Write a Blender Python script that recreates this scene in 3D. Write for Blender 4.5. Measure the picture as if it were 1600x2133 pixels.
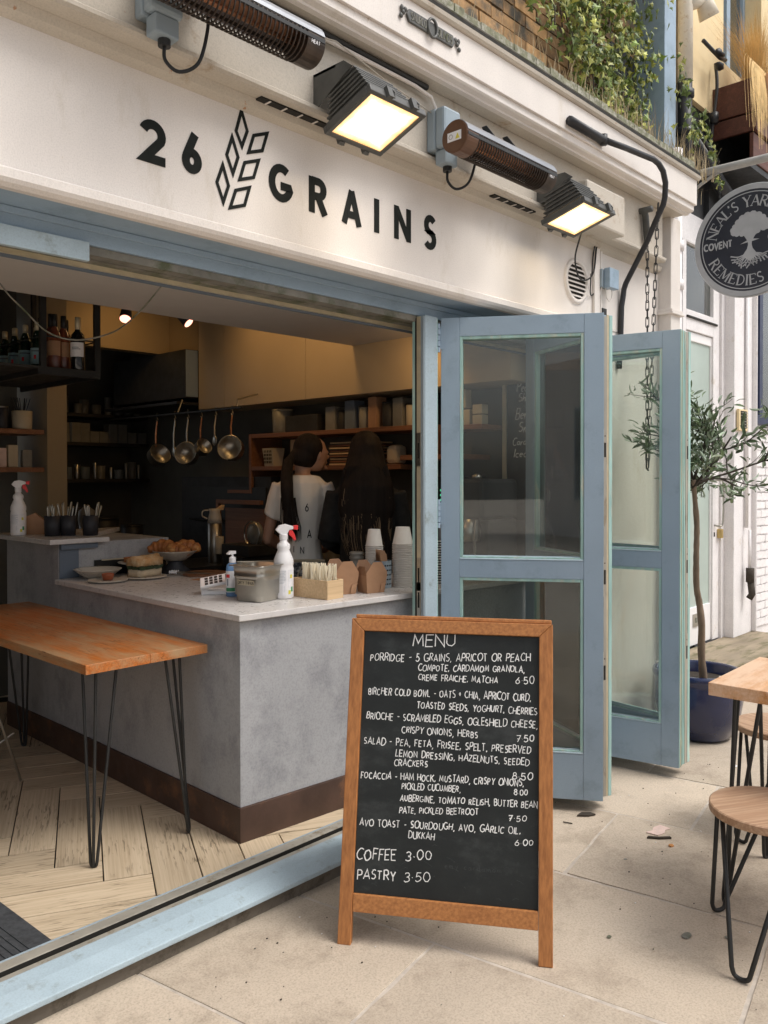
import bpy, math, random
from mathutils import Vector, Matrix
random.seed(7)
R = math.radians; PI = math.pi
for o in list(bpy.data.objects): bpy.data.objects.remove(o)
sc = bpy.context.scene
C = sc.collection
# ---------------------------------------------------------------- camera, sky, sun, exposure
YAW, PITCH, ROLL, F = R(43.377), R(-0.716), R(-0.067), 1720.0
cam = bpy.data.cameras.new('camera'); co = bpy.data.objects.new('camera', cam); C.objects.link(co)
fw = Vector((math.cos(YAW)*math.cos(PITCH), math.sin(YAW)*math.cos(PITCH), math.sin(PITCH)))
ri = Vector((math.sin(YAW), -math.cos(YAW), 0)); up = ri.cross(fw)
r2 = ri*math.cos(ROLL)+up*math.sin(ROLL); u2 = up*math.cos(ROLL)-ri*math.sin(ROLL)
co.matrix_world = Matrix(((r2.x, u2.x, -fw.x, 0), (r2.y, u2.y, -fw.y, 0), (r2.z, u2.z, -fw.z, 1.5), (0, 0, 0, 1)))
cam.sensor_fit = 'VERTICAL'; cam.sensor_height = 36.0; cam.lens = 36.0*F/2133.0
cam.shift_y = -52.5/2133.0; cam.clip_start = 0.05; cam.clip_end = 400
sc.camera = co
sc.render.resolution_x, sc.render.resolution_y = 768, 1024
w = bpy.data.worlds.new('World'); sc.world = w; w.use_nodes = True
nt = w.node_tree; bg = nt.nodes['Background']
sky = nt.nodes.new('ShaderNodeTexSky'); sky.sky_type = 'NISHITA'; sky.sun_disc = False
SUN_EL, SUN_AZ = R(58), R(-62)          # azimuth measured from +X towards +Y
sky.sun_elevation = SUN_EL; sky.sun_rotation = PI/2 - SUN_AZ
sky.air_density = 1.0; sky.dust_density = 4.0; sky.ozone_density = 1.0
hs = nt.nodes.new('ShaderNodeHueSaturation'); hs.inputs['Saturation'].default_value = 0.32   # thin overcast
nt.links.new(sky.outputs[0], hs.inputs['Color']); nt.links.new(hs.outputs[0], bg.inputs[0])
bg.inputs[1].default_value = 0.15
sl = bpy.data.lights.new('sun', 'SUN'); sl.energy = 1.2; sl.angle = R(25); sl.color = (1, .965, .92)
so = bpy.data.objects.new('sun', sl); C.objects.link(so); so.location = (0, 0, 9)
sd = Vector((math.cos(SUN_EL)*math.cos(SUN_AZ), math.cos(SUN_EL)*math.sin(SUN_AZ), math.sin(SUN_EL)))
so.rotation_euler = sd.to_track_quat('Z', 'Y').to_euler()
sc.view_settings.view_transform = 'Standard'; sc.view_settings.look = 'None'
sc.view_settings.exposure = 0.41; sc.view_settings.gamma = 1.0
sc.view_settings.use_curve_mapping = False
sc.cycles.max_bounces = 8; sc.cycles.transparent_max_bounces = 16; sc.cycles.diffuse_bounces = 4
# ---------------------------------------------------------------- materials
def newmat(n):
    m = bpy.data.materials.new(n); m.use_nodes = True
    return m, m.node_tree, m.node_tree.nodes['Principled BSDF']
def nd(t, k, **kw):
    n = t.nodes.new(k)
    for a, b in kw.items():
        if a in n.inputs: n.inputs[a].default_value = b
        else: setattr(n, a, b)
    return n
def rgb(c): return (c[0], c[1], c[2], 1)
def ramp(t, fac, stops):
    r = t.nodes.new('ShaderNodeValToRGB'); t.links.new(fac, r.inputs[0]); e = r.color_ramp.elements
    while len(e) < len(stops): e.new(.5)
    for i, (p, c) in enumerate(stops): e[i].position = p; e[i].color = rgb(c)
    return r.outputs[0]
def mixc(t, fac, a, b, mode='MIX'):
    m = t.nodes.new('ShaderNodeMix'); m.data_type = 'RGBA'; m.blend_type = mode
    for s, v in ((m.inputs[0], fac), (m.inputs[6], a), (m.inputs[7], b)):
        if hasattr(v, 'is_linked'): t.links.new(v, s)
        else: s.default_value = v if isinstance(v, float) else rgb(v)
    return m.outputs[2]
def coords(t, scale=(1, 1, 1), rnd=False):
    tc = t.nodes.new('ShaderNodeTexCoord'); mp = t.nodes.new('ShaderNodeMapping'); mp.inputs['Scale'].default_value = scale
    t.links.new(tc.outputs['Object'], mp.inputs[0])
    if rnd:
        oi = t.nodes.new('ShaderNodeObjectInfo'); mm = t.nodes.new('ShaderNodeMath'); mm.operation = 'MULTIPLY'; mm.inputs[1].default_value = 37.0
        t.links.new(oi.outputs['Random'], mm.inputs[0]); t.links.new(mm.outputs[0], mp.inputs['Location'])
    return mp.outputs[0]
def noise(t, vec, scale, detail=5, rough=.55, dist=0):
    n = nd(t, 'ShaderNodeTexNoise', Scale=scale, Detail=detail, Roughness=rough, Distortion=dist); t.links.new(vec, n.inputs[0]); return n.outputs[0]
def bump(t, p, h, s, d=.004, prev=None):
    b = nd(t, 'ShaderNodeBump', Strength=s, Distance=d); t.links.new(h, b.inputs['Height'])
    if prev: t.links.new(prev, b.inputs['Normal'])
    t.links.new(b.outputs[0], p.inputs['Normal']); return b.outputs[0]
def sc3(c, k): return tuple(min(1, x*k) for x in c)
def mat(n, col, rough=.6, var=.1, vs=5, bs=120, bst=.15, metal=0, spec=.4, dirt=None, dl=.62, ds=3, orand=0, coat=0, trans=0, stretch=(1, 1, 1), grain=0, gs=150, spots=None):
    m, t, p = newmat(n); v = coords(t, stretch, orand > 0)
    c = ramp(t, noise(t, v, vs), [(.3, sc3(col, 1-var)), (.7, sc3(col, 1+var))])
    if dirt:
        n2 = noise(t, v, ds, 8, .7)
        f = ramp(t, n2, [(dl-.08, (0, 0, 0)), (dl+.06, (1, 1, 1))]); c = mixc(t, f, c, dirt)
    if spots: c = mixc(t, ramp(t, noise(t, v, spots[1], 4, .6), [(spots[2], (0, 0, 0)), (spots[2]+.03, (.8, .8, .8))]), c, spots[0])
    if grain:
        gn = noise(t, coords(t), gs, 3, .7)
        c = mixc(t, 1.0, c, ramp(t, gn, [(.30, (1-grain,)*3), (.55, (1, 1, 1)), (.75, (min(1, 1+grain*.0),)*3)]), 'MULTIPLY')
    if orand:
        oi = t.nodes.new('ShaderNodeObjectInfo'); k = nd(t, 'ShaderNodeMapRange'); k.inputs[3].default_value = 1-orand; k.inputs[4].default_value = 1+orand
        t.links.new(oi.outputs['Random'], k.inputs[0])
        cc = t.nodes.new('ShaderNodeCombineColor')
        for i in range(3): t.links.new(k.outputs[0], cc.inputs[i])
        c = mixc(t, 1.0, c, cc.outputs[0], 'MULTIPLY')
    t.links.new(c, p.inputs['Base Color'])
    p.inputs['Roughness'].default_value = rough; p.inputs['Metallic'].default_value = metal; p.inputs['Specular IOR Level'].default_value = spec
    rr = ramp(t, noise(t, v, vs*3, 6), [(.3, (rough*.85,)*3), (.7, (min(1, rough*1.15),)*3)]); t.links.new(rr, p.inputs['Roughness'])
    if coat: p.inputs['Coat Weight'].default_value = coat; p.inputs['Coat Roughness'].default_value = .15
    if trans: p.inputs['Transmission Weight'].default_value = trans
    if bst: bump(t, p, noise(t, v, bs, 4), bst, .002)
    return m
def wood(n, c1, c2, axis=0, rough=.5, sc_=1.0, knots=True, bst=.25, worn=None, wl=.58, orand=.0, crack=0, ring=14):
    m, t, p = newmat(n); s = [9*sc_]*3; s[axis] = .7*sc_
    v = coords(t, tuple(s), True)
    wv = nd(t, 'ShaderNodeTexNoise', Scale=2.2, Detail=7, Roughness=.62, Distortion=1.2); t.links.new(v, wv.inputs[0])
    mm = nd(t, 'ShaderNodeMath', operation='MULTIPLY'); mm.inputs[1].default_value = float(ring); t.links.new(wv.outputs[0], mm.inputs[0])
    sn = nd(t, 'ShaderNodeMath', operation='SINE'); t.links.new(mm.outputs[0], sn.inputs[0])
    mr = nd(t, 'ShaderNodeMapRange'); mr.inputs[1].default_value = -1; t.links.new(sn.outputs[0], mr.inputs[0])
    fine = noise(t, coords(t, tuple(x*5 if i != axis else x for i, x in enumerate(s)), True), 3, 5)
    c = mixc(t, ramp(t, mr.outputs[0], [(.1, (0, 0, 0)), (.9, (.6, .6, .6))]), c1, c2)
    c = mixc(t, ramp(t, fine, [(.35, (0, 0, 0)), (.75, (.75, .75, .75))]), c, sc3(c2, .8))
    if worn:
        f = ramp(t, noise(t, coords(t, tuple(6 if i != axis else 1.3 for i in range(3))), 1.2, 9, .78), [(wl-.1, (0, 0, 0)), (wl+.08, (.85, .85, .85))]); c = mixc(t, f, c, worn)
    if crack:
        cs = [120*sc_]*3; cs[axis] = 11*sc_
        f2 = ramp(t, noise(t, coords(t, tuple(cs), True), 1.0, 3, .5, .6), [(crack, (0, 0, 0)), (crack+.05, (.75, .75, .75))])
        pm = ramp(t, noise(t, coords(t, (1, 1, 1), True), 4.5, 3, .6), [(.44, (0, 0, 0)), (.62, (1, 1, 1))]); f2 = mixc(t, 1.0, f2, pm, 'MULTIPLY'); c = mixc(t, f2, c, sc3(c2, .35))
    if orand:
        oi = t.nodes.new('ShaderNodeObjectInfo'); k = nd(t, 'ShaderNodeMapRange'); k.inputs[3].default_value = 1-orand; k.inputs[4].default_value = 1+orand
        t.links.new(oi.outputs['Random'], k.inputs[0]); cc = t.nodes.new('ShaderNodeCombineColor')
        for i in range(3): t.links.new(k.outputs[0], cc.inputs[i])
        c = mixc(t, 1.0, c, cc.outputs[0], 'MULTIPLY')
    t.links.new(c, p.inputs['Base Color']); p.inputs['Roughness'].default_value = rough
    bump(t, p, fine, bst, .0015)
    return m
def emis(n, col, s):
    m, t, p = newmat(n); p.inputs['Base Color'].default_value = rgb(col); p.inputs['Emission Color'].default_value = rgb(col); p.inputs['Emission Strength'].default_value = s; return m
def glassm(n, tint, refl=1.0, dirt=0.0, ior=1.5):
    m, t, p = newmat(n); t.nodes.remove(p); out = t.nodes['Material Output']
    tr = nd(t, 'ShaderNodeBsdfTransparent', Color=rgb(tint)); gl = nd(t, 'ShaderNodeBsdfGlossy', Roughness=.015, Color=(1, 1, 1, 1))
    fr = nd(t, 'ShaderNodeFresnel', IOR=ior); ml = nd(t, 'ShaderNodeMath', operation='MULTIPLY'); ml.inputs[1].default_value = refl; t.links.new(fr.outputs[0], ml.inputs[0])
    mx = t.nodes.new('ShaderNodeMixShader'); t.links.new(ml.outputs[0], mx.inputs[0]); t.links.new(tr.outputs[0], mx.inputs[1]); t.links.new(gl.outputs[0], mx.inputs[2])
    res = mx.outputs[0]
    if dirt:
        df = nd(t, 'ShaderNodeBsdfDiffuse', Color=(.6, .62, .58, 1)); m2 = t.nodes.new('ShaderNodeMixShader')
        f = ramp(t, noise(t, coords(t), 3, 6, .7), [(.4, (dirt*.4,)*3), (.7, (dirt,)*3)]); t.links.new(f, m2.inputs[0])
        t.links.new(res, m2.inputs[1]); t.links.new(df.outputs[0], m2.inputs[2]); res = m2.outputs[0]
    t.links.new(res, out.inputs[0]); return m
MT = {}
def setup_mats():
    D = MT
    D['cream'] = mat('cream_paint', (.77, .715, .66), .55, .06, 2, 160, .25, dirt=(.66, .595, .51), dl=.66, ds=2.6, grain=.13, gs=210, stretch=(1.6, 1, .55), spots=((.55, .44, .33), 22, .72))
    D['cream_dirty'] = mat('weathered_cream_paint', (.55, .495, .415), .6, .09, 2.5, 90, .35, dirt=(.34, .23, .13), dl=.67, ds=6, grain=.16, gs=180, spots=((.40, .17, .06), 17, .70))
    D['lead'] = mat('weathered_gutter_metal', (.22, .21, .18), .6, .3, 8, 80, .3, dirt=(.10, .11, .06), dl=.55, ds=9)
    D['moss'] = mat('mossy_ledge', (.20, .20, .13), .95, .4, 22, 60, .9, dirt=(.42, .40, .33), dl=.55, ds=30)
    D['blue'] = mat('grey_blue_paint', (.32, .42, .515), .45, .05, 4, 120, .18, dirt=(.255, .34, .415), dl=.62, ds=5, grain=.10, gs=260)
    D['blue_worn'] = mat('worn_blue_sill_paint', (.41, .51, .565), .5, .09, 5, 90, .3, dirt=(.27, .31, .31), dl=.64, ds=12, grain=.14, gs=180)
    D['mint'] = mat('mint_edge_paint', (.36, .56, .52), .5, .22, 18, 120, .4, dirt=(.58, .60, .50), dl=.60, ds=25, stretch=(1, 1, .15))
    D['alu'] = mat('dull_metal_strip', (.42, .39, .33), .45, .15, 12, 100, .2, metal=.35, dirt=(.22, .16, .09), dl=.64, ds=14, stretch=(1, 1, .3))
    D['steel'] = mat('brushed_steel', (.48, .46, .41), .36, .08, 8, 200, 0, metal=1)
    D['darkmetal'] = mat('black_steel', (.022, .022, .021), .45, .2, 10, 100, .2, spec=.4)
    D['bracket'] = mat('dark_cast_metal', (.085, .085, .078), .5, .25, 12, 90, .35, spec=.5)
    D['greyplastic'] = mat('grey_plastic_box', (.30, .36, .40), .5, .08, 6, 200, .1)
    D['capbrown'] = mat('brown_enamel_cap', (.115, .055, .028), .35, .2, 12, 60, .1)
    D['heaterbody'] = mat('heater_housing', (.30, .31, .33), .35, .08, 8, 100, .1, metal=.6)
    D['copper'] = mat('copper_reflector', (.42, .20, .11), .35, .35, 30, 60, .4, metal=.9)
    D['grille'] = mat('heater_grille', (.06, .045, .035), .4, .3, 20, 60, .2, metal=.5)
    D['letter'] = mat('black_sign_paint', (.014, .016, .014), .75, .1, 10, 200, 0, spec=.15)
    D['concrete'] = mat('polished_concrete_render', (.40, .40, .405), .55, .09, 2.0, 45, .4, dirt=(.30, .30, .31), dl=.57, ds=4.5, grain=.20, gs=120, stretch=(1, 1, .75), spots=((.16, .16, .17), 30, .74))
    D['marble'] = mat('pale_stone_worktop', (.60, .57, .545), .3, .04, 14, 150, .05, dirt=(.53, .495, .46), dl=.60, ds=26)
    D['rust'] = mat('brown_steel_skirting', (.075, .042, .030), .5, .3, 5, 60, .3, dirt=(.21, .095, .045), dl=.62, ds=4)
    D['tablew'] = wood('worn_orange_tabletop', (.56, .17, .03), (.27, .075, .014), 1, .42, 1.2, worn=(.42, .28, .15), wl=.545, crack=.60, ring=10)
    D['tableo'] = wood('pale_orange_tabletop', (.66, .32, .11), (.48, .20, .06), 0, .45, .7, worn=(.74, .53, .37), wl=.50)
    D['pineX'] = wood('stained_pine', (.49, .20, .06), (.25, .08, .02), 2, .5, .8, ring=9)
    D['pineH'] = wood('stained_pine_rail', (.52, .22, .068), (.28, .09, .024), 0, .5, .8, ring=9)
    D['stoolw'] = wood('oak_stool_seat', (.50, .33, .21), (.33, .18, .10), 1, .55, .9, ring=34)
    D['plankA'] = wood('limed_floor_plank', (.60, .48, .335), (.44, .325, .20), 0, .6, 1, orand=.16, crack=.56, ring=9)
    D['shelfw'] = wood('brown_shelf_board', (.30, .135, .06), (.19, .075, .03), 1, .5, .8)
    D['plywood'] = wood('pale_plywood', (.70, .50, .29), (.60, .40, .21), 0, .55, .8, ring=8)
    D['stick'] = mat('pale_wooden_stick', (.86, .78, .60), .6, .05, 20)
    D['kraft'] = mat('brown_kraft_card', (.40, .225, .125), .75, .06, 20, 300, .15)
    D['kraft2'] = mat('brown_kraft_card_inside', (.33, .18, .10), .8, .06, 20)
    D['white'] = mat('white_plastic', (.86, .84, .83), .35, .02, 5, 200, .02)
    D['cup'] = mat('white_paper_cup', (.72, .68, .62), .6, .05, 15)
    D['blackcup'] = mat('black_paper_cup', (.03, .03, .035), .5, .1, 10)
    D['red'] = mat('red_plastic', (.75, .045, .045), .35, .04, 8)
    D['label'] = mat('printed_white_label', (.80, .79, .80), .45, .05, 60)
    D['bluegel'] = mat('blue_gel', (.22, .40, .68), .2, .05, 5, 100, 0, trans=.3)
    D['yellow'] = mat('yellow_print', (.70, .62, .08), .5, .05, 10)
    D['greenp'] = mat('green_print', (.06, .30, .13), .5, .05, 10)
    D['board'] = mat('chalkboard', (.017, .021, .021), .6, .3, 5, 200, .1, dirt=(.042, .047, .047), dl=.60, ds=5, grain=.2, gs=260, stretch=(1, 1, 1.7))
    D['chalk'] = mat('chalk_pen', (.86, .86, .84), .8, .05, 80, 300, .1)
    D['chalkfaint'] = mat('rubbed_out_chalk', (.055, .06, .062), .8, .3, 80)
    D['wallwarm'] = mat('warm_interior_wall', (.30, .225, .13), .6, .04, 3, 100, .1)
    D['panel'] = mat('tan_cupboard_panel', (.47, .37, .245), .5, .04, 3, 100, .08)
    D['walldark'] = mat('dark_interior_wall', (.105, .097, .078), .7, .15, 3, 60, .2)
    D['ceil'] = mat('interior_ceiling', (.55, .52, .48), .7, .03, 3, 100, .1)
    D['darkshelf'] = mat('blackened_shelf', (.03, .028, .025), .6, .3, 6, 60, .2)
    D['soil'] = mat('soil', (.035, .027, .02), .95, .4, 30, 40, .9)
    D['pot'] = mat('cobalt_glazed_pot', (.008, .016, .065), .25, .25, 4, 20, .1, coat=.6)
    D['ceramic'] = mat('cream_ceramic', (.55, .50, .42), .3, .06, 12)
    D['pastry'] = mat('baked_pastry', (.42, .15, .045), .5, .3, 26, 50, .6, dirt=(.62, .33, .11), dl=.58, ds=14)
    D['bread'] = mat('bread_crust', (.52, .30, .13), .7, .25, 24, 60, .7, dirt=(.66, .50, .30), dl=.5, ds=16)
    D['crumb'] = mat('bread_crumb', (.62, .50, .34), .8, .12, 40, 60, .6)
    D['greens'] = mat('salad_filling', (.03, .05, .02), .6, .5, 30, 40, .8)
    D['tart'] = mat('red_brown_tart', (.35, .10, .045), .4, .2, 20)
    D['matt'] = mat('dark_doormat', (.045, .047, .05), .9, .3, 40, 60, .9)
    D['paveA'] = mat('york_stone', (.545, .455, .355), .85, .07, 7, 90, 1.0, dirt=(.42, .345, .265), dl=.56, ds=3.5, orand=.13, grain=.26, gs=140)
    D['joint'] = mat('pale_joint_mortar', (.50, .44, .375), .95, .2, 20, 60, .6)
    D['kerb'] = mat('dark_concrete_plinth', (.18, .155, .125), .9, .25, 8, 50, .7, dirt=(.09, .075, .055), dl=.55, ds=8)
    D['leafg'] = mat('ivy_leaf', (.20, .28, .065), .5, .3, 9, 60, .3, orand=.5)
    D['leafy'] = mat('yellowing_ivy_leaf', (.50, .52, .12), .5, .25, 9, 60, .3, orand=.35)
    D['olive'] = mat('olive_leaf', (.17, .24, .125), .5, .25, 12, 60, .3, orand=.5)
    D['olivel'] = mat('silvery_olive_leaf', (.38, .46, .34), .5, .2, 12, 60, .3, orand=.35)
    D['bark'] = mat('grey_brown_bark', (.20, .145, .10), .85, .25, 18, 50, .7, stretch=(3, 3, .6))
    D['barkd'] = mat('dark_twig', (.05, .04, .03), .85, .25, 18, 50, .7)
    D['straw'] = mat('dry_straw', (.46, .37, .23), .8, .25, 10, 60, .2)
    D['pampas'] = mat('golden_pampas', (.72, .49, .21), .85, .22, 10, 60, .2)
    D['brick'] = mat('old_stock_brick', (.34, .205, .095), .9, .35, 14, 60, .9, dirt=(.10, .088, .068), dl=.56, ds=6, orand=.5)
    D['mortar'] = mat('old_mortar', (.20, .165, .12), .95, .25, 20, 50, .9)
    D['wbrick'] = mat('white_painted_brick', (.84, .81, .80), .6, .06, 10, 30, .9, orand=.03, grain=.14, gs=70, dirt=(.55, .50, .44), dl=.70, ds=16)
    D['wpaint'] = mat('white_painted_render', (.84, .81, .80), .55, .05, 8, 30, .9, dirt=(.62, .55, .47), dl=.68, ds=6, grain=.12, gs=90)
    D['yelwall'] = mat('yellow_render', (.83, .66, .39), .8, .07, 6, 40, .5, dirt=(.50, .33, .16), dl=.70, ds=12)
    D['blackwall'] = mat('black_painted_wall', (.028, .029, .03), .6, .3, 6, 40, .4)
    D['blackpipe'] = mat('black_iron_pipe', (.028, .028, .03), .45, .2, 10, 60, .3)
    D['creampipe'] = mat('cream_iron_pipe', (.72, .64, .52), .6, .12, 12, 60, .4, dirt=(.45, .30, .15), dl=.64, ds=12)
    D['planter'] = wood('stained_planter_board', (.155, .055, .032), (.09, .03, .018), 0, .6, .7)
    D['planterp'] = wood('bleached_planter_board', (.60, .36, .20), (.48, .27, .15), 2, .6, .7)
    D['navy'] = mat('navy_paint', (.022, .03, .075), .4, .1, 6)
    D['signnavy'] = mat('navy_sign_face', (.020, .024, .036), .4, .12, 12, 100, .1)
    D['silver'] = mat('silver_sign_paint', (.40, .41, .42), .5, .08, 14, 100, .15)
    D['galv'] = mat('grey_painted_bracket', (.34, .33, .31), .5, .18, 14, 60, .4)
    D['stone'] = mat('weathered_stone_threshold', (.29, .235, .165), .9, .25, 5, 40, .9, dirt=(.15, .135, .07), dl=.56, ds=7, stretch=(.4, 1.6, 1))
    D['rubber'] = mat('black_rubber', (.012, .012, .012), .5, .1, 10)
    D['hair'] = mat('dark_hair', (.014, .009, .006), .65, .4, 6, 90, .6, stretch=(6, 6, .5), spec=.2)
    D['whitecard'] = mat('white_window_transfer', (.8, .8, .78), .6, .02, 5)
    D['hairb'] = mat('light_brown_hair_strands', (.30, .20, .11), .6, .3, 6, 90, .4, stretch=(6, 6, .5), spec=.2)
    D['skin'] = mat('skin', (.42, .24, .16), .5, .05, 10)
    D['shirt'] = mat('white_cotton_shirt', (.80, .77, .70), .85, .05, 8, 30, .6)
    D['blackcloth'] = mat('black_cloth', (.018, .018, .017), .85, .2, 8, 40, .4)
    D['pattern'] = mat('grey_patterned_cloth', (.06, .065, .07), .8, .3, 30, 60, .3, dirt=(.40, .40, .38), dl=.55, ds=38)
    D['bottleg'] = mat('dark_green_bottle_glass', (.006, .022, .012), .08, .2, 3, 10, 0, spec=.8)
    D['bottlep'] = mat('rose_bottle', (.32, .10, .055), .1, .15, 5, 10, 0, spec=.8, trans=.4)
    D['bottlek'] = mat('black_wine_bottle', (.008, .008, .008), .08, .2, 3, 10, 0, spec=.8)
    D['foil'] = mat('gold_foil', (.60, .52, .36), .4, .1, 20, 60, .2, metal=.3)
    D['bluelabel'] = mat('pale_blue_label', (.30, .47, .52), .6, .1, 20)
    D['tub'] = mat('cream_tub', (.48, .41, .29), .5, .05, 10)
    D['clearp'] = mat('translucent_tub', (.22, .21, .18), .4, .15, 10)
    D['greyside'] = mat('slate_blue_board', (.13, .16, .20), .6, .05, 6)
    D['glass'] = glassm('door_glass', (.93, .955, .93), 1.25, .03)
    D['glasso'] = glassm('window_glass', (.55, .62, .58), 1.5, .10)
    D['frost'] = mat('frosted_glass', (.42, .50, .45), .35, .08, 3, 100, .05, spec=.6)
    D['flood'] = emis('lit_lamp_glass', (1, .84, .60), 2.2)
    fm, ft, fp = newmat('lit_floodlight_glass'); tc = ft.nodes.new('ShaderNodeTexCoord'); sx_ = ft.nodes.new('ShaderNodeSeparateXYZ'); ft.links.new(tc.outputs['Generated'], sx_.inputs[0])
    def edge(o):    # brightness falls towards the rim of the reflector
        a = nd(ft, 'ShaderNodeMath', operation='SUBTRACT'); a.inputs[1].default_value = .5; ft.links.new(o, a.inputs[0]); b = nd(ft, 'ShaderNodeMath', operation='ABSOLUTE'); ft.links.new(a.outputs[0], b.inputs[0]); return b.outputs[0]
    mx_ = nd(ft, 'ShaderNodeMath', operation='MAXIMUM'); ft.links.new(edge(sx_.outputs[0]), mx_.inputs[0]); ft.links.new(edge(sx_.outputs[1]), mx_.inputs[1])
    nz = nd(ft, 'ShaderNodeMath', operation='MULTIPLY_ADD'); nz.inputs[1].default_value = .16; ft.links.new(noise(ft, tc.outputs['Generated'], 5, 3), nz.inputs[0]); ft.links.new(mx_.outputs[0], nz.inputs[2])
    ft.links.new(ramp(ft, nz.outputs[0], [(.40, (1.0, .93, .80)), (.50, (.95, .66, .30)), (.58, (.50, .24, .07))]), fp.inputs['Emission Color']); fp.inputs['Emission Strength'].default_value = 1.6; fp.inputs['Base Color'].default_value = (.5, .45, .35, 1); D['floodglass'] = fm
    D['spot'] = emis('lit_spot_lamp', (1, .40, .28), 2.4)
    D['brass'] = mat('brass', (.55, .40, .16), .4, .1, 20, metal=.6)
    D['debris'] = mat('pale_pink_paper', (.66, .50, .44), .8, .1, 30)
    D['orange'] = mat('rusty_orange', (.5, .22, .07), .8, .2, 30)
    D['duct'] = mat('dark_groove', (.02, .018, .014), .8, .1, 10)
setup_mats()
# ---------------------------------------------------------------- builders
WO = {}
class MB:
    def __init__(s): s.v = []; s.f = []; s.m = []
    def add(s, vs, fs, mi=0):
        b = len(s.v); s.v += [tuple(x) for x in vs]; s.f += [tuple(i+b for i in f) for f in fs]; s.m += [mi]*len(fs); return s
    def box(s, x0, x1, y0, y1, z0, z1, mi=0):
        return s.add([(x0, y0, z0), (x1, y0, z0), (x1, y1, z0), (x0, y1, z0), (x0, y0, z1), (x1, y0, z1), (x1, y1, z1), (x0, y1, z1)],
                     [(0, 3, 2, 1), (4, 5, 6, 7), (0, 1, 5, 4), (1, 2, 6, 5), (2, 3, 7, 6), (3, 0, 4, 7)], mi)
    def hexa(s, p, mi=0):      # bottom 4 then top 4, each counter-clockwise
        return s.add(p, [(0, 3, 2, 1), (4, 5, 6, 7), (0, 1, 5, 4), (1, 2, 6, 5), (2, 3, 7, 6), (3, 0, 4, 7)], mi)
    def prism(s, pts, z0, z1, mi=0, ax=2):   # polygon extruded along axis ax
        n = len(pts)
        def P(p, z): return {2: (p[0], p[1], z), 1: (p[0], z, p[1]), 0: (z, p[0], p[1])}[ax]
        return s.add([P(p, z0) for p in pts]+[P(p, z1) for p in pts],
                     [tuple(range(n))[::-1], tuple(range(n, 2*n))]+[(i, (i+1) % n, n+(i+1) % n, n+i) for i in range(n)], mi)
    def cyl(s, a, b, r0, r1=None, n=12, mi=0, cap=True):
        r1 = r0 if r1 is None else r1; a = Vector(a); b = Vector(b); d = (b-a).normalized()
        q = d.orthogonal().normalized(); w_ = d.cross(q)
        vs = [a+(q*math.cos(2*PI*i/n)+w_*math.sin(2*PI*i/n))*r0 for i in range(n)]+[b+(q*math.cos(2*PI*i/n)+w_*math.sin(2*PI*i/n))*r1 for i in range(n)]
        fs = [(i, (i+1) % n, n+(i+1) % n, n+i) for i in range(n)]
        if cap: fs += [tuple(range(n))[::-1], tuple(range(n, 2*n))]
        return s.add(vs, fs, mi)
    def tube(s, pts, r, n=8, mi=0, closed=False, cap=True):
        pts = [Vector(p) for p in pts]; m = len(pts); rs = r if isinstance(r, (list, tuple)) else [r]*m
        vs = []; fs = []; q = None
        for i in range(m):
            if closed: d = (pts[(i+1) % m]-pts[i-1])
            else: d = (pts[min(i+1, m-1)]-pts[max(i-1, 0)])
            d = d.normalized()
            if q is None: q = d.orthogonal().normalized()
            else:
                q = q-d*q.dot(d); q = q.normalized() if q.length > 1e-6 else d.orthogonal().normalized()
            w_ = d.cross(q)
            vs += [pts[i]+(q*math.cos(2*PI*k/n)+w_*math.sin(2*PI*k/n))*rs[i] for k in range(n)]
        for i in range(m if closed else m-1):
            j = (i+1) % m
            fs += [(i*n+k, i*n+(k+1) % n, j*n+(k+1) % n, j*n+k) for k in range(n)]
        if cap and not closed: fs += [tuple(range(n))[::-1], tuple(range((m-1)*n, m*n))]
        return s.add(vs, fs, mi)
    def lathe(s, prof, c=(0, 0, 0), n=24, mi=0, sx=1, sy=1, close=False):
        vs = []; fs = []; m = len(prof)
        for r, z in prof:
            vs += [(c[0]+r*sx*math.cos(2*PI*k/n), c[1]+r*sy*math.sin(2*PI*k/n), c[2]+z) for k in range(n)]
        for i in range(m-1): fs += [(i*n+k, i*n+(k+1) % n, (i+1)*n+(k+1) % n, (i+1)*n+k) for k in range(n)]
        if not close: fs += [tuple(range(n))[::-1], tuple(range((m-1)*n, m*n))]
        return s.add(vs, fs, mi)
    def ell(s, c, r, n=10, m=7, mi=0, jit=0):
        vs = []; fs = []
        for i in range(m+1):
            a = -PI/2+PI*i/m
            for k in range(n):
                j = 1+random.uniform(-jit, jit); vs.append((c[0]+r[0]*math.cos(a)*math.cos(2*PI*k/n)*j, c[1]+r[1]*math.cos(a)*math.sin(2*PI*k/n)*j, c[2]+r[2]*math.sin(a)*j))
        for i in range(m): fs += [(i*n+k, i*n+(k+1) % n, (i+1)*n+(k+1) % n, (i+1)*n+k) for k in range(n)]
        return s.add(vs, fs, mi)
    def mesh(s, name, mats, org=(0, 0, 0), smooth=False):
        me = bpy.data.meshes.new(name); o = Vector(org)
        me.from_pydata([tuple(Vector(v)-o) for v in s.v], [], s.f)
        for x in (mats if isinstance(mats, (list, tuple)) else [mats]): me.materials.append(MT[x] if isinstance(x, str) else x)
        if any(s.m): me.polygons.foreach_set('material_index', s.m)
        if smooth: me.polygons.foreach_set('use_smooth', [True]*len(me.polygons))
        me.update(); return me
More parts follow.
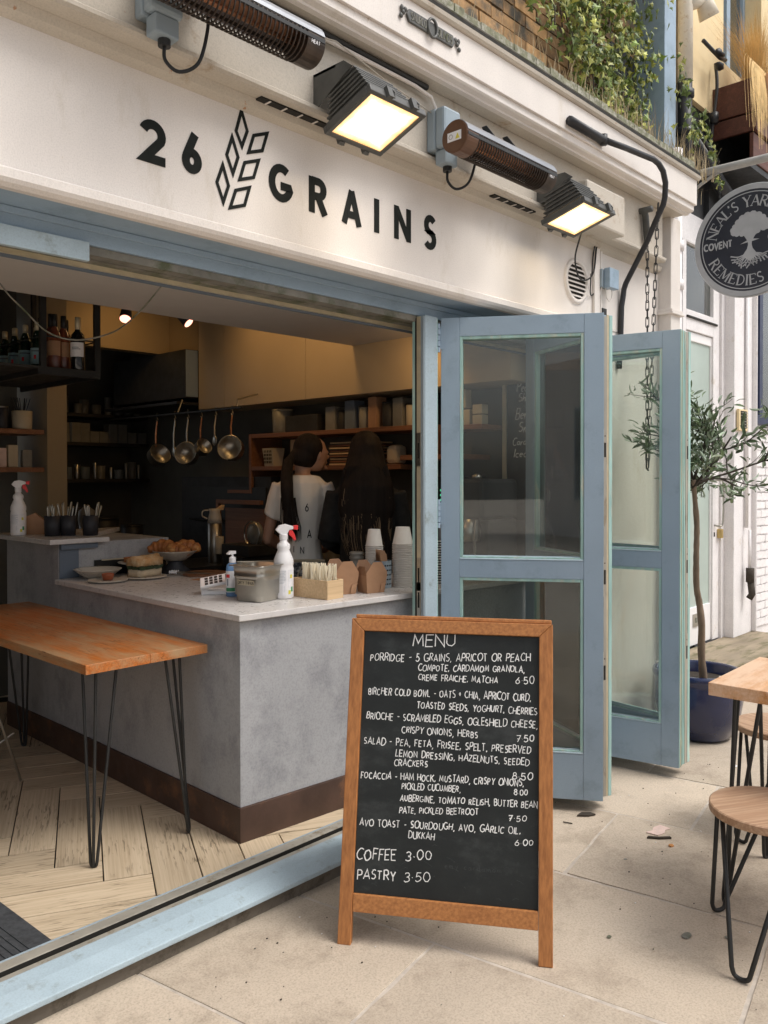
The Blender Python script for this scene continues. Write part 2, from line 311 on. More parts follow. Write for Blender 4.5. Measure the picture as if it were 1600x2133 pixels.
    def build(s, name, mats, parent=None, smooth=False, bev=0, world=True, base=None, **props):
        """world=True: coordinates are world ones; world=False: local to the parent"""
        if parent is not None: org = WO[parent] if world else (0, 0, 0)
        elif base is not None: org = base
        else:
            xs, ys, zs = zip(*s.v); org = ((min(xs)+max(xs))/2, (min(ys)+max(ys))/2, min(zs))
        o = bpy.data.objects.new(name, s.mesh(name, mats, org, smooth)); C.objects.link(o)
        if parent is not None: o.parent = parent; WO[o] = WO[parent]
        else: o.location = org; WO[o] = Vector(org)
        if bev:
            b = o.modifiers.new('bevel', 'BEVEL'); b.width = bev; b.segments = 2; b.limit_method = 'ANGLE'; b.angle_limit = R(40)
        if smooth and bev == 0 and props.pop('auto', False) is True: pass
        tag(o, **props); return o
def tag(o, label=None, cat=None, group=None, kind=None):
    if label: o['label'] = label
    if cat: o['category'] = cat
    if group: o['group'] = group
    if kind: o['kind'] = kind
    return o
def thing(name, label, cat, loc=(0, 0, 0), rz=0, group=None, rot=None):
    o = bpy.data.objects.new(name, None); C.objects.link(o); o.empty_display_size = .1
    o.location = loc; o.rotation_euler = rot or (0, 0, rz); WO[o] = Vector(loc)
    return tag(o, label, cat, group)
def inst(src, parent=None, loc=(0, 0, 0), rot=(0, 0, 0), scale=None, name=None):
    o = bpy.data.objects.new(name or src.name.split('.')[0], src.data if hasattr(src, 'data') else src); C.objects.link(o)
    if parent is not None: o.parent = parent; WO[o] = WO[parent]; o.location = Vector(loc)
    else: o.location = loc; WO[o] = Vector(loc)
    o.rotation_euler = rot
    if scale: o.scale = scale
    return o
def dup(root, loc, rz=None, **props):
    def cp(o, par):
        c = o.copy(); C.objects.link(c); c.parent = par; WO[c] = Vector(loc)
        for ch in list(o.children): cp(ch, c)
        return c
    r = cp(root, None); r.location = loc
    if rz is not None: r.rotation_euler = (0, 0, rz)
    return tag(r, **props)
def crom(pts, k=5, closed=False):
    P = [Vector(p) for p in pts]; out = []; n = len(P)
    rng = range(n if closed else n-1)
    for i in rng:
        p0 = P[(i-1) % n] if closed or i > 0 else P[0]*2-P[1]; p1 = P[i]; p2 = P[(i+1) % n]; p3 = P[(i+2) % n] if closed or i+2 < n else P[-1]*2-P[-2]
        for j in range(k):
            t = j/k; out.append(.5*((2*p1)+(p2-p0)*t+(2*p0-5*p1+4*p2-p3)*t*t+(3*p1-p0-3*p2+p3)*t**3))
    if not closed: out.append(P[-1])
    return out
# ---------------------------------------------------------------- stroke lettering (x 0..w, y 0..1)
def arc(cx, cy, rx, ry, a0, a1, n=12): return [(cx+rx*math.cos(R(a0+(a1-a0)*i/n)), cy+ry*math.sin(R(a0+(a1-a0)*i/n))) for i in range(n+1)]
GL = {
 'A': (.75, [[(0, 0), (.375, 1), (.75, 0)], [(.13, .32), (.62, .32)]]),
 'B': (.6, [[(0, 0), (0, 1)], [(0, 1), (.3, 1)]+arc(.3, .76, .24, .24, 90, -90, 8)+[(0, .52)], [(0, .52), (.32, .52)]+arc(.32, .26, .28, .26, 90, -90, 8)+[(0, 0)]]),
 'C': (.7, [arc(.42, .5, .42, .5, 50, 310, 14)]),
 'D': (.7, [[(0, 0), (0, 1)], [(0, 1), (.2, 1)]+arc(.2, .5, .5, .5, 90, -90, 12)+[(0, 0)]]),
 'E': (.55, [[(.55, 1), (0, 1), (0, 0), (.55, 0)], [(0, .52), (.48, .52)]]),
 'F': (.52, [[(.52, 1), (0, 1), (0, 0)], [(0, .52), (.44, .52)]]),
 'G': (.78, [arc(.44, .5, .44, .5, 50, 350, 16)[:-1]+[(.84, .42), (.5, .42)]]),
 'H': (.68, [[(0, 0), (0, 1)], [(.68, 0), (.68, 1)], [(0, .5), (.68, .5)]]),
 'I': (.05, [[(.02, 0), (.02, 1)]]),
 'J': (.4, [[(.4, 1), (.4, .25)]+arc(.2, .22, .2, .22, 0, -170, 8)]),
 'K': (.6, [[(0, 0), (0, 1)], [(.56, 1), (0, .42)], [(.16, .56), (.6, 0)]]),
 'L': (.48, [[(0, 1), (0, 0), (.48, 0)]]),
 'M': (.85, [[(0, 0), (.1, 1), (.425, .25), (.75, 1), (.85, 0)]]),
 'N': (.68, [[(0, 0), (0, 1), (.68, 0), (.68, 1)]]),
 'O': (.84, [arc(.42, .5, .42, .5, 90, 450, 20)]),
 'P': (.56, [[(0, 0), (0, 1)], [(0, 1), (.28, 1)]+arc(.28, .74, .27, .26, 90, -90, 8)+[(0, .48)]]),
 'Q': (.84, [arc(.42, .5, .42, .5, 90, 450, 20), [(.5, .25), (.85, -.05)]]),
 'R': (.6, [[(0, 0), (0, 1)], [(0, 1), (.28, 1)]+arc(.28, .74, .27, .26, 90, -90, 8)+[(0, .48)], [(.26, .48), (.6, 0)]]),
 'S': (.55, [arc(.29, .75, .24, .25, 40, 270, 10)+arc(.27, .25, .27, .25, 90, -140, 10)]),
 'T': (.62, [[(0, 1), (.62, 1)], [(.31, 1), (.31, 0)]]),
 'U': (.66, [[(0, 1), (0, .33)]+arc(.33, .33, .33, .33, 180, 360, 10)+[(.66, 1)]]),
 'V': (.7, [[(0, 1), (.35, 0), (.7, 1)]]),
 'W': (.95, [[(0, 1), (.24, 0), (.475, .8), (.71, 0), (.95, 1)]]),
 'X': (.65, [[(0, 0), (.65, 1)], [(0, 1), (.65, 0)]]),
 'Y': (.64, [[(0, 1), (.32, .48), (.64, 1)], [(.32, .48), (.32, 0)]]),
 'Z': (.62, [[(0, 1), (.62, 1), (0, 0), (.62, 0)]]),
 '0': (.6, [arc(.3, .5, .3, .5, 90, 450, 16)]),
 '2': (.56, [arc(.27, .72, .27, .28, 165, -35, 10)+[(0, 0), (.56, 0)]]),
 '3': (.52, [arc(.24, .76, .25, .24, 150, -80, 8)+arc(.24, .27, .28, .27, 80, -150, 10)]),
 '5': (.55, [[(.5, 1), (.1, 1), (.05, .56)]+arc(.25, .31, .29, .31, 110, -150, 10)]),
 '6': (.58, [[(.44, 1), (.06, .45)]+arc(.29, .29, .29, .29, 150, 480, 16)]),
 '7': (.52, [[(0, 1), (.52, 1), (.16, 0)], [(.1, .5), (.46, .5)]]),
 '8': (.54, [arc(.27, .77, .2, .23, 90, 450, 12), arc(.27, .28, .27, .28, 90, 450, 14)]),
 '.': (.1, [[(.02, .42), (.07, .46)]]), ',': (.16, [[(.12, .08), (.02, -.2)]]), '-': (.42, [[(.02, .5), (.4, .52)]]),
 '+': (.45, [[(0, .45), (.44, .45)], [(.22, .2), (.22, .72)]]), "'": (.1, [[(.08, 1), (.02, .78)]]), ' ': (.42, []),
 'a': (.5, [arc(.22, .22, .22, .22, 30, 390, 12), [(.43, .44), (.43, .1), (.55, .02)]]),
 'c': (.42, [arc(.24, .22, .22, .22, 50, 310, 10)]),
 'd': (.5, [arc(.22, .22, .22, .22, 30, 390, 12), [(.45, .95), (.43, .1), (.55, .02)]]),
 'e': (.46, [[(.04, .22), (.40, .26)]+arc(.24, .22, .21, .22, 15, 310, 10)]),
 'h': (.48, [[(.05, 1), (0, 0)], [(0, .15), (.2, .45), (.36, .38), (.36, 0), (.5, .04)]]),
 'm': (.7, [[(0, .42), (0, 0), (.12, .4), (.26, .4), (.28, 0), (.42, .42), (.56, .38), (.58, 0), (.7, .04)]]),
 'r': (.38, [[(0, .42), (.02, 0), (.12, .36), (.32, .44)]]),
 'o': (.46, [arc(.22, .22, .2, .22, 90, 450, 12)]),
 'y': (.46, [[(0, .44), (.2, .05)], [(.42, .44), (.1, -.4)]]),
}
def ribbon(mb, pts, t, fn, mi=0, closed=False, d=0, z=0):
    """flat (d=0) or raised stroke; fn maps (x, y, h) to world, h being the height above the face"""
    n = len(pts); L = []; Rr = []
    for i in range(n):
        p = Vector(pts[i])
        a = Vector(pts[i-1]) if (i > 0 or closed) else None; b = Vector(pts[(i+1) % n]) if (i < n-1 or closed) else None
        if closed and i == 0: a = Vector(pts[-2])
        if closed and i == n-1: b = Vector(pts[1])
        if a is None: dv = (b-p).normalized(); nn = Vector((-dv.y, dv.x)); k = 1
        elif b is None: dv = (p-a).normalized(); nn = Vector((-dv.y, dv.x)); k = 1
        else:
            d1 = (p-a).normalized(); d2 = (b-p).normalized(); n1 = Vector((-d1.y, d1.x)); n2 = Vector((-d2.y, d2.x))
            nn = n1+n2; nn = nn.normalized() if nn.length > .05 else n1; k = 1/max(.38, nn.dot(n1))
        L.append(p+nn*t/2*k); Rr.append(p-nn*t/2*k)
    vs = [fn(q.x, q.y, d+z) for q in L]+[fn(q.x, q.y, d+z) for q in Rr]
    fs = [(i, n+i, n+i+1, i+1) for i in range(n-1)]
    if d:
        vs += [fn(q.x, q.y, 0) for q in L]+[fn(q.x, q.y, 0) for q in Rr]
        fs += [(i, i+1, 2*n+i+1, 2*n+i) for i in range(n-1)]+[(n+i+1, n+i, 3*n+i, 3*n+i+1) for i in range(n-1)]
        fs += [(0, 2*n, 3*n, n), (n-1, 2*n-1, 4*n-1, 3*n-1)]
    mb.add(vs, fs, mi)
def textw(s, gap=.22): return sum(GL[c][0]+gap for c in s)-gap
def write(mb, s, w_, h, t, fn, gap=.22, jit=0, mi=0, slant=0):
    """text s fitted to width w_ and cap height h, stroke t (all in metres), fn(x, y, h)"""
    k = w_/textw(s, gap); x = 0
    for ch in s:
        gw, st = GL[ch]; jy = random.uniform(-jit, jit)*h; js = 1+random.uniform(-jit, jit)*1.2; jr = random.uniform(-jit, jit)*.7
        for si, p in enumerate(st):
            q = [((x+a*js)*k+(b*jr+b*slant)*h, b*h*js+jy) for a, b in p]
            if jit: q = [(a+random.uniform(-jit, jit)*.32*h, b+random.uniform(-jit, jit)*.32*h) for a, b in q]
            ribbon(mb, q, t*(random.uniform(.78, 1.22) if jit else 1), fn, mi, z=si*.00012)
        x += gw+gap
# ================================================================ GROUND AND PAVING
m = MB(); m.box(-40, 60, -40, 2.66, -.30, -.022); ground = m.build('ground', 'joint', kind='structure')
pav = thing('pavement', None, None); tag(pav, kind='structure')
m = MB(); m.box(-2, 9, -3, 2.34, -.02, -.0018); m.build('joint_bed', 'joint', pav)
e1 = Vector((.983, .18)); e2 = Vector((-.18, .983))
cols = [-.35, .32, .98, 1.67, 2.30, 2.97, 3.63, 4.22, 4.86, 5.5, 6.2, 6.9]
cuts = {3: [-1.2, -.4, .52, 1.30, 2.5], 4: [-1.0, .405, 2.3], 5: [-.9, .28, 1.12, 2.4], 6: [-.8, -.05, .81, 1.42, 2.4], 7: [-1.2, -.2, .55, 1.15, 2.3], 2: [-1.5, -.3, .8, 2.6]}
for i in range(len(cols)-1):
    cs = cuts.get(i, [-1.6+.13*i, -.75+.07*i, .1+.05*i, .9-.04*i, 1.75, 2.6])
    for j in range(len(cs)-1):
        a0, a1, b0, b1 = cols[i], cols[i+1], cs[j], cs[j+1]; g = .0065
        P = []
        N = 5
        for s in range(4):
            A = [(a0, b0), (a1, b0), (a1, b1), (a0, b1)][s]; B = [(a1, b0), (a1, b1), (a0, b1), (a0, b0)][s]
            for k in range(N):
                t = k/N; x = A[0]+(B[0]-A[0])*t; y = A[1]+(B[1]-A[1])*t
                cx, cy = (a0+a1)/2, (b0+b1)/2
                x += -g*(1 if x > cx else -1) + random.uniform(-.003, .003); y += -g*(1 if y > cy else -1)+random.uniform(-.003, .003)
                P.append(Vector((x, y)))
        W = [e1*p.x+e2*p.y for p in P]
        def clipy(pl, lim):
            out = []
            for k in range(len(pl)):
                p, q = pl[k-1], pl[k]; pi, qi = p.y <= lim, q.y <= lim
                if pi != qi: t = (lim-p.y)/(q.y-p.y); out.append(p+(q-p)*t)
                if qi: out.append(q)
            return out
        W = clipy(W, 2.33 if i < 8 else 2.6)
        if len(W) < 3: continue
        z = random.uniform(-.0015, .0025); mb = MB(); mb.prism([(p.x, p.y) for p in W][::1], -.018, z)
        mb.build('paving_slab', 'paveA', pav, bev=.0015)
# ================================================================ INTERIOR FLOOR (herringbone boards)
flo = thing('interior_floor', None, None); tag(flo, kind='structure')
m = MB(); m.box(-2.5, 4.3, 2.457, 8.2, .0, .060); m.build('subfloor', 'duct', flo)
pw, pl_ = .167, .668
plank_me = []
for k in range(6):
    mb = MB(); g = .0026; mb.box(g, pl_-g, g, pw-g, 0, .010); plank_me.append(mb.mesh('floor_plank', 'plankA'))
def f2w(x, y): return (-.894*x+.447*y, .447*x+.894*y)
ang = math.atan2(.447, -.894)
def plank(x, y, vert):
    cx, cy = (x+pw/2, y+pl_/2) if vert else (x+pl_/2, y+pw/2); wx, wy = f2w(cx, cy)
    if not (-1.2 < wx < 3.0 and 2.2 < wy < 5.6): return
    d1 = Vector((-.894, .447)); d2 = Vector((.447, .894))    # x', y' axes in world (x'-axis -> d1)
    o = bpy.data.objects.new('floor_plank', random.choice(plank_me)); C.objects.link(o); o.parent = flo
    # local x runs along the plank
    L = d2 if vert else d1; Wd = Vector((L.y, -L.x)) if False else Vector((-L.y, L.x))
    org = Vector((wx, wy))-L*(pl_/2)-Wd*(pw/2); a_ = math.atan2(L.y, L.x)
    # boards that reach the sill or the counter are cut off there
    q = [org+L*u+Wd*v for u, v in ((.0026, .0026), (pl_-.0026, .0026), (pl_-.0026, pw-.0026), (.0026, pw-.0026))]
    def half(pl, n, c):
        out = []
        for k in range(len(pl)):
            s_, e_ = pl[k-1], pl[k]; ds, de = s_.dot(n)-c, e_.dot(n)-c
            if (ds <= 0) != (de <= 0): out.append(s_+(e_-s_)*(ds/(ds-de)))
            if de <= 0: out.append(e_)
        return out
    w_ = half(q, Vector((0, -1)), -2.457)
    if len(w_) < 3: C.objects.unlink(o); return
    if any(p.x > 1.95 and p.y > 2.62 for p in w_):      # keep only what shows beside the counter
        if all(p.x > 1.96 for p in w_) and all(p.y > 2.62 for p in w_): C.objects.unlink(o); return
    if w_ != q and abs(sum((w_[i-1].x*w_[i].y-w_[i].x*w_[i-1].y) for i in range(len(w_))))/2 < .998*pw*pl_:
        ca, sa = math.cos(-a_), math.sin(-a_); lp = [((p.x-org.x)*ca-(p.y-org.y)*sa, (p.x-org.x)*sa+(p.y-org.y)*ca) for p in w_]
        mb = MB(); mb.prism(lp, 0, .010); o.data = mb.mesh('floor_plank', 'plankA')
    o.location = (org.x, org.y, .060+random.uniform(-.0006, .0006)); o.rotation_euler = (0, 0, a_); WO[o] = WO[flo]
for a in range(-14, 22):
    for b in range(-6, 7):
        x0 = .104+a*pw-b*pl_; y0 = 3.236+a*pw+b*pl_
        plank(x0, y0, False); plank(x0, y0+pw, True)
# ================================================================ CAFE BUILDING
caf = thing('cafe_building', 'cream fronted cafe with grey blue timber opening below a long fascia', 'building', (0, 2.3, 0))
def P(name, m, box_list, bev=0, **kw):
    mb = MB()
    for b in box_list: mb.box(*b)
    return mb.build(name, m, caf, bev=bev, **kw)
XL = -2.4
P('fascia_panel', 'cream', [(XL, 4.97, 2.30, 2.40, 2.33, 2.785)])
m = MB()   # lower moulding of the fascia panel
m.prism([(2.30, 2.333), (2.262, 2.333), (2.255, 2.327), (2.255, 2.303), (2.262, 2.292), (2.275, 2.282), (2.299, 2.282)], XL, 3.99, ax=0)
m.build('lower_moulding', 'cream', caf)
P('header_soffit', 'blue', [(XL, 3.99, 2.275, 2.435, 2.284, 2.330)])
m = MB(); m.prism([(2.436, 2.222), (2.444, 2.222), (2.52, 2.222), (2.52, 2.332), (2.436, 2.332)], XL, 4.0, ax=0); m.build('header_frame', 'blue', caf)
P('header_bead', 'blue', [(XL, 4.0, 2.425, 2.4355, 2.262, 2.283)], bev=.002)
# lighter cover strip at the left of the head track, brown track underside, greenish glass edge
P('track_cover', 'blue_worn', [(XL, 1.235, 2.415, 2.434, 2.165, 2.224)], bev=.002)
P('head_track', 'lead', [(.98, 3.99, 2.449, 2.50, 2.196, 2.2215), (.98, 3.99, 2.51, 2.56, 2.196, 2.2215)])
P('track_slot', 'duct', [(.98, 3.99, 2.5005, 2.5095, 2.199, 2.2215)])
P('track_end', 'darkmetal', [(.965, .978, 2.47, 2.60, 2.165, 2.21)])
P('track_lip', 'foil', [(.98, 3.99, 2.5605, 2.575, 2.182, 2.2215)])
P('track_lip_edge', 'greyside', [(.98, 3.99, 2.5755, 2.583, 2.172, 2.2215)])
P('ceiling', 'ceil', [(XL, 4.09, 2.584, 3.82, 2.345, 2.44), (XL, 4.09, 2.584, 2.60, 2.2216, 2.3449)])
P('upper_ceiling', 'walldark', [(XL, 4.09, 3.8205, 8.1, 3.0, 3.1)])
P('bulkhead_back', 'ceil', [(XL, 4.09, 3.80, 3.8195, 2.4405, 3.0)])
P('rear_beam', 'wallwarm', [(2.6, 3.754, 5.99, 6.10, 2.505, 3.0), (3.755, 4.059, 5.57, 6.10, 2.505, 3.0), (XL, 2.05, 5.31, 5.5, 2.40, 3.0)])
P('rear_wall', 'walldark', [(2.5, 4.09, 7.15, 7.3, .07, 3.0)])
P('left_rear_wall', 'walldark', [(XL, 2.30, 5.5, 5.6, .07, 3.0)])
P('pier', 'wallwarm', [(2.365, 2.495, 5.2, 5.9, .07, 3.0)])
P('side_wall', 'walldark', [(4.06, 4.16, 2.60, 8.0, .07, 3.0)])
P('left_side_wall', 'walldark', [(XL-.1, XL, 2.45, 5.6, .07, 3.0)])
cp_ = MB()
for y0, y1 in ((3.12, 4.28), (4.284, 5.22), (5.224, 5.56)): cp_ = MB(); cp_.box(3.75, 4.059, y0, y1, 2.03, 3.0); cp_.build('cupboard_panel', 'panel', caf, bev=.0015)
P('cupboard_filler', 'panel', [(3.76, 4.059, 2.60, 3.117, 2.03, 3.0)])
# right hand pier of the opening, and the plain wall to its right
P('wall_pier', 'cream', [(4.0, 4.925, 2.304, 2.62, .0, 2.3285)])
P('end_jamb', 'blue', [(3.93, 3.9985, 2.43, 2.52, .09, 2.22)])
m = MB(); m.box(4.925, 5.06, 2.218, 2.6, .35, 3.099); m.build('pilaster', 'cream', caf, bev=.004)
m = MB(); m.box(4.905, 5.08, 2.198, 2.6, 2.50, 2.515); m.box(4.912, 5.07, 2.205, 2.6, 2.5155, 2.535); m.build('pilaster_band', 'cream', caf, bev=.004)
m = MB(); m.box(4.90, 5.09, 2.19, 2.6, 0, .349); m.build('pilaster_base', 'wpaint', caf, bev=.008)
P('wall_strip', 'cream', [(4.105, 4.165, 2.283, 2.2995, 2.33, 2.80), (4.185, 4.205, 2.29, 2.2995, 2.33, 2.80)], bev=.003)
# sill
m = MB(); m.prism([(2.205, .078), (2.28, .092), (2.345, .094), (2.345, .03), (2.205, .060)], XL, 4.4, ax=0); m.build('sill', 'blue_worn', caf, bev=.003)
m = MB(); m.prism([(2.24, -.02), (2.24, .052), (2.36, .028), (2.36, -.02)], XL, 4.4, ax=0); m.build('sill_plinth', 'kerb', caf)
P('floor_track', 'alu', [(XL, 4.0, 2.347, 2.378, .05, .086), (XL, 4.0, 2.402, 2.447, .05, .088)], bev=.002)
P('floor_track_rail', 'greyplastic', [(XL, 4.0, 2.4475, 2.456, .05, .088)], bev=.001)
P('floor_track_slot', 'duct', [(XL, 4.0, 2.3785, 2.4000, .05, .060), (XL, 4.0, 2.4002, 2.4018, .05, .0868)])  # dark liner up the back wall paints in the slot's shade
# canopy
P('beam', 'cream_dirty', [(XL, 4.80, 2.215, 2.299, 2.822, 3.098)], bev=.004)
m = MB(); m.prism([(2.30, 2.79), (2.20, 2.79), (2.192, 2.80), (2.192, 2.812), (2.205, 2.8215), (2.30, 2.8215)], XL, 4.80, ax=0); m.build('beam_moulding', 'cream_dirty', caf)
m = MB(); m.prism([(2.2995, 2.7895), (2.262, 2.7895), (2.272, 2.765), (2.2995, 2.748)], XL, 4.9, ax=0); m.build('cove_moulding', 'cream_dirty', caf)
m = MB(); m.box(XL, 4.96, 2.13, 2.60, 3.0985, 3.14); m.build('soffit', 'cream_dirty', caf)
m = MB()
m.prism([(2.155, 3.0980), (2.13, 3.0980), (2.128, 3.106), (2.105, 3.112), (2.098, 3.118), (2.098, 3.15), (2.155, 3.15)], XL, 4.975, ax=0)
m.build('fascia_moulding', 'cream', caf)
m = MB(); m.box(XL, 4.99, 2.085, 2.12, 3.1505, 3.30); m.build('fascia_board', 'cream', caf, bev=.002)
m = MB(); m.prism([(2.13, 3.3005), (2.075, 3.3005), (2.066, 3.308), (2.062, 3.322), (2.13, 3.322)], XL, 5.0, ax=0); m.build('gutter_bead', 'cream_dirty', caf)
m = MB(); m.box(XL, 5.0, 2.0685, 2.14, 3.3225, 3.343); m.build('gutter_gap_shade', 'duct', caf)  # dark strip set near flush, painting in the shade of the gap
m = MB(); m.prism([(2.14, 3.3435), (2.070, 3.3435), (2.066, 3.348), (2.070, 3.353), (2.14, 3.354)], XL, 5.0, ax=0); m.build('gutter_edge', 'lead', caf)
m = MB()
xs = [XL+i*.06 for i in range(int((5.0-XL)/.06)+1)]
for a, b in zip(xs[:-1], xs[1:]):
    h = random.uniform(-.004, .006); m.box(a, b+.002, 2.100+random.uniform(-.004, .004), 2.60, 3.3545, 3.408+h)
m.build('mossy_ledge', 'moss', caf)
P('ledge_capping', 'cream_dirty', [(XL, 4.4, 2.15, 2.62, 3.4155, 3.428)], bev=.003)
for x0, x1 in ((1.76, 2.12), (3.10, 3.44)):
    m = MB(); m.box(x0, x1, 2.186, 2.1915, 2.7905, 2.799); P('vent_slot', 'duct', [(x0, x1, 2.232, 2.262, 2.7835, 2.7895)])
    m = MB()
    for k in range(5): xx = x0+(x1-x0)*(k+.5)/5; m.box(xx, xx+.006, 2.231, 2.263, 2.781, 2.7834)
    m.build('vent_bar', 'cream', caf)
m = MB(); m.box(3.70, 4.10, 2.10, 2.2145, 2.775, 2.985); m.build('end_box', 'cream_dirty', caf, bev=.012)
# moss and dark stains are in the materials; conduit in the angle of the soffit
m = MB(); m.tube([(XL, 2.195, 3.083), (2.58, 2.195, 3.083)], .012, 8); m.build('conduit', 'darkmetal', caf)
m = MB(); m.tube([(1.9, 2.19, 3.062), (2.50, 2.19, 3.062), (2.60, 2.19, 3.05), (2.635, 2.188, 3.0), (2.64, 2.188, 2.95)], .0075, 8); m.build('cream_conduit', 'cream', caf)
# upper storey behind the canopy: brick wall with every brick in view
UY = 2.72
upw = thing('brick_wall', 'old brown and black brick upper wall behind the canopy ledge under the ivy', 'wall', (4.2, UY, 3.41))
m = MB(); m.box(3.28, 5.45, UY, UY+.2, 3.2, 6.5); m.build('mortar_bed', 'mortar', upw)
bme = []
for k in range(5):
    mb = MB(); mb.box(-.1075, .1075, 0, .09, -.0325, .0325); v = [(x+random.uniform(-.004, .004), y, z+random.uniform(-.003, .003)) for x, y, z in mb.v]; mb.v = v; bme.append(mb.mesh('brick', 'brick'))
nb = 0
for r in range(24):
    z = 3.30+r*.076
    for c in range(11):
        x = 3.28+.11+c*.226+(.113 if r % 2 else 0)
        if x > 5.36 or nb > 298: continue
        o = inst(bme[(r*7+c*3) % 5], upw, (x-4.2, -.012+random.uniform(-.004, .004), z-3.41), name='brick'); nb += 1
m = MB(); m.box(XL, 3.18, UY-.02, UY+.2, 3.2, 6.5)
tag(m.build('white_upper_wall', 'wpaint'), 'white painted upper wall left of the brickwork behind the canopy', 'wall')
m = MB(); m.tube([(3.225, UY-.02, 3.3), (3.225, UY-.02, 6.4)], .03, 12); m.tube([(3.19, UY-.03, 3.3), (3.19, UY-.03, 6.4)], .012, 6, 1)
tag(m.build('drainpipe', ['blue', 'creampipe'], smooth=True), 'pale blue drainpipe at the left edge of the old brickwork above the canopy', 'pipe')
m = MB(); m.box(5.44, 5.62, 2.50, 2.72, 3.40, 6.4); m.box(5.622, 5.66, 2.53, 2.72, 3.40, 6.4)
tag(m.build('blue_post', 'blue', bev=.004), 'tall pale blue painted post at the right end of the brick wall', 'post')
# the other side of the narrow yard: it is what the door glass reflects
ob_ = thing('opposite_building', 'low white painted building with tall windows on the opposite side of the yard', 'building', (2, -8.2, 0))
m = MB(); m.box(-12, 16, -8.6, -8.2, -.02, 4.4); m.build('wall', 'wpaint', ob_)
for k in range(9):
    for z in (1.0,):
        m = MB(); x = -10.5+k*2.9; m.box(x-.08, x+1.28, -8.2, -8.12, z-.08, z+2.18); w_ = m.build('window', 'blue', ob_); m = MB(); m.box(x, x+1.2, -8.119, -8.11, z, z+2.1); m.build('pane', 'greyside', w_)
# ================================================================ YARD WALL beyond the cafe
yd = thing('yard_building', 'neighbouring building with white lower wall, black band and yellow upper storey', 'building', (7, 2.68, 0))
def Yb(name, m, boxes, bev=0):
    mb = MB()
    for b in boxes: mb.box(*b)
    return mb.build(name, m, yd, bev=bev)
Yb('white_wall', 'wpaint', [(5.06, 6.20, 2.70, 2.9, 0, 3.55), (6.20, 6.99, 2.70, 2.9, 3.33, 3.55), (6.93, 6.99, 2.68, 2.9, 0, 3.3299)])
Yb('black_band', 'blackwall', [(5.06, 6.6, 2.701, 2.92, 3.5505, 4.4), (6.6, 12, 2.66, 2.92, 3.5505, 4.4)])
Yb('yellow_wall', 'yelwall', [(5.66, 6.88, 2.66, 2.92, 4.4005, 7.0), (6.88, 7.75, 2.66, 2.92, 4.4005, 4.9), (7.75, 12, 2.66, 2.92, 4.4005, 7.0)])
wn = MB(); wn.box(6.88, 6.92, 2.80, 2.86, 4.9, 7); wn.box(7.32, 7.40, 2.80, 2.86, 4.9, 7); wn.box(7.70, 7.75, 2.80, 2.86, 4.9, 7); wn.box(6.92, 7.70, 2.80, 2.86, 4.9, 4.96)
wnd = wn.build('window', 'blue', yd, bev=.004); m = MB(); m.box(6.92, 7.70, 2.83, 2.836, 4.96, 7); m.build('pane', 'glasso', wnd); m = MB(); m.box(6.88, 7.75, 2.9, 2.93, 4.9, 7); m.build('room_behind', 'greyside', wnd)
Yb('pilaster', 'wpaint', [(6.99, 7.40, 2.60, 2.9, .15, 3.55)], bev=.004)
m = MB(); m.box(7.40, 7.42, 2.56, 2.9, .15, 3.55); m.box(7.42, 9, 2.62, 2.9, 0, 1.95); m.build('corner_pier', 'wpaint', yd, bev=.01)
Yb('navy_shopfront', 'navy', [(7.52, 7.60, 2.58, 2.9, 2.03, 3.45), (7.42, 9, 2.56, 2.62, 1.951, 2.03), (7.60, 9, 2.62, 2.66, 3.3, 3.55)], bev=.004)
Yb('side_glass', 'glasso', [(7.60, 9, 2.70, 2.71, 2.03, 3.3)]); Yb('side_room', 'wallwarm', [(7.60, 9, 2.88, 2.9, 2.03, 3.3)])
# white painted brick facing on the pilaster and pier
wme = []
for k in range(4):
    mb = MB(); mb.box(-.104, .104, 0, .03, -.031, .031); mb.v = [(x+random.uniform(-.006, .006), y+random.uniform(0, .003), z+random.uniform(-.005, .005)) for x, y, z in mb.v]; wme.append(mb.mesh('brick', 'wbrick'))
for r in range(25):
    z = .20+r*.0745
    for c in range(4):
        x = 7.20+c*.219+(.11 if r % 2 else 0)
        if x > 8.0: continue
        yy = 2.594 if x < 7.33 else 2.55
        if x < 7.33 and x+.1 > 7.40: continue
        o = inst(wme[(r+c*3) % 4], yd, (x-7, yy-2.68+(.014 if x < 7.33 else .052), z), name='brick')
# door with glazing, transom window above
dr = thing('yard_door', 'white painted door with frosted glass and a long pull handle behind the olive tree', 'door', (6.55, 2.68, .15))
m = MB(); m.box(6.12, 6.27, 2.70, 2.76, .15, 3.33); m.box(6.80, 6.93, 2.70, 2.76, .15, 3.33); m.box(6.27, 6.80, 2.70, 2.76, 3.32, 3.33); m.box(6.27, 6.80, 2.70, 2.76, 2.64, 2.80)
m.build('door_frame', 'wpaint', dr, bev=.004)
m = MB(); m.box(6.27, 6.385, 2.715, 2.75, .152, 2.635); m.box(6.785-.0, 6.80, 2.715, 2.75, .152, 2.635); m.box(6.385, 6.785, 2.715, 2.75, 2.565, 2.635); m.box(6.385, 6.785, 2.715, 2.75, .152, .455)
m.build('door_panel', 'white', dr, bev=.003)
m = MB(); m.box(6.385, 6.785, 2.728, 2.735, .455, 2.565); m.build('frosted_pane', 'frost', dr)
m = MB(); m.box(6.27, 6.80, 2.728, 2.735, 2.80, 3.32); m.build('transom_pane', 'glasso', dr); m = MB(); m.box(6.20, 6.90, 2.86, 2.89, 2.8, 3.33); m.build('curtain', 'wallwarm', dr)
m = MB(); m.box(6.27, 6.86, 2.688, 2.6995, 2.735, 2.75); m.build('drip_groove', 'duct', dr)
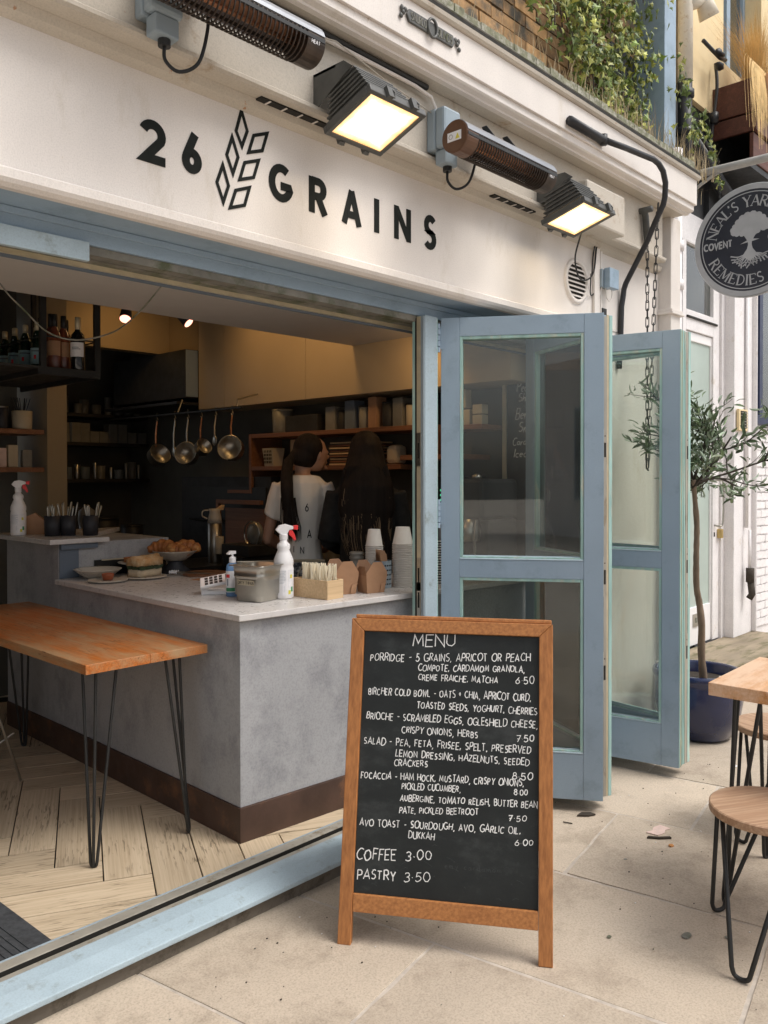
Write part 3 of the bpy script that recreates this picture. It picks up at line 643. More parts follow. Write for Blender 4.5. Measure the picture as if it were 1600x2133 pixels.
m = MB(); m.tube(crom([(6.83, 2.70, 1.46), (6.84, 2.66, 1.465), (6.86, 2.64, 1.44), (6.86, 2.64, 1.13), (6.84, 2.66, 1.09), (6.83, 2.70, 1.095)], 4), .008, 8); m.build('pull_handle', 'steel', dr, smooth=True)
m = MB(); m.box(6.885, 6.925, 2.66, 2.6995, .985, 1.06); m.build('lock_case', 'brass', dr, bev=.004)
m = MB(); m.box(6.82, 6.835, 2.695, 2.6999, 1.0, 1.035); m.build('keyhole', 'duct', dr)
m = MB(); m.box(6.44, 6.54, 2.706, 2.7149, .30, .40); m.box(6.47, 6.51, 2.704, 2.7059, .33, .37, 1); m.build('letter_plate', ['steel', 'lead'], dr)
m = MB(); mm_ = [(5.2, 2.34), (5.9, 2.20), (6.6, 2.14), (7.2, 2.2), (7.45, 2.36), (7.45, 2.68), (5.2, 2.68)]
m.prism(mm_, -.02, .13); m.prism([(x, y+.01) for x, y in mm_], .1305, .15)
tag(m.build('threshold_slab', 'stone', bev=.01), 'weathered stone threshold slab in front of the white yard door', 'step')
m = MB(); m.box(7.02, 7.21, 2.57, 2.5935, 1.88, 2.06); fr_ = m.build('air_vent', 'yelwall', bev=.003); tag(fr_, 'small square louvred air vent on the white wall behind the olive tree', 'vent')
for k in range(6):
    m = MB(); m.box(7.05, 7.18, 2.562, 2.5695, 1.905+k*.024, 1.915+k*.024); m.build('slat', 'lead', fr_)
m = MB(); m.box(7.05, 7.18, 2.5665, 2.5698, 1.9, 2.045); m.build('vent_gap', 'duct', fr_)
# rusty pipe stub on the white wall
m = MB(); m.tube([(7.21, 2.55, 1.04), (7.21, 2.55, .70)], .014, 8); m.tube([(7.21, 2.545, .72), (7.21, 2.545, .60)], .034, 10, 1); m.tube([(7.21, 2.54, .60), (7.215, 2.53, .50), (7.20, 2.55, .46)], .028, 10, 1)
tag(m.build('pipe_stub', ['wpaint', 'barkd'], smooth=True), 'corroded dark pipe fitting hanging on the white painted brick wall', 'pipe')
m = MB(); m.tube([(7.225, 2.585, 3.3), (7.22, 2.58, 1.06)], .016, 8); tag(m.build('wall_pipe', 'wpaint', smooth=True), 'thin white painted pipe running down the white wall right of the door', 'pipe')
# cream drainpipe right of the pilaster
m = MB(); m.tube([(5.17, 2.30, 3.6), (5.17, 2.30, 0.02)], .042, 14)
for z in (2.70, 2.95, 1.2): m.tube([(5.17, 2.30, z), (5.17, 2.30, z+.06)], .053, 14)
tag(m.build('downpipe', 'wpaint', smooth=True), 'white painted iron downpipe beside the right end of the cafe front', 'pipe')
m = MB(); m.box(5.075, 5.13, 2.26, 2.60, 0, 3.10); tag(m.build('wall_return', 'wpaint', bev=.006), 'narrow white wall return between cafe pilaster and downpipe', 'wall')
# ================================================================ SHOP LETTERING
YS = 2.2995
def onwall(x, z, h): return (x, YS-h, z)
lt = thing('shop_lettering', 'large black shop name lettering with a grain emblem on the cream fascia', 'lettering', (2.05, YS, 2.48))
def letter(ch, x0, x1, z0, z1, t, pls):
    mb = MB()
    for k, p in enumerate(pls): ribbon(mb, [(x0+(x1-x0)*a, z0+(z1-z0)*b) for a, b in p], t, onwall, d=.002+.0004*k)
    return mb.build('letter', 'letter', lt)
T_ = .0285
letter('2', 1.352, 1.430, 2.48, 2.608, T_, [arc(.42, .66, .42, .25, 160, -28, 12)+[(.10, .075), (1, .075)]])
letter('6', 1.494, 1.562, 2.485, 2.612, T_, [[(.68, 1.0), (.19, .40)], arc(.50, .30, .34, .21, 90, 450, 24)])
letter('G', 1.850, 1.943, 2.484, 2.610, T_, [arc(.55, .5, .46, .42, 52, 352, 20)[:-1]+[(.93, .42), (.52, .42)]])
letter('R', 2.036, 2.122, 2.478, 2.610, T_, [[(.12, 0), (.12, 1)], [(.12, .90), (.50, .90)]+arc(.50, .69, .30, .21, 80, -80, 10)+[(.50, .48), (.12, .48)], [(.45, .5), (.88, 0)]])
letter('A', 2.199, 2.305, 2.476, 2.612, T_*.95, [[(.12, 0), (.5, .96)], [(.88, 0), (.5, .96)], [(.27, .28), (.73, .28)]])
letter('I', 2.380, 2.404, 2.476, 2.610, T_, [[(.5, 0), (.5, 1)]])
letter('N', 2.497, 2.596, 2.476, 2.612, T_*.95, [[(.12, 0), (.12, 1)], [(.88, 0), (.88, 1)], [(.12, .95), (.88, .05)]])
letter('S', 2.682, 2.762, 2.477, 2.617, T_, [arc(.54, .715, .34, .215, 35, 265, 12)+arc(.48, .285, .36, .215, 88, -145, 12)])
EM = [[(1.726, 2.767), (1.757, 2.687), (1.729, 2.615), (1.698, 2.673)], [(1.687, 2.663), (1.718, 2.587), (1.691, 2.511), (1.659, 2.582)], [(1.649, 2.559), (1.678, 2.480), (1.651, 2.405), (1.619, 2.480)],
      [(1.774, 2.684), (1.847, 2.715), (1.820, 2.634), (1.747, 2.606)], [(1.735, 2.58), (1.809, 2.610), (1.782, 2.531), (1.709, 2.503)], [(1.697, 2.476), (1.769, 2.506), (1.743, 2.426), (1.669, 2.398)]]
for q in EM:
    c = sum((Vector(p) for p in q), Vector((0, 0)))/4; out = [Vector(p) for p in q]; n = 4; inn = []
    for i in range(4):
        a = out[i-1]; b = out[i]; d = out[(i+1) % 4]; n1 = Vector((-(b-a).y, (b-a).x)).normalized(); n2 = Vector((-(d-b).y, (d-b).x)).normalized()
        if n1.dot(c-b) < 0: n1 = -n1
        if n2.dot(c-b) < 0: n2 = -n2
        nn = (n1+n2).normalized(); inn.append(b+nn*.0112/max(.25, nn.dot(n1)))
    mb = MB(); vs = [onwall(p.x, p.y, .002) for p in out]+[onwall(p.x, p.y, .002) for p in inn]+[onwall(p.x, p.y, 0) for p in out]+[onwall(p.x, p.y, 0) for p in inn]
    fs = []
    for i in range(4):
        j = (i+1) % 4; fs += [(i, j, 4+j, 4+i), (i, 8+i, 8+j, j), (4+i, 4+j, 12+j, 12+i)]
    mb.add(vs, fs); mb.build('grain_lozenge', 'letter', lt)
# ================================================================ HEATERS
def heater(x0, x1, y, z, label, r=.062, bracket=True):
    t = thing('patio_heater', label, 'heater', ((x0+x1)/2, y, z), rot=(0, 0, 0), group='tubular heaters under the canopy')
    L = (x1-x0)/2
    def hx(a): return a
    # D shaped grille: open side faces down and outwards; housing shell above
    m = MB(); A = [(math.cos(R(a)), math.sin(R(a))) for a in range(-5, 176, 15)]
    pr = [(c*(r+.004), s*(r+.004)) for c, s in A]; rot = R(-8)
    pr = [(a*math.cos(rot)-b*math.sin(rot), a*math.sin(rot)+b*math.cos(rot)) for a, b in pr]
    m.prism(pr+[(pr[-1][0]*.86, pr[-1][1]*.86)]+[(p[0]*.9, p[1]*.9) for p in pr[::-1]], -L, L, ax=0)
    m.build('housing', 'heaterbody', t, world=False, smooth=False)
    m = MB(); pc = [(.86*r*math.cos(R(a)), .86*r*math.sin(R(a))) for a in range(20, 161, 14)]
    m.prism(pc, -L+.01, L-.01, ax=0); m.build('reflector', 'copper', t, world=False)
    m = MB(); m.cyl((-L+.04, 0, -.01), (L-.04, 0, -.01), .008, mi=0); m.build('heating_tube', 'copper', t, world=False, smooth=True)
    n = int((x1-x0-.14)/.0165); mb = MB()
    ring = [(math.cos(R(a))*r, math.sin(R(a))*r) for a in range(170, 371, 14)]
    mb.tube([(0, a, b) for a, b in ring], .0032, 5); rm = mb.mesh('grille_wire', 'grille')
    for k in range(n): inst(rm, t, (-L+.075+k*.0165, 0, 0), name='grille_wire')
    m = MB()
    for yy in (-r*.98, r*.98): m.box(-L, L, yy-.004, yy+.004, -.006, .006)
    m.build('side_rail', 'darkmetal', t, world=False)
    for s in (-1, 1):
        m = MB(); full = [(math.cos(R(a))*(r+.001), math.sin(R(a))*(r+.001)) for a in range(0, 360, 12)]
        if s < 0: m.prism(full, -L-.003, -L+.07, ax=0)
        else: m.prism(full, L-.07, L+.002, ax=0)
        ec = m.build('end_cap', 'capbrown' if s < 0 and 'small' in label else 'grille', t, world=False)
        if s < 0:
            m = MB(); m.prism([(a*.97, b*.97) for a, b in full], -L-.006, -L-.0031, ax=0); m.build('cap_disc', 'capbrown', ec, world=False)
            m = MB(); m.box(-L-.0068, -L-.0061, -.034, .034, -.018, .018, 0); m.prism([(-.005, -.012), (-.027, -.012), (-.016, .010)], -L-.0074, -L-.0069, 1, ax=0)
            m.tube([(-L-.0072, .017+.009*math.cos(a*PI/6), .009*math.sin(a*PI/6)) for a in range(12)], .0011, 4, 2, closed=True); m.build('warning_label', ['label', 'yellow', 'lead'], ec, world=False)
        else:
            def fn(a, b, h): return (a, -math.sqrt(max(0, (r+.0015)**2-b*b))-.0003, b)
            m = MB(); write(m, 'HEAT', .034, .010, .0022, lambda a, b, h: fn(a+L-.055, b-.018, h), .25); m.build('logo', 'label', ec, world=False)
    if bracket:
        for xx in (-L*.28, L*.18):
            m = MB(); m.prism([(-.03, .055), (.01, .055), (.045, .12), (.02, .12)], xx, xx+.006, ax=0); m.build('mounting_bracket', 'darkmetal', t, world=False)
        m = MB(); m.box(-L*.5, L*.5, .03, .10, .058, .068); m.build('mounting_plate', 'heaterbody', t, world=False)
    m = MB(); m.box(-L*.2, L*.2, .09, 2.2149-y, .085, .10); m.build('wall_arm', 'heaterbody', t, world=False)
    return t
h2 = heater(2.545, 3.185, 2.02, 2.825, 'small tubular heater with round brown end cap between the two floodlights'); h2.rotation_euler = (0, 0, 0)
h1 = heater(1.03, 1.80, 2.02, 2.885, 'long tubular heater with glowing copper reflector left of the first floodlight')
def switchbox(x, z, label, s=1):
    t = thing('isolator_box', label, 'switch box', (x, 2.2149, z), group='grey isolator boxes on the beam')
    m = MB(); m.box(-.055*s, .055*s, -.045, 0, -.085*s, .085*s); m.build('back_box', 'greyplastic', t, world=False, bev=.008)
    m = MB(); m.box(-.055*s, .055*s, -.095, -.0455, -.08*s, .085*s); m.build('cover', 'greyplastic', t, world=False, bev=.012)
    m = MB(); m.box(-.035*s, .045*s, -.085, -.03, -.14*s, -.0805*s); m.build('cable_socket', 'greyplastic', t, world=False, bev=.006)
    m = MB(); m.cyl((.01, -.058, -.16*s), (.01, -.058, -.1405*s), .019, n=10); m.build('gland', 'darkmetal', t, world=False, smooth=False)
    m = MB(); m.tube(crom([(.01, -.058, -.155*s), (.012, -.06, -.20*s), (.05, -.075, -.225*s), (.10, -.10, -.19*s), (.115, -.125, -.10*s), (.115, -.13, -.03)], 6), .0055, 8); m.build('cable', 'rubber', t, world=False, smooth=True)
    return t
switchbox(2.655, 2.915, 'grey isolator box with looped black cable beside the small heater')
switchbox(1.33, 2.93, 'grey isolator box behind the near end of the long heater')
# ================================================================ FLOODLIGHTS
def flood(x, y, z, label, w_=.245, dp=.205, k=1.0):
    t = thing('floodlight', label, 'floodlight', (x, y, z), rot=(R(20), 0, 0), group='lit floodlights under the canopy')
    a, b = w_/2*k, dp/2*k     # glass faces -Z of the local frame
    m = MB(); th = .018
    for (x0, x1, y0, y1) in ((-a-th, a+th, -b-th, -b), (-a-th, a+th, b, b+th), (-a-th, -a, -b, b), (a, a+th, -b, b)): m.box(x0, x1, y0, y1, -.012, .014)
    m.build('front_frame', 'bracket', t, world=False, bev=.003)
    m = MB(); m.box(-a, a, -b, b, -.006, -.001); m.build('lit_glass', 'floodglass', t, world=False)
    m = MB(); r_ = .70
    m.hexa([(-a, -b, .0145), (a, -b, .0145), (a, b, .0145), (-a, b, .0145), (-a*r_, -b*.35, .17*k), (a*r_, -b*.35, .17*k), (a*r_, b*.75, .17*k), (-a*r_, b*.75, .17*k)]); m.build('body', 'bracket', t, world=False, bev=.01)
    for i in range(7):     # cooling ribs round the body
        u = (i+.5)/7.2; f = 1-(1-r_)*u; zz = .0145+.1555*k*u
        y0 = -b+(b*.65)*u; y1 = b-(b*.25)*u
        m = MB(); m.box(-a*f-.009, a*f+.009, y0-.009, y1+.009, zz-.0035, zz+.0035); m.build('cooling_rib', 'bracket', t, world=False, bev=.002)
    for sx in (-.45, .55):
        for sy in (-1, 1):
            m = MB(); m.box(a*sx-.012, a*sx+.012, sy*(b+th+.006)-.008, sy*(b+th+.006)+.008, -.016, .024); m.tube([(a*sx+.016, sy*(b+th+.01), -.014), (a*sx+.02, sy*(b+th+.016), .004), (a*sx+.014, sy*(b+th+.01), .022)], .0035, 6); m.build('clip', 'bracket', t, world=False)
    m = MB(); m.hexa([(-a*.5, b*.0, .17*k), (a*.5, b*.0, .17*k), (a*.5, b*.7, .17*k), (-a*.5, b*.7, .17*k), (-a*.35, b*.3, .215*k), (a*.35, b*.3, .215*k), (a*.35, b*.95, .20*k), (-a*.35, b*.95, .20*k)]); m.build('gear_box', 'heaterbody', t, world=False, bev=.004)
    l = bpy.data.lights.new('floodlight_lamp', 'AREA'); l.shape = 'RECTANGLE'; l.size = w_*.9; l.size_y = dp*.9; l.energy = 1.1; l.color = (1, .80, .52)
    lo = bpy.data.objects.new('lamp_light', l); C.objects.link(lo); lo.parent = t; lo.location = (0, 0, -.02)
    m = MB(); 
    return t
f1 = flood(2.085, 2.01, 2.735, 'lit floodlight with ribbed black housing between long and small heater'); f1.rotation_euler = (R(-20), 0, 0)
f2 = flood(3.52, 2.045, 2.735, 'lit floodlight with ribbed housing beside the cream end box', w_=.255); f2.rotation_euler = (R(-16), 0, 0)
for xx in (2.06, 3.50):
    m = MB(); m.box(xx-.08, xx+.08, 2.10, 2.2149, 2.92, 2.93); m.prism([(2.02, 2.90), (2.2149, 2.80), (2.2149, 2.93), (2.06, 2.93)], xx-.08, xx-.074, ax=0)
    tag(m.build('lamp_bracket', 'bracket'), 'dark bracket holding the %s floodlight to the beam' % ('first' if xx < 3 else 'second'), 'bracket')
# ================================================================ VENT, BOXES, CABLES
vt = thing('round_vent', 'round louvred vent set in the cream wall below the second floodlight', 'vent', (3.932, 2.30, 2.545))
m = MB()
for ro, ri_, yy in ((.122, .098, -.012),):
    n = 40; vs = []
    for k in range(n):
        c, s_ = math.cos(2*PI*k/n), math.sin(2*PI*k/n); vs += [(ro*c, 0, ro*s_), (ro*.97*c, yy, ro*.97*s_), (ri_*c, yy, ri_*s_), (ri_*c, 0, ri_*s_)]
    m.add(vs, [(4*k+i, 4*((k+1) % n)+i, 4*((k+1) % n)+i+1, 4*k+i+1) for k in range(n) for i in range(3)])
m.build('rim', 'cream', vt, world=False, smooth=True)
m = MB(); m.cyl((0, -.0015, 0), (0, -.0005, 0), .099, n=32); m.build('dark_opening', 'duct', vt, world=False)
for k in range(8):
    zz = -.082+k*.0235; hw = math.sqrt(max(0, .097**2-zz*zz))
    m = MB(); m.hexa([(-hw, -.012, zz-.004), (hw, -.012, zz-.004), (hw, -.002, zz+.006), (-hw, -.002, zz+.006), (-hw, -.012, zz-.001), (hw, -.012, zz-.001), (hw, -.002, zz+.010), (-hw, -.002, zz+.010)]); m.build('louvre', 'cream', vt, world=False)
jb = thing('junction_box', 'small blue grey junction box on the cream wall right of the round vent', 'junction box', (4.21, 2.2999, 2.60))
m = MB(); m.box(-.05, .05, -.03, 0, -.05, .05); m.build('back_plate', 'greyplastic', jb, world=False, bev=.004)
m = MB(); m.box(-.03, .075, -.068, -.0305, -.055, .055); m.build('cover', 'blue', jb, world=False, bev=.004)
m = MB(); m.tube(crom([(-.01, -.03, -.05), (0, -.03, -.10), (.04, -.03, -.12), (.065, -.03, -.08), (.06, -.03, -.05)], 5), .0025, 6); m.tube(crom([(-.035, -.02, -.05), (-.05, -.012, -.12), (-.045, -.01, -.25)], 5), .003, 6); m.build('wire', 'cream', jb, world=False, smooth=True)
m = MB(); m.box(4.195, 4.245, 2.285, 2.2999, 2.30, 2.44); tag(m.build('black_fitting', 'darkmetal', bev=.002), 'small upright black fitting on the wall below the junction box', 'fitting')
m = MB(); m.tube(crom([(3.64, 2.10, 2.70), (3.72, 2.18, 2.60), (3.88, 2.24, 2.535), (4.06, 2.27, 2.60), (4.12, 2.28, 2.77)], 7), .0045, 6); m.tube(crom([(4.04, 2.27, 2.60), (4.06, 2.285, 2.5), (4.10, 2.29, 2.50), (4.16, 2.288, 2.56)], 5), .0035, 6); m.tube(crom([(4.05, 2.27, 2.60), (4.08, 2.28, 2.70), (4.10, 2.28, 2.77)], 5), .004, 6)
tag(m.build('cable', 'rubber', smooth=True), 'thin black cable looping from the second floodlight to the end box', 'cable')
m = MB(); m.tube([(1.86, 2.19, 3.04), (2.05, 2.17, 3.06), (2.35, 2.19, 3.02), (2.62, 2.19, 2.985)], .003, 6)
tag(m.build('thin_cable', 'cream_dirty', smooth=True), 'thin painted cable strung along the beam above the first floodlight', 'cable')
# blind arm and chains
m = MB()
m.tube([(3.47, 2.065, 3.19), (3.80, 2.065, 3.19), (3.82, 2.065, 3.19)], .022, 8)
m.tube([(3.79, 2.06, 3.165), (3.79, 2.06, 3.215)], .02, 8)
m.tube([(3.80, 2.05, 3.185), (3.95, 2.03, 3.19), (4.22, 2.0, 3.195), (4.27, 1.995, 3.185), (4.315, 1.99, 3.155), (4.345, 1.99, 3.10), (4.36, 2.0, 3.03), (4.362, 2.01, 2.99), (4.372, 2.06, 2.91), (4.39, 2.12, 2.81), (4.423, 2.262, 2.61), (4.425, 2.274, 2.58), (4.42, 2.278, 2.53), (4.412, 2.282, 2.48), (4.405, 2.284, 2.3), (4.40, 2.290, 2.12)], .0155, 10)
tag(m.build('blind_arm', 'blackpipe', smooth=True), 'bent black steel awning arm running from the fascia down the cream wall', 'awning arm')
def chain(pts, name, label, L=.062, r=.0046, wd=.017):
    t = thing(name, label, 'chain', pts[0], group='hanging chains')
    mb = MB(); q = [(0, 0, L/2)]; P_ = []
    for k in range(6): a = PI*k/5; P_.append((wd/2*math.cos(a), 0, L/2-wd/2+wd/2*math.sin(a)))
    for k in range(6): a = PI+PI*k/5; P_.append((wd/2*math.cos(a), 0, -L/2+wd/2+wd/2*math.sin(a)))
    mb.tube(P_, r*.62, 5, closed=True); lm = mb.mesh('chain_link', 'darkmetal', smooth=True)
    V = [Vector(p) for p in pts]; seg = []; tot = 0
    for a, b in zip(V[:-1], V[1:]): seg.append((tot, a, b, (b-a).length)); tot += (b-a).length
    s = L/2; i = 0
    while s < tot:
        for s0, a, b, l in seg:
            if s0 <= s <= s0+l: p = a+(b-a)*((s-s0)/l); d = (b-a).normalized(); break
        q_ = d.to_track_quat('Z', 'Y'); o = inst(lm, t, p-V[0], name='chain_link')
        o.rotation_mode = 'QUATERNION'; o.rotation_quaternion = q_ @ __import__('mathutils').Quaternion((0, 0, 1), (PI/2 if i % 2 else 0)+random.uniform(-.25, .25)+.75)
        s += L*.78; i += 1
    return t
m = MB(); m.cyl((4.50, 2.28, 3.03), (4.50, 2.14, 3.03), .018, n=10); m.tube([(4.50, 2.19, 3.03), (4.52, 2.19, 3.0), (4.545, 2.19, 2.86)], .02, 8)
tag(m.build('chain_hook', 'bracket', smooth=True), 'dark hooked chain wheel under the right end of the canopy', 'hook')
chain([(4.545, 2.19, 2.86), (4.55, 2.19, 1.60), (4.54, 2.185, 1.54), (4.515, 2.17, 1.54), (4.50, 2.16, 1.60), (4.49, 2.10, 3.04)], 'hanging_chain', 'looped black chain hanging beside the cream wall behind the right hand leaves')
# maker's plate
mp = thing('makers_plate', 'small black cast plate with raised lettering on the canopy fascia', 'plate', (2.47, 2.0849, 3.235))
m = MB(); m.prism([(-.145, 0), (-.13, -.024), (.13, -.024), (.145, 0), (.13, .024), (-.13, .024)], -.010, 0, ax=1); m.build('plate', 'bracket', mp, world=False, bev=.002)
for s in (-1, 1):
    m = MB()
    for k in range(3): m.ell((s*(.150+.012*k), -.006, (.010, 0, -.012)[k]*1.4), (.010, .006, .010), 8, 5)
    m.ell((s*.17, -.006, .014), (.008, .006, .012), 8, 5); m.build('scroll_end', 'bracket', mp, world=False, smooth=True)
m = MB(); m.tube([(.027*math.cos(k*PI/10), -.013, .035*math.sin(k*PI/10)) for k in range(20)], .006, 6, closed=True); m.build('oval_ring', 'bracket', mp, world=False, smooth=True)
m = MB()
def pf(a, b, h): return (a, -.0102-h, b)
for s_, x0, x1 in (('SMURCO', -.122, -.034), ('BLINDS', .036, .124)):
    k = (x1-x0)/textw(s_); x = 0
    for ch in s_:
        for st in GL[ch][1]: ribbon(m, [(x0+(x+a)*k, -.014+b*.028) for a, b in st], .0035, pf, d=.002)
        x += GL[ch][0]+.22
m.build('raised_letters', 'lead', mp, world=False)
# ================================================================ IVY, DRY GRASS
ivy = thing('ivy', 'green and yellowing ivy trailing down the old brick wall over the canopy ledge', 'ivy', (4.7, 2.6, 3.5))
def leafmesh(nm, mt_, s=.05):
    p = [(0, -.1), (.22, -.42), (.30, -.12), (.62, -.18), (.38, .12), (.20, .28), (0, .80), (-.20, .28), (-.38, .12), (-.62, -.18), (-.30, -.12), (-.22, -.42)]
    mb = MB(); vs = [(0, 0, .06*s)]+[(x*s, y*s, -.12*s*abs(x)) for x, y in p]
    mb.add(vs, [(0, 1+i, 1+(i+1) % len(p)) for i in range(len(p))]); return mb.mesh(nm, mt_)
lm = [leafmesh('leaf', 'leafg', .045), leafmesh('leaf', 'leafy', .04), leafmesh('leaf', 'leafg', .034)]
def ivyp():
    while True:
        x = random.gauss(4.80, .36); u = random.random()
        top = 5.6; bot = 3.78-.42*math.exp(-((x-5.05)/.35)**2)+.25*math.exp(-((x-4.1)/.25)**2)+.12*math.sin(x*9)
        if 3.85 < x < 5.40 or (x < 5.66 and random.random() < .25): break
    z = bot+(top-bot)*(u**1.15)
    if x < 4.25: z = max(z, 3.95+(4.25-x)*1.0)
    clump = math.sin(x*11+z*3)*math.sin(z*8-x*5)
    y = UY-.05-.16*random.random()-.05*clump
    if x > 5.42: y = min(y, 2.47)
    return x, y, z, clump
stems = MB()
for i in range(46):
    x, y, z, c_ = ivyp(); pts = [(x+random.uniform(-.12, .12), UY-.03, z+random.uniform(.4, .9)), (x+random.uniform(-.06, .06), UY-.08, z+.2), (x, y, z), (x+random.uniform(-.04, .04), y, z-.12)]
    if x > 5.42: pts = [(a, min(b, 2.48), c) for a, b, c in pts]
    stems.tube(crom(pts, 3), .004, 4)
stems.build('stems', 'barkd', ivy)
stuff = MB(); cnt = 0
for i in range(5200):
    x, y, z, c_ = ivyp()
    if c_ < -.45 and random.random() < .75: continue
    k = random.choice((0, 0, 1, 2)) if random.random() < .75 else 1
    rx = R(90)+random.gauss(0, .5); rz = random.gauss(0, .7); ry = random.gauss(0, .8)
    if cnt < 290 and i % 7 == 0 and z < 4.75:
        o = inst(lm[k], ivy, (x-4.7, y-.03-2.6, z-3.5), (rx, ry+PI, rz), (1.25,)*3, name='leaf'); cnt += 1
    else:
        M_ = Matrix.Translation((x, y, z)) @ Matrix.Rotation(rz, 4, 'Z') @ Matrix.Rotation(ry+PI, 4, 'Y') @ Matrix.Rotation(rx, 4, 'X') @ Matrix.Scale(random.uniform(.7, 1.1), 4)
        me = lm[k]; stuff.add([M_ @ v.co for v in me.vertices], [tuple(p.vertices) for p in me.polygons], 1 if k == 1 else 0)
for i in range(150):    # sprays reaching over the post and pipes to the right
    t_ = random.random(); x = 5.5+t_*.75; z = 4.30-.38*t_+random.gauss(0, .09)*(1.2-t_)-.25*math.sin(t_*5)**2; y = 2.44-.03*random.random()
    M_ = Matrix.Translation((x, y, z)) @ Matrix.Rotation(random.gauss(0, .7), 4, 'Z') @ Matrix.Rotation(PI+random.gauss(0, .8), 4, 'Y') @ Matrix.Rotation(R(90)+random.gauss(0, .5), 4, 'X')
    me = lm[i % 3]; stuff.add([M_ @ v.co for v in me.vertices], [tuple(p.vertices) for p in me.polygons], 1 if i % 3 == 1 else 0)
stuff.build('leaf_mass', ['leafg', 'leafy'], ivy, kind='stuff')
m = MB()
def blade(mb, p, d, h, w_=.002, cur=.2, mi=0):
    p = Vector(p); d = Vector(d); s = Vector((d.y, -d.x, 0)); s = (s.normalized() if s.length > 1e-4 else Vector((1, 0, 0)))*w_
    pts = []
    for k in range(4):
        t_ = k/3; pts.append(p+Vector((d.x*cur*t_*t_, d.y*cur*t_*t_, h*t_*(1-.15*t_))))
    vs = []
    for k, q in enumerate(pts): ww = s*(1-k/3.3); vs += [q-ww, q+ww]
    mb.add(vs, [(0, 1, 3, 2), (2, 3, 5, 4), (4, 5, 7, 6)], mi)
for i in range(900):
    x = random.uniform(2.6, 5.4); dens = .35 if x < 3.9 else 1
    if random.random() > dens: continue
    k = random.random(); blade(m, (x, random.uniform(2.11, 2.40), 3.41), (random.uniform(-1, 1), random.uniform(-1, .6)), random.uniform(.06, .26), .0026, random.uniform(.02, .12))
for i in range(160):
    blade(m, (5.35+random.gauss(0, .16), 2.42+random.gauss(0, .05), 3.40), (random.uniform(-1, 1), random.uniform(-1, .3)), random.uniform(.05, .28), .002, random.uniform(.05, .3))
tag(m.build('dry_grass', 'straw'), 'dry straw coloured grass sprouting along the mossy canopy ledge', 'grass', kind='stuff')
# ================================================================ PIPES ON THE UPPER YARD WALL
m = MB(); m.tube([(6.00, 2.60, 5.6), (6.00, 2.60, 4.42)], .055, 12, 0); m.tube([(6.00, 2.60, 4.46), (6.00, 2.60, 3.6)], .052, 12, 1)
for z in (4.30, 4.02): m.tube([(6.0, 2.60, z), (6.0, 2.60, z+.05)], .066, 12, 1)
m.tube([(6.02, 2.58, 4.02), (6.9, 2.58, 3.72), (7.4, 2.58, 3.62)], .055, 12, 1); m.tube([(6.02, 2.55, 4.10), (6.5, 2.55, 3.95)], .018, 8, 1)
m.tube([(6.0, 2.60, 4.98), (6.12, 2.52, 5.04)], .05, 12, 0); m.tube([(6.12, 2.52, 5.06), (6.20, 2.50, 4.93)], [.055, .075], 12, 0)
m.tube([(5.7, 2.6, 5.55), (6.05, 2.6, 5.32)], .03, 8, 0)
tag(m.build('soil_pipe', ['creampipe', 'blackpipe'], smooth=True), 'thick iron soil pipe, cream above and black below, branching over the yard wall', 'pipe')
m = MB(); m.tube(crom([(6.62, 2.62, 4.78), (6.60, 2.60, 4.60), (6.58, 2.61, 4.40), (6.50, 2.61, 4.10), (6.46, 2.61, 3.9)], 4), .014, 8, 1)
for z in (4.80, 4.70): m.ell((6.52, 2.55, z), (.07, .03, .026), 8, 5, 1, .25)
m.tube([(6.28, 2.58, 4.82), (6.55, 2.56, 4.78), (6.72, 2.58, 4.83)], .016, 6, 1); m.tube([(6.55, 2.6, 4.36), (6.545, 2.6, 4.28)], .034, 8, 1)
tag(m.build('valve_pipe', ['creampipe', 'blackpipe'], smooth=True), 'thin dark pipe with a valve on the yellow wall left of the pampas grass', 'pipe')
# planter with pampas grass
pl = thing('window_planter', 'brown boarded planter box mounted below the upper blue window', 'planter', (7.4, 2.5, 4.1))
for k, (z0, z1) in enumerate(((4.34, 4.60), (4.19, 4.325), (3.95, 4.175))):
    m = MB(); m.box(6.66+.10*k*0, 9, 2.30+.02*k, 2.33+.02*k, z0, z1); m.build('board', 'planter', pl, bev=.004)
m = MB(); m.box(6.66, 6.69, 2.331, 2.659, 4.34, 4.60); m.box(6.66, 6.69, 2.351, 2.659, 4.19, 4.325); m.build('end_board', 'planter', pl, bev=.004)
m = MB(); m.box(6.80, 6.96, 2.272, 2.2995, 4.33, 4.66); m.build('upright_board', 'planterp', pl, bev=.004)
m = MB(); m.box(6.70, 9, 2.34, 2.655, 4.3, 4.55); m.build('soil', 'soil', pl)
m = MB(); m.box(6.60, 9, 2.35, 2.659, 3.90, 3.945); m.build('base_shelf', 'blackwall', pl)
m = MB()
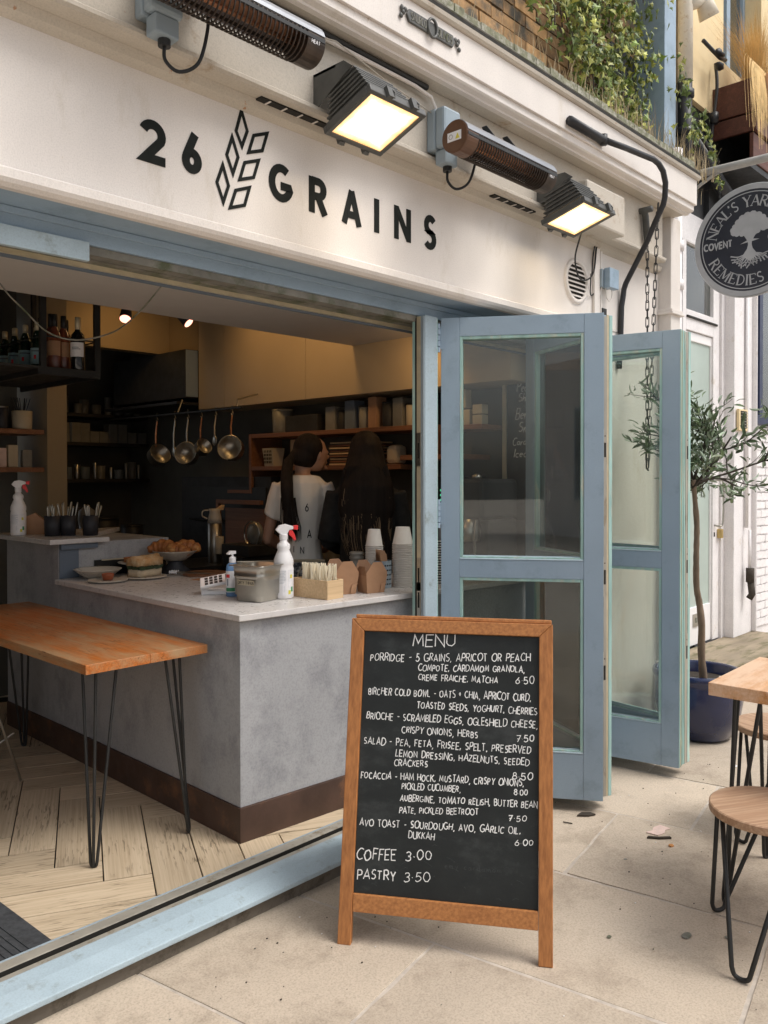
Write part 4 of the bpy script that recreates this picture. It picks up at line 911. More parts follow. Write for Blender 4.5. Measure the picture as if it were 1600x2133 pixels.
for i in range(2600):
    x = random.uniform(6.72, 7.9); y = random.uniform(2.34, 2.6); cl = 7.05 if x < 7.4 else 7.75
    a = random.uniform(-1, 1); 
    if i % 7: blade(m, (cl+random.gauss(0, .05), 2.46+random.gauss(0, .03), 4.52), (a, random.uniform(-.5, .5)), random.uniform(.45, .85), .0022, random.uniform(.1, .55))
    else:
        p0 = Vector((cl-.15+random.gauss(0, .08), 2.40, 4.55)); dx = -random.uniform(.12, .36); r_ = random.uniform(.0, .42)*random.random()
        pts = [p0, p0+Vector((dx*.5, -.06, .16)), p0+Vector((dx, -.10, .06)), p0+Vector((dx*1.12, -.12, -.10-r_*.3)), p0+Vector((dx*1.0, -.12, -.15-r_)*1)]
        q = crom(pts, 3); w3 = Vector((.0022, 0, 0)); vs = []
        for z_ in q: vs += [z_-w3, z_+w3]
        m.add(vs, [(2*k, 2*k+1, 2*k+3, 2*k+2) for k in range(len(q)-1)])
tag(m.build('pampas_grass', 'pampas'), 'golden dried pampas grass spilling out of the window planter', 'ornamental grass', kind='stuff')
# ================================================================ HANGING SIGN
SX = 5.75
sg = thing('hanging_sign', 'round navy and silver hanging sign with a tree emblem, lettered around its rim', 'sign', (SX, 2.035, 3.085))
rs = .372
def disc(mb, r0, r1, x, mi=0, n=64):
    vs = [(x, r1*math.cos(2*PI*k/n), r1*math.sin(2*PI*k/n)) for k in range(n)]
    if r0 == 0: mb.add(vs, [tuple(range(n))], mi)
    else: vs += [(x, r0*math.cos(2*PI*k/n), r0*math.sin(2*PI*k/n)) for k in range(n)]; mb.add(vs, [(k, (k+1) % n, n+(k+1) % n, n+k) for k in range(n)], mi)
m = MB(); m.cyl((-.014, 0, 0), (.014, 0, 0), rs-.001, n=64); m.build('disc', 'signnavy', sg, world=False)
m = MB()
for sx in (-1, 1):
    disc(m, rs-.034, rs, sx*.0175)
    n = 64
m.tube([(0, rs*math.cos(2*PI*k/64), rs*math.sin(2*PI*k/64)) for k in range(64)], .010, 6, closed=True)
m.build('rim', 'silver', sg, world=False)
m = MB(); disc(m, rs-.053, rs-.047, -.0152); m.build('inner_ring', 'silver', sg, world=False)
# face coordinates: u to the viewer's right (towards -y), v up
def sf(u, v, h=0): return (-.0150-.0012, -u, v)
SER = {'N': [(.0, 0, 0, 1, 1), (0, 1, .72, 0, 2), (.72, 0, .72, 1, 1)], 'E': [(.08, 0, .08, 1, 2), (.08, .97, .62, .97, 1), (.08, .03, .66, .03, 1), (.08, .5, .48, .5, 1), (.62, .97, .62, .80, 1), (.66, .03, .66, .22, 1)],
       'A': [(0, 0, .36, 1, 1), (.36, 1, .74, 0, 2), (.14, .34, .6, .34, 1)], 'L': [(.08, 0, .08, 1, 2), (.08, .03, .6, .03, 1), (.6, .03, .6, .25, 1)],
       'Y': [(0, 1, .35, .48, 2), (.35, .48, .7, 1, 1), (.35, .48, .35, 0, 2)], 'R': [(.08, 0, .08, 1, 2), (.34, .5, .72, 0, 2)], 'D': [(.08, 0, .08, 1, 2)],
       'M': [(.03, 0, .1, 1, 1), (.1, 1, .45, .1, 2), (.45, .1, .8, 1, 1), (.8, 1, .85, 0, 2)], 'I': [(.1, 0, .1, 1, 2)], 'S': [], "'": [(.08, 1, .02, .78, 2)], ' ': []}
SW = {'N': .74, 'E': .66, 'A': .74, 'L': .6, 'Y': .7, 'R': .72, 'D': .74, 'M': .9, 'I': .2, 'S': .55, "'": .12, ' ': .35}
FEET = {'N': [(0, 0), (0, 1), (.72, 1)], 'E': [(.08, 0), (.08, 1)], 'A': [(0, 0), (.74, 0)], 'L': [(.08, 0), (.08, 1)], 'Y': [(0, 1), (.7, 1), (.35, 0)], 'R': [(.08, 0), (.08, 1), (.72, 0)], 'D': [(.08, 0), (.08, 1)], 'M': [(.03, 0), (.85, 0), (.1, 1), (.8, 1)], 'I': [(.1, 0), (.1, 1)]}
def serif(mb, s, r, a0, h, top=True, gap=.16):
    """text on a circle; a0 = angle in degrees (clockwise from the left) of the first letter; top: reading clockwise"""
    x = 0; k = h*.92
    for ch in s:
        xm = x+SW[ch]/2; th = (xm*k/r)
        if top: A = PI-R(a0)-th; cx, cy = r*math.cos(A), r*math.sin(A); ex = Vector((math.sin(A), -math.cos(A))); ey = Vector((math.cos(A), math.sin(A)))
        else: A = PI+R(a0)+th; cx, cy = r*math.cos(A), r*math.sin(A); ex = Vector((-math.sin(A), math.cos(A))); ey = -Vector((math.cos(A), math.sin(A)))
        def fn(a, b, h_): p = Vector((cx, cy))+ex*((a-SW[ch]/2)*k)+ey*((b-.5)*h); return sf(p.x, p.y)
        for (ax_, ay, bx, by, wt) in SER[ch]: ribbon(mb, [(ax_, ay), (bx, by)], .17 if wt == 2 else .07, fn)
        for (fx, fy) in FEET.get(ch, []): ribbon(mb, [(fx-.13, fy), (fx+.13, fy)], .06, fn)
        if ch in 'RD':
            pts = arc(.30, .74, .30, .24, 90, -90, 8) if ch == 'R' else arc(.25, .5, .45, .47, 90, -90, 10)
            ribbon(mb, [(.08, pts[0][1])]+pts+[(.08, pts[-1][1])], .10, fn)
        if ch == 'S': ribbon(mb, arc(.28, .74, .22, .23, 35, 265, 8)+arc(.27, .26, .24, .23, 88, -145, 8), .12, fn)
        x += SW[ch]+gap
m = MB(); serif(m, "NEAL'S YARD", .262, 12, .070); m.build('upper_lettering', 'silver', sg, world=False)
m = MB(); serif(m, 'REMEDIES', .264, 22, .070, False); m.build('lower_lettering', 'silver', sg, world=False)
m = MB()
for s_, u0, sl in (('COVENT', -.308, .0), ('GARDEN', .120, .0)):
    k = .188/textw(s_, .24); x = 0
    for ch in s_:
        for st in GL[ch][1]: ribbon(m, [(u0+(x+a)*k, -.020+b*.042) for a, b in st], .0105, sf)
        x += GL[ch][0]+.24
m.build('side_lettering', 'silver', sg, world=False, kind='stuff')
m = MB()     # tree emblem
cr = [(-.128, .075), (-.118, .105), (-.10, .125), (-.075, .155), (-.04, .178), (0, .186), (.045, .178), (.08, .157), (.105, .13), (.122, .10), (.128, .072), (.105, .052), (.07, .058), (.045, .036), (-.04, .036), (-.07, .045), (-.10, .046)]
cs = []
for i in range(len(cr)):
    a, b = Vector(cr[i-1]), Vector(cr[i]); nrm = Vector(((b-a).y, -(b-a).x))
    if nrm.dot((a+b)/2-Vector((0, .1))) < 0: nrm = -nrm
    cs += [a, a+(b-a)*.3+nrm*.22, a+(b-a)*.7+nrm*.22]
m.add([sf(0, .10)]+[sf(p.x, p.y) for p in cs], [(0, 1+i, 1+(i+1) % len(cs)) for i in range(len(cs))])
tr = [(-.05, .055), (-.015, .02), (-.012, -.03), (-.022, -.07), (-.05, -.10), (0, -.14), (.05, -.10), (.022, -.07), (.012, -.03), (.015, .02), (.05, .055), (.0, .07)]
m.add([sf(0, -.03)]+[(sf(a, b)[0]-.0003, -a, b) for a, b in tr], [(0, 1+i, 1+(i+1) % len(tr)) for i in range(len(tr))])
m.add([sf(-.012, .004), sf(-.065, -.018), sf(-.012, -.012)], [(0, 1, 2)]); m.add([sf(.012, .008), sf(.062, -.002), sf(.012, -.010)], [(0, 1, 2)])
rr = random.Random(5)
for k in range(13):
    a = R(195+k*12.5+rr.uniform(-3, 3)); l = rr.uniform(.085, .115); b = a+rr.choice((-1, 1))*.55
    p0 = Vector((.02*math.cos(a), -.085+.01*math.sin(a))); p1 = p0+Vector((math.cos(a), math.sin(a)*.85))*l*.55; p2 = p1+Vector((math.cos(b), math.sin(b)*.85))*l*.5
    q = crom([(p0.x, p0.y, 0), (p1.x, p1.y, 0), (p2.x, p2.y, 0)], 4); ribbon(m, [(v.x, v.y) for v in q], .0085, sf)
    b2 = a-(b-a); p3 = p1+Vector((math.cos(b2), math.sin(b2)*.85))*l*.38; q = crom([(p1.x, p1.y, 0), ((p1.x+p3.x)/2+.004, (p1.y+p3.y)/2, 0), (p3.x, p3.y, 0)], 3); ribbon(m, [(v.x, v.y) for v in q], .006, sf)
m.build('tree_emblem', 'silver', sg, world=False)
br = thing('sign_bracket', 'grey painted iron bracket arm carrying the round hanging sign', 'bracket', (SX, 2.5, 3.62))
m = MB(); m.tube([(SX, 2.70, 3.625), (SX, 2.45, 3.62), (SX, 1.1, 3.60)], .027, 12); m.build('arm', 'galv', br, smooth=True)
m = MB(); m.tube(crom([(SX, 2.52, 3.40), (SX, 2.44, 3.50), (SX, 2.32, 3.57), (SX, 2.24, 3.60)], 6), .012, 8); m.build('brace', 'galv', br, smooth=True)
m = MB(); m.box(SX-.05, SX+.05, 2.52, 2.70, 3.35, 3.70); m.build('wall_block', 'wpaint', br, bev=.01)
for yy, lb in ((2.245, 'short fine chain holding the near side of the hanging sign'), (1.825, 'short fine chain holding the outer side of the hanging sign')):
    zt = 3.085+math.sqrt(max(.01, rs*rs-(yy-2.035)**2)); chain([(SX, yy, 3.60), (SX, yy-.004, zt)], 'sign_chain', lb, L=.036, r=.0028, wd=.011)
# ================================================================ BIFOLD LEAVES
def leaf(p0, p1, label, th=.055, side=1, z0=.055, z1=2.222, hinges=True, lock=False, sticker=False, strips=None):
    """p0 = end at the wall, p1 = outer end, both on the viewed face; side = where the thickness goes (+1 left of p0->p1)"""
    p0 = Vector(p0); p1 = Vector(p1); L = (p1-p0).length; a = math.atan2(p1.y-p0.y, p1.x-p0.x)
    t = thing('bifold_leaf', label, 'folding door', (p0.x, p0.y, 0), a, 'folded door leaves')
    y0, y1 = (0, th) if side > 0 else (-th, 0)
    st = .085; H = [(z0, z0+.205), (1.040, 1.122), (z1-.085, z1)]
    def bx(nm, m, *b, bev=.0015):
        mb = MB()
        for q in b: mb.box(*q)
        return mb.build(nm, m, t, world=False, bev=bev)
    for x0, x1 in ((0, st), (L-st, L)): bx('stile', 'blue', (x0, x1, y0, y1, z0, z1))
    for q0, q1 in H: bx('rail', 'blue', (st+.0006, L-st-.0006, y0+.0005, y1-.0005, q0, q1))
    ym = (y0+y1)/2
    for q0, q1 in ((H[0][1], H[1][0]), (H[1][1], H[2][0])):
        m = MB()
        for s in (-1, 1):
            ya, yb = (y0+.004, ym-.005) if s < 0 else (ym+.005, y1-.004)
            m.box(st+.0008, st+.014, ya, yb, q0, q1); m.box(L-st-.014, L-st-.0008, ya, yb, q0, q1); m.box(st+.014, L-st-.014, ya, yb, q0, q0+.014); m.box(st+.014, L-st-.014, ya, yb, q1-.014, q1)
        m.build('glazing_bead', 'mint', t, world=False, bev=.002)
        for s in (-1, 1):
            ya, yb = (y0-.001, ym-.006) if s < 0 else (ym+.006, y1+.001)
            m = MB(); m.hexa([(st+.0009, ya, q0+.001), (L-st-.0009, ya, q0+.001), (L-st-.0009, yb, q0+.001), (st+.0009, yb, q0+.001), (st+.0009, ya, q0+(.004 if s < 0 else .018)), (L-st-.0009, ya, q0+(.004 if s < 0 else .018)), (L-st-.0009, yb, q0+(.018 if s < 0 else .004)), (st+.0009, yb, q0+(.018 if s < 0 else .004))]); m.build('sloping_bead', 'blue_worn', t, world=False)
        bx('glass_pane', 'glass', (st+.01, L-st-.01, ym-.003, ym+.003, q0+.008, q1-.008), bev=0)
    if strips:   # edge of the leaf, seen end on: seal, lock strip and cover strips, in order across the thickness
        yy = y0
        for k, (wd, m_, pr_) in enumerate(strips):
            mb = MB(); mb.box(L+.0006, L+.0006+pr_, yy+.0006, yy+wd-.0006, z0+.004, z1-.004*(k % 3)); mb.build('edge_strip', m_, t, world=False); yy += wd
    if lock:
        for z in (.62, 1.05, 1.62):
            bx('lock_plate', 'steel', (L+.007, L+.0085, y0+.018, y0+.036, z-.09, z+.09), bev=0)
            m = MB(); m.box(L+.0086, L+.0092, y0+.022, y0+.032, z-.035, z+.03); m.cyl((L+.0086, y0+.027, z+.06), (L+.0092, y0+.027, z+.06), .003); m.build('lock_slot', 'duct', t, world=False)
    if hinges:
        for z in (.30, 1.33, 2.13):
            m = MB()
            for k in range(5): m.cyl((-.012, y0-.012, z-.065+.0265*k), (-.012, y0-.012, z-.065+.0265*k+.0235), .0105+.0008*(k % 2), n=12)
            m.box(-.016, .018, y0-.004, y0-.0008, z-.05, z+.05); m.build('hinge', 'blue', t, world=False, smooth=False)
    if sticker:
        m = MB(); cx, cz = L*.5, 1.72; q = [(-.07, .07), (0, .17), (.07, .07)]
        yf = ym+.0045
        f_ = lambda a, b, h: (cx+a, yf, cz+b)
        ribbon(m, [(-.085, .06), (0, .15), (.085, .06)], .0025, f_); ribbon(m, [(-.085, -.06), (0, -.15), (.085, -.06)], .0025, f_)
        k = .15/textw('26 GRAINS'); x = 0
        for ch in '26 GRAINS':
            for s_ in GL[ch][1]: ribbon(m, [(-.075+(x+a)*k, -.008+b*.018) for a, b in s_], .0026, f_)
            x += GL[ch][0]+.22
        m.build('window_transfer', 'whitecard', t, world=False)
    return t
E2 = [(.012, 'mint', .004), (.005, 'mint', .009), (.014, 'mint', .002), (.018, 'alu', .006), (.008, 'foil', .009), (.012, 'cream', .004)]
leaf((2.925, 2.405), (3.320, 1.801), 'nearest folded glazed door leaf standing open beside the chalkboard', strips=None)
leaf((3.650, 2.43), (3.347, 1.840), 'second glazed leaf folded in a V behind the nearest one, with small window transfer', th=.070, side=1, hinges=False, lock=True, sticker=True, strips=[(.013, 'white', .004), (.008, 'duct', .003), (.016, 'alu', .008), (.012, 'foil', .005), (.017, 'mint', .006)])
leaf((3.805, 2.44), (3.952, 1.733), 'third glazed leaf standing open in front of the hanging chain', strips=[(.014, 'mint', .004), (.006, 'foil', .007), (.020, 'mint', .003), (.015, 'mint', .006)])
leaf((4.10, 2.43), (4.018, 1.745), 'furthest glazed leaf folded close behind the third one', side=1, th=.062, hinges=False, lock=True, strips=[(.010, 'mint', .006), (.018, 'alu', .008), (.012, 'lead', .004), (.022, 'mint', .004)])
# narrow fixed stile where the folding leaves meet the opening
pj = thing('door_post', 'pale blue door post with worn metal lock strip between the counter and the folded leaves', 'door post', (2.845, 2.44, 0))
m = MB(); m.box(2.808, 2.892, 2.400, 2.470, .09, 2.2205); m.build('post', 'blue_worn', pj, bev=.0015)
m = MB(); m.box(2.8935, 2.9005, 2.404, 2.47, .09, 2.218); m.build('seal', 'mint', pj)
m = MB(); m.box(2.799, 2.8072, 2.402, 2.418, .09, 2.215); m.build('lock_edge', 'greyplastic', pj)
m = MB(); m.box(2.799, 2.8072, 2.419, 2.442, .09, 2.215); m.build('brass_strip', 'foil', pj)
m = MB(); m.box(2.799, 2.8072, 2.443, 2.452, .09, 2.21); m.box(2.799, 2.8072, 2.453, 2.468, .09, 2.215, 1); m.build('green_edge', ['duct', 'mint'], pj)
for z in (.95, 1.06, 1.62):
    m = MB(); m.box(2.797, 2.7988, 2.420, 2.440, z-.075, z+.075); m.box(2.7962, 2.7969, 2.425, 2.435, z-.04, z+.03, 1); m.build('keep_plate', ['steel', 'duct'], pj)
# ================================================================ CHALKBOARD
AO = Vector((1.99, 1.631, 0)); AU = Vector((.534, -.846, 0)).normalized(); AV = Vector((.176, .111, .978)).normalized(); AN = AU.cross(AV).normalized()   # AN points at the reader
ab = thing('a_board', 'wooden A frame chalkboard menu standing on the paving', 'chalkboard', AO)
def apt(u, v, d): return AO+AU*u+AV*v+AN*d
def abox(nm, m, u0, u1, v0, v1, d0, d1, bev=.0025, par=None, quad=None):
    mb = MB(); q = quad or [(u0, v0), (u1, v0), (u1, v1), (u0, v1)]
    mb.hexa([apt(u, v, d0) for u, v in q]+[apt(u, v, d1) for u, v in q]); return mb.build(nm, m, par or ab, bev=bev)
W2, H1, ST = .339, 1.035, .044
fr = None
abox('front_stile', 'pineX', 0, 0, 0, 0, -.022, .004, quad=[(-W2, 0), (-W2+ST, 0), (-W2+ST, H1-ST+.002), (-W2, H1)])
abox('front_stile', 'pineX', 0, 0, 0, 0, -.022, .004, quad=[(W2-ST, 0), (W2, 0), (W2, H1), (W2-ST, H1-ST+.002)])
abox('top_rail', 'pineH', 0, 0, 0, 0, -.022, .0035, quad=[(-W2+.001, H1), (-W2+ST, H1-ST+.0022), (W2-ST, H1-ST+.0022), (W2-.001, H1)])
abox('bottom_rail', 'pineH', -W2+ST+.0006, W2-ST-.0006, .100, .155, -.02, .003)
pb_ = abox('writing_panel', 'board', -W2+ST+.0004, W2-ST-.0004, .1555, H1-ST+.0005, -.014, -.008, bev=0)
abox('foot_pad', 'rubber', -W2+.002, -W2+ST-.002, -.006, -.0005, -.02, .002, bev=0); abox('foot_pad', 'rubber', W2-ST+.002, W2-.002, -.006, -.0005, -.02, .002, bev=0)
# rear frame, leaning the other way from the hinge at the top
top = AO+AV*(H1-.004)-AN*.024; hb = Vector((-AN.x, -AN.y, 0)).normalized()
BV = ((AO+hb*.655)-top).normalized(); BV = (Vector((AO.x+hb.x*.64, AO.y+hb.y*.64, 0))-top); BL = BV.length; BV.normalize(); BN = BV.cross(AU).normalized()
def bbox(nm, m, u0, u1, v0, v1, d0, d1, bev=.0025):
    mb = MB(); q = [(u0, v0), (u1, v0), (u1, v1), (u0, v1)]
    P3 = lambda u, v, d: top+AU*u+BV*v+BN*d
    mb.hexa([P3(u, v, d0) for u, v in q]+[P3(u, v, d1) for u, v in q]); return mb.build(nm, m, ab, bev=bev)
bbox('rear_stile', 'pineX', -W2, -W2+ST, .0, BL, 0, .022); bbox('rear_stile', 'pineX', W2-ST, W2, .0, BL, 0, .022)
bbox('rear_rail', 'pineH', -W2+ST+.0006, W2-ST-.0006, .0, .05, .001, .021); bbox('rear_rail', 'pineH', -W2+ST+.0006, W2-ST-.0006, BL-.16, BL-.11, .001, .021)
bbox('rear_panel', 'board', -W2+ST+.0004, W2-ST-.0004, .0504, BL-.1604, .008, .014, 0)
abox('top_strip', 'pineH', -W2+.012, W2-.004, H1+.0006, H1+.014, -.05, -.006, bev=.003)
for s in (-.22, .22): abox('hinge', 'brass', s-.02, s+.02, H1-.02, H1+.0004, -.024, -.0222, bev=0)
TX = [('MENU', -0.1264, 0.947, 0.015, 0.9513, 0.0356), ('PORRIDGE - 5 GRAINS, APRICOT OR PEACH', -0.271, 0.892, 0.2646, 0.914, 0.0240), ('COMPOTE, CARDAMOM GRANOLA,', -0.105, 0.8667, 0.247, 0.8769, 0.0196), ('CREME FRAICHE, MATCHA', -0.1041, 0.8368, 0.1604, 0.8377, 0.0186), ('6.50', 0.2193, 0.8384, 0.2777, 0.8411, 0.0226), ('BIRCHER COLD BOWL - OATS + CHIA, APRICOT CURD,', -0.2717, 0.7815, 0.2678, 0.7867, 0.0217), ('TOASTED SEEDS, YOGHURT, CHERRIES', -0.1054, 0.7452, 0.2881, 0.7447, 0.0204), ('BRIOCHE - SCRAMBLED EGGS, OGLESHIELD CHEESE,', -0.2753, 0.7022, 0.2897, 0.7015, 0.0214), ('CRISPY ONIONS, HERBS', -0.1542, 0.6641, 0.0979, 0.6611, 0.0202), ('7.50', 0.2233, 0.657, 0.2784, 0.6603, 0.0196), ('SALAD - PEA, FETA, FRISEE, SPELT, PRESERVED', -0.2808, 0.6205, 0.2686, 0.6222, 0.0212), ('LEMON DRESSING, HAZELNUTS, SEEDED', -0.1715, 0.5868, 0.2638, 0.5846, 0.02), ('CRACKERS', -0.1757, 0.5567, -0.0656, 0.5607, 0.0188), ('8.50', 0.2118, 0.5378, 0.2739, 0.5419, 0.0203), ('FOCACCIA - HAM HOCK, MUSTARD, CRISPY ONIONS,', -0.2867, 0.5116, 0.2468, 0.5209, 0.0199), ('PICKLED CUCUMBER,', -0.1478, 0.4843, 0.0444, 0.4888, 0.0187), ('8.00', 0.2172, 0.4911, 0.2593, 0.4931, 0.0163), ('AUBERGINE, TOMATO RELISH, BUTTER BEAN', -0.1517, 0.4483, 0.2891, 0.4572, 0.0185), ('PATE, PICKLED BEETROOT', -0.153, 0.4106, 0.103, 0.4232, 0.0175), ('7.50', 0.2005, 0.4114, 0.2563, 0.4156, 0.0161), ('AVO TOAST - SOURDOUGH, AVO, GARLIC OIL,', -0.2836, 0.3619, 0.2379, 0.3766, 0.0204), ('DUKKAH', -0.1202, 0.3343, -0.0371, 0.3375, 0.0202), ('6.00', 0.221, 0.3401, 0.2773, 0.3446, 0.0168), ('COFFEE', -0.2893, 0.2568, -0.1608, 0.2674, 0.0317), ('3.00', -0.1272, 0.2669, -0.043, 0.2739, 0.0285), ('PASTRY', -0.2844, 0.1978, -0.1584, 0.2026, 0.0286), ('3.50', -0.1311, 0.2017, -0.0477, 0.209, 0.0273)]
m = MB()
for s_, u0, v0, u1, v1, h in TX:
    k = (v1-v0)/(u1-u0)
    fn = lambda a, b, d, u0=u0, v0=v0, k=k: apt(u0+a, v0+a*k+b, -.0074+d)
    write(m, s_, u1-u0, h, .0027 if h < .028 else .0035, fn, .26, .095, slant=.06)
m.build('chalk_lettering', 'chalk', pb_, kind='stuff')
m = MB()
for k in range(26):
    a = random.uniform(-.25, .25); b = random.choice((random.uniform(.17, .33), random.uniform(.2, .95))); l = random.uniform(.004, .03); g_ = random.uniform(-.4, .4)
    ribbon(m, [(a, b), (a+l*.5, b+l*g_+.004), (a+l, b+l*g_*1.5)], .0009, lambda x, y, h: apt(x, y, -.0077))
write(m, 'emy cardamom', .18, .02, .0012, lambda a, b, h: apt(.0+a, .255+b*.9, -.0077), .3, .05)
m.build('faint_chalk_marks', 'chalkfaint', pb_, kind='stuff')
# ================================================================ TABLES AND STOOLS
def hairpin(mb, foot, tops, r=.006):
    """three rods from the table underside meeting in two U bends at the foot"""
    f = Vector(foot); a, b, c = [Vector(t) for t in tops]; up_ = Vector((0, 0, 1))
    def U(p, q, off):
        da = (p-f); db = (q-f); ha = Vector((da.x, da.y, 0)); hb_ = Vector((db.x, db.y, 0)); sep = (ha-hb_); sep = sep.normalized() if sep.length > .001 else Vector((1, 0, 0))
        f1 = f+sep*.012+up_*.022+off; f2 = f-sep*.012+up_*.022+off
        pts = [p, f1+(p-f1)*.04]+crom([f1, f+sep*.0085+up_*.009+off, f+up_*.006+off, f-sep*.0085+up_*.009+off, f2], 4)+[f2+(q-f2)*.04, q]
        mb.tube(pts, r, 8)
    U(a, b, Vector((0, 0, 0))); n_ = (b-a).cross(up_); n_ = n_.normalized() if n_.length > 0 else Vector((1, 0, 0))
    mb.tube([c, f+(c-f).normalized()*.05+n_*.006, f+up_*.008+n_*.004], r, 8)
def table(name, label, cx, cy, lx, ly, ztop, zf, th, mtop, boards=1, leg_in=.08, rz=0, spread=.055, r=.006):
    t = thing(name, label, 'table', (cx, cy, zf), rz)
    for k in range(boards):
        x0 = -lx/2+lx*k/boards; x1 = -lx/2+lx*(k+1)/boards; m = MB(); m.box(x0+(.0006 if k else 0), x1, -ly/2, ly/2, ztop-zf-th, ztop-zf-(.001 if k % 2 else 0)); m.build('board', mtop, t, world=False, bev=.0022)
    for sx in (-1, 1):
        for sy in (-1, 1):
            zt = ztop-zf-th; bx_, by = sx*(lx/2-leg_in), sy*(ly/2-leg_in); m = MB()
            fx, fy = bx_+sx*.03, by+sy*.03
            hairpin(m, (fx, fy, 0), [(bx_+sx*spread*.4, by-sy*spread*1.4, zt), (bx_-sx*spread*1.4, by+sy*spread*.4, zt), (bx_+sx*spread*.1, by+sy*spread*.1, zt)], r)
            m.box(min(bx_-sx*spread*1.7, bx_+sx*spread*.6), max(bx_-sx*spread*1.7, bx_+sx*spread*.6), min(by-sy*spread*1.7, by+sy*spread*.6), max(by-sy*spread*1.7, by+sy*spread*.6), zt-.004, zt-.0002)
            m.build('hairpin_leg', 'darkmetal', t, world=False, smooth=False)
    return t
table('indoor_table', 'long worn orange wooden table on black hairpin legs beside the concrete counter', 1.655, 3.61, .515, 1.66, .830, .070, .036, 'tablew', 2, .085, spread=.05)
table('outdoor_table', 'orange wooden table on black hairpin legs on the paving at the right', 3.155, .61, .545, 1.10, .780, .0, .045, 'tableo', 1, .075, rz=R(1.5), spread=.06, r=.0075)
# chair with pale crossed wire legs just beyond the indoor table
wc = thing('wire_stool', 'thin pale wire legged stool half hidden under the left side of the indoor table', 'stool', (1.35, 4.05, .07))
m = MB(); m.tube([(1.42, 3.75, .62), (1.62, 3.86, .085)], .006, 6); m.tube([(1.58, 3.84, .32), (1.18, 3.86, .11)], .005, 6); m.tube([(1.15, 3.75, .62), (1.05, 3.7, .08)], .006, 6); m.tube([(1.42, 4.1, .62), (1.55, 4.25, .08)], .006, 6); m.build('wire_legs', 'steel', wc)
m = MB(); m.lathe([(.15, 0), (.17, .006), (.17, .03), (.16, .036)], (1.29, 3.95, .60), 24); m.build('seat', 'stoolw', wc, smooth=False)
def stool(x, y, label, rz, h=.455, r=.178):
    t = thing('stool', label, 'stool', (x, y, 0), rz, 'round wooden stools with hairpin legs')
    m = MB(); m.lathe([(r-.003, 0), (r, .003), (r, .024), (r-.004, .027)], (0, 0, h-.027), 48); m.build('seat', 'stoolw', t, world=False)
    for k in range(3):
        a = 2*PI*k/3; c, s = math.cos(a), math.sin(a); f = Vector((c*(r+.055), s*(r+.055), 0)); p = Vector((-s, c, 0)); mb = MB(); u_ = Vector((0, 0, 1))
        A_ = Vector((c*r*.62, s*r*.62, h-.03))+p*.105; B_ = Vector((c*r*.62, s*r*.62, h-.03))-p*.105
        f1 = f+p*.028+u_*.035; f2 = f-p*.028+u_*.035
        mb.tube([A_]+crom([f1, f+p*.020+u_*.014, f+u_*.0075, f-p*.020+u_*.014, f2], 5)+[B_], .0072, 10)
        mb.box(A_.x-.02, A_.x+.02, A_.y-.02, A_.y+.02, h-.031, h-.0275); mb.build('hairpin_leg', 'darkmetal', t, world=False, smooth=True)
    return t
s1 = stool(2.725, .900, 'nearest round wooden stool in front of the outdoor table, seat fully lit', R(60))
s2 = stool(3.66, 1.165, 'round wooden stool beyond the outdoor table, seen between its legs', R(160))
# ================================================================ POT AND OLIVE TREE
px_, py_ = 4.72, 1.955
pt = thing('glazed_pot', 'large cobalt blue glazed pot holding the olive tree', 'plant pot', (px_, py_, 0))
m = MB(); m.lathe([(.15, .0), (.185, .02), (.225, .12), (.243, .22), (.240, .31), (.236, .335), (.250, .345), (.256, .365), (.250, .382), (.232, .384), (.222, .37), (.216, .30)], (0, 0, 0), 48); m.f = [f for f in m.f if len(f) < 40 or max(m.v[i][2] for i in f) < .05]; m.m = [0]*len(m.f)
m.build('pot_body', 'pot', pt, world=False, smooth=True)
m = MB(); m.lathe([(.0, .325), (.12, .328), (.219, .318)], (0, 0, 0), 32, close=True); m.build('soil', 'soil', pt, world=False)
m = MB()
for k in range(9): m.ell((.08+random.uniform(-.04, .05), -.10+random.uniform(-.04, .04), .335), (.010, .008, .005), 6, 4)
m.build('white_pebble', 'white', pt, world=False, kind='stuff')
tree = thing('olive_tree', 'slender olive tree with narrow silvery leaves growing from the blue pot', 'tree', (px_, py_, .33))
m = MB(); tk = [(4.665, 1.90, .32), (4.63, 1.90, .50), (4.595, 1.885, .66), (4.60, 1.90, .78), (4.56, 1.90, .88), (4.53, 1.89, 1.05), (4.525, 1.885, 1.22), (4.50, 1.885, 1.36), (4.475, 1.885, 1.48)]
q = crom(tk, 5); m.tube(q, [.021-.008*i/len(q)+random.uniform(-.001, .0015) for i in range(len(q))], 10); m.build('trunk', 'bark', tree, smooth=True)
br_ = []
m = MB()
def limb(p, d, l, r, depth):
    d = Vector(d).normalized(); pts = [Vector(p)]
    for k in range(4):
        d = (d+Vector((random.gauss(0, .16), random.gauss(0, .16), random.gauss(.05, .12)))).normalized(); pts.append(pts[-1]+d*l/4)
    q = crom(pts, 2); m.tube(q, [r*(1-.55*i/len(q)) for i in range(len(q))], 5 if depth else 6)
    for p_ in pts[1 if depth < 2 else 0:]: br_.append((p_, d, depth))
    if depth < 2:
        for k in range(3 if depth else 3):
            i = random.choice((1, 2, 3, 4)); dd = d+Vector((random.gauss(0, .8), random.gauss(0, .8), random.gauss(.0, .45))); limb(pts[i], dd, l*random.uniform(.5, .75), r*.55, depth+1)
cr0 = Vector((4.475, 1.885, 1.47))
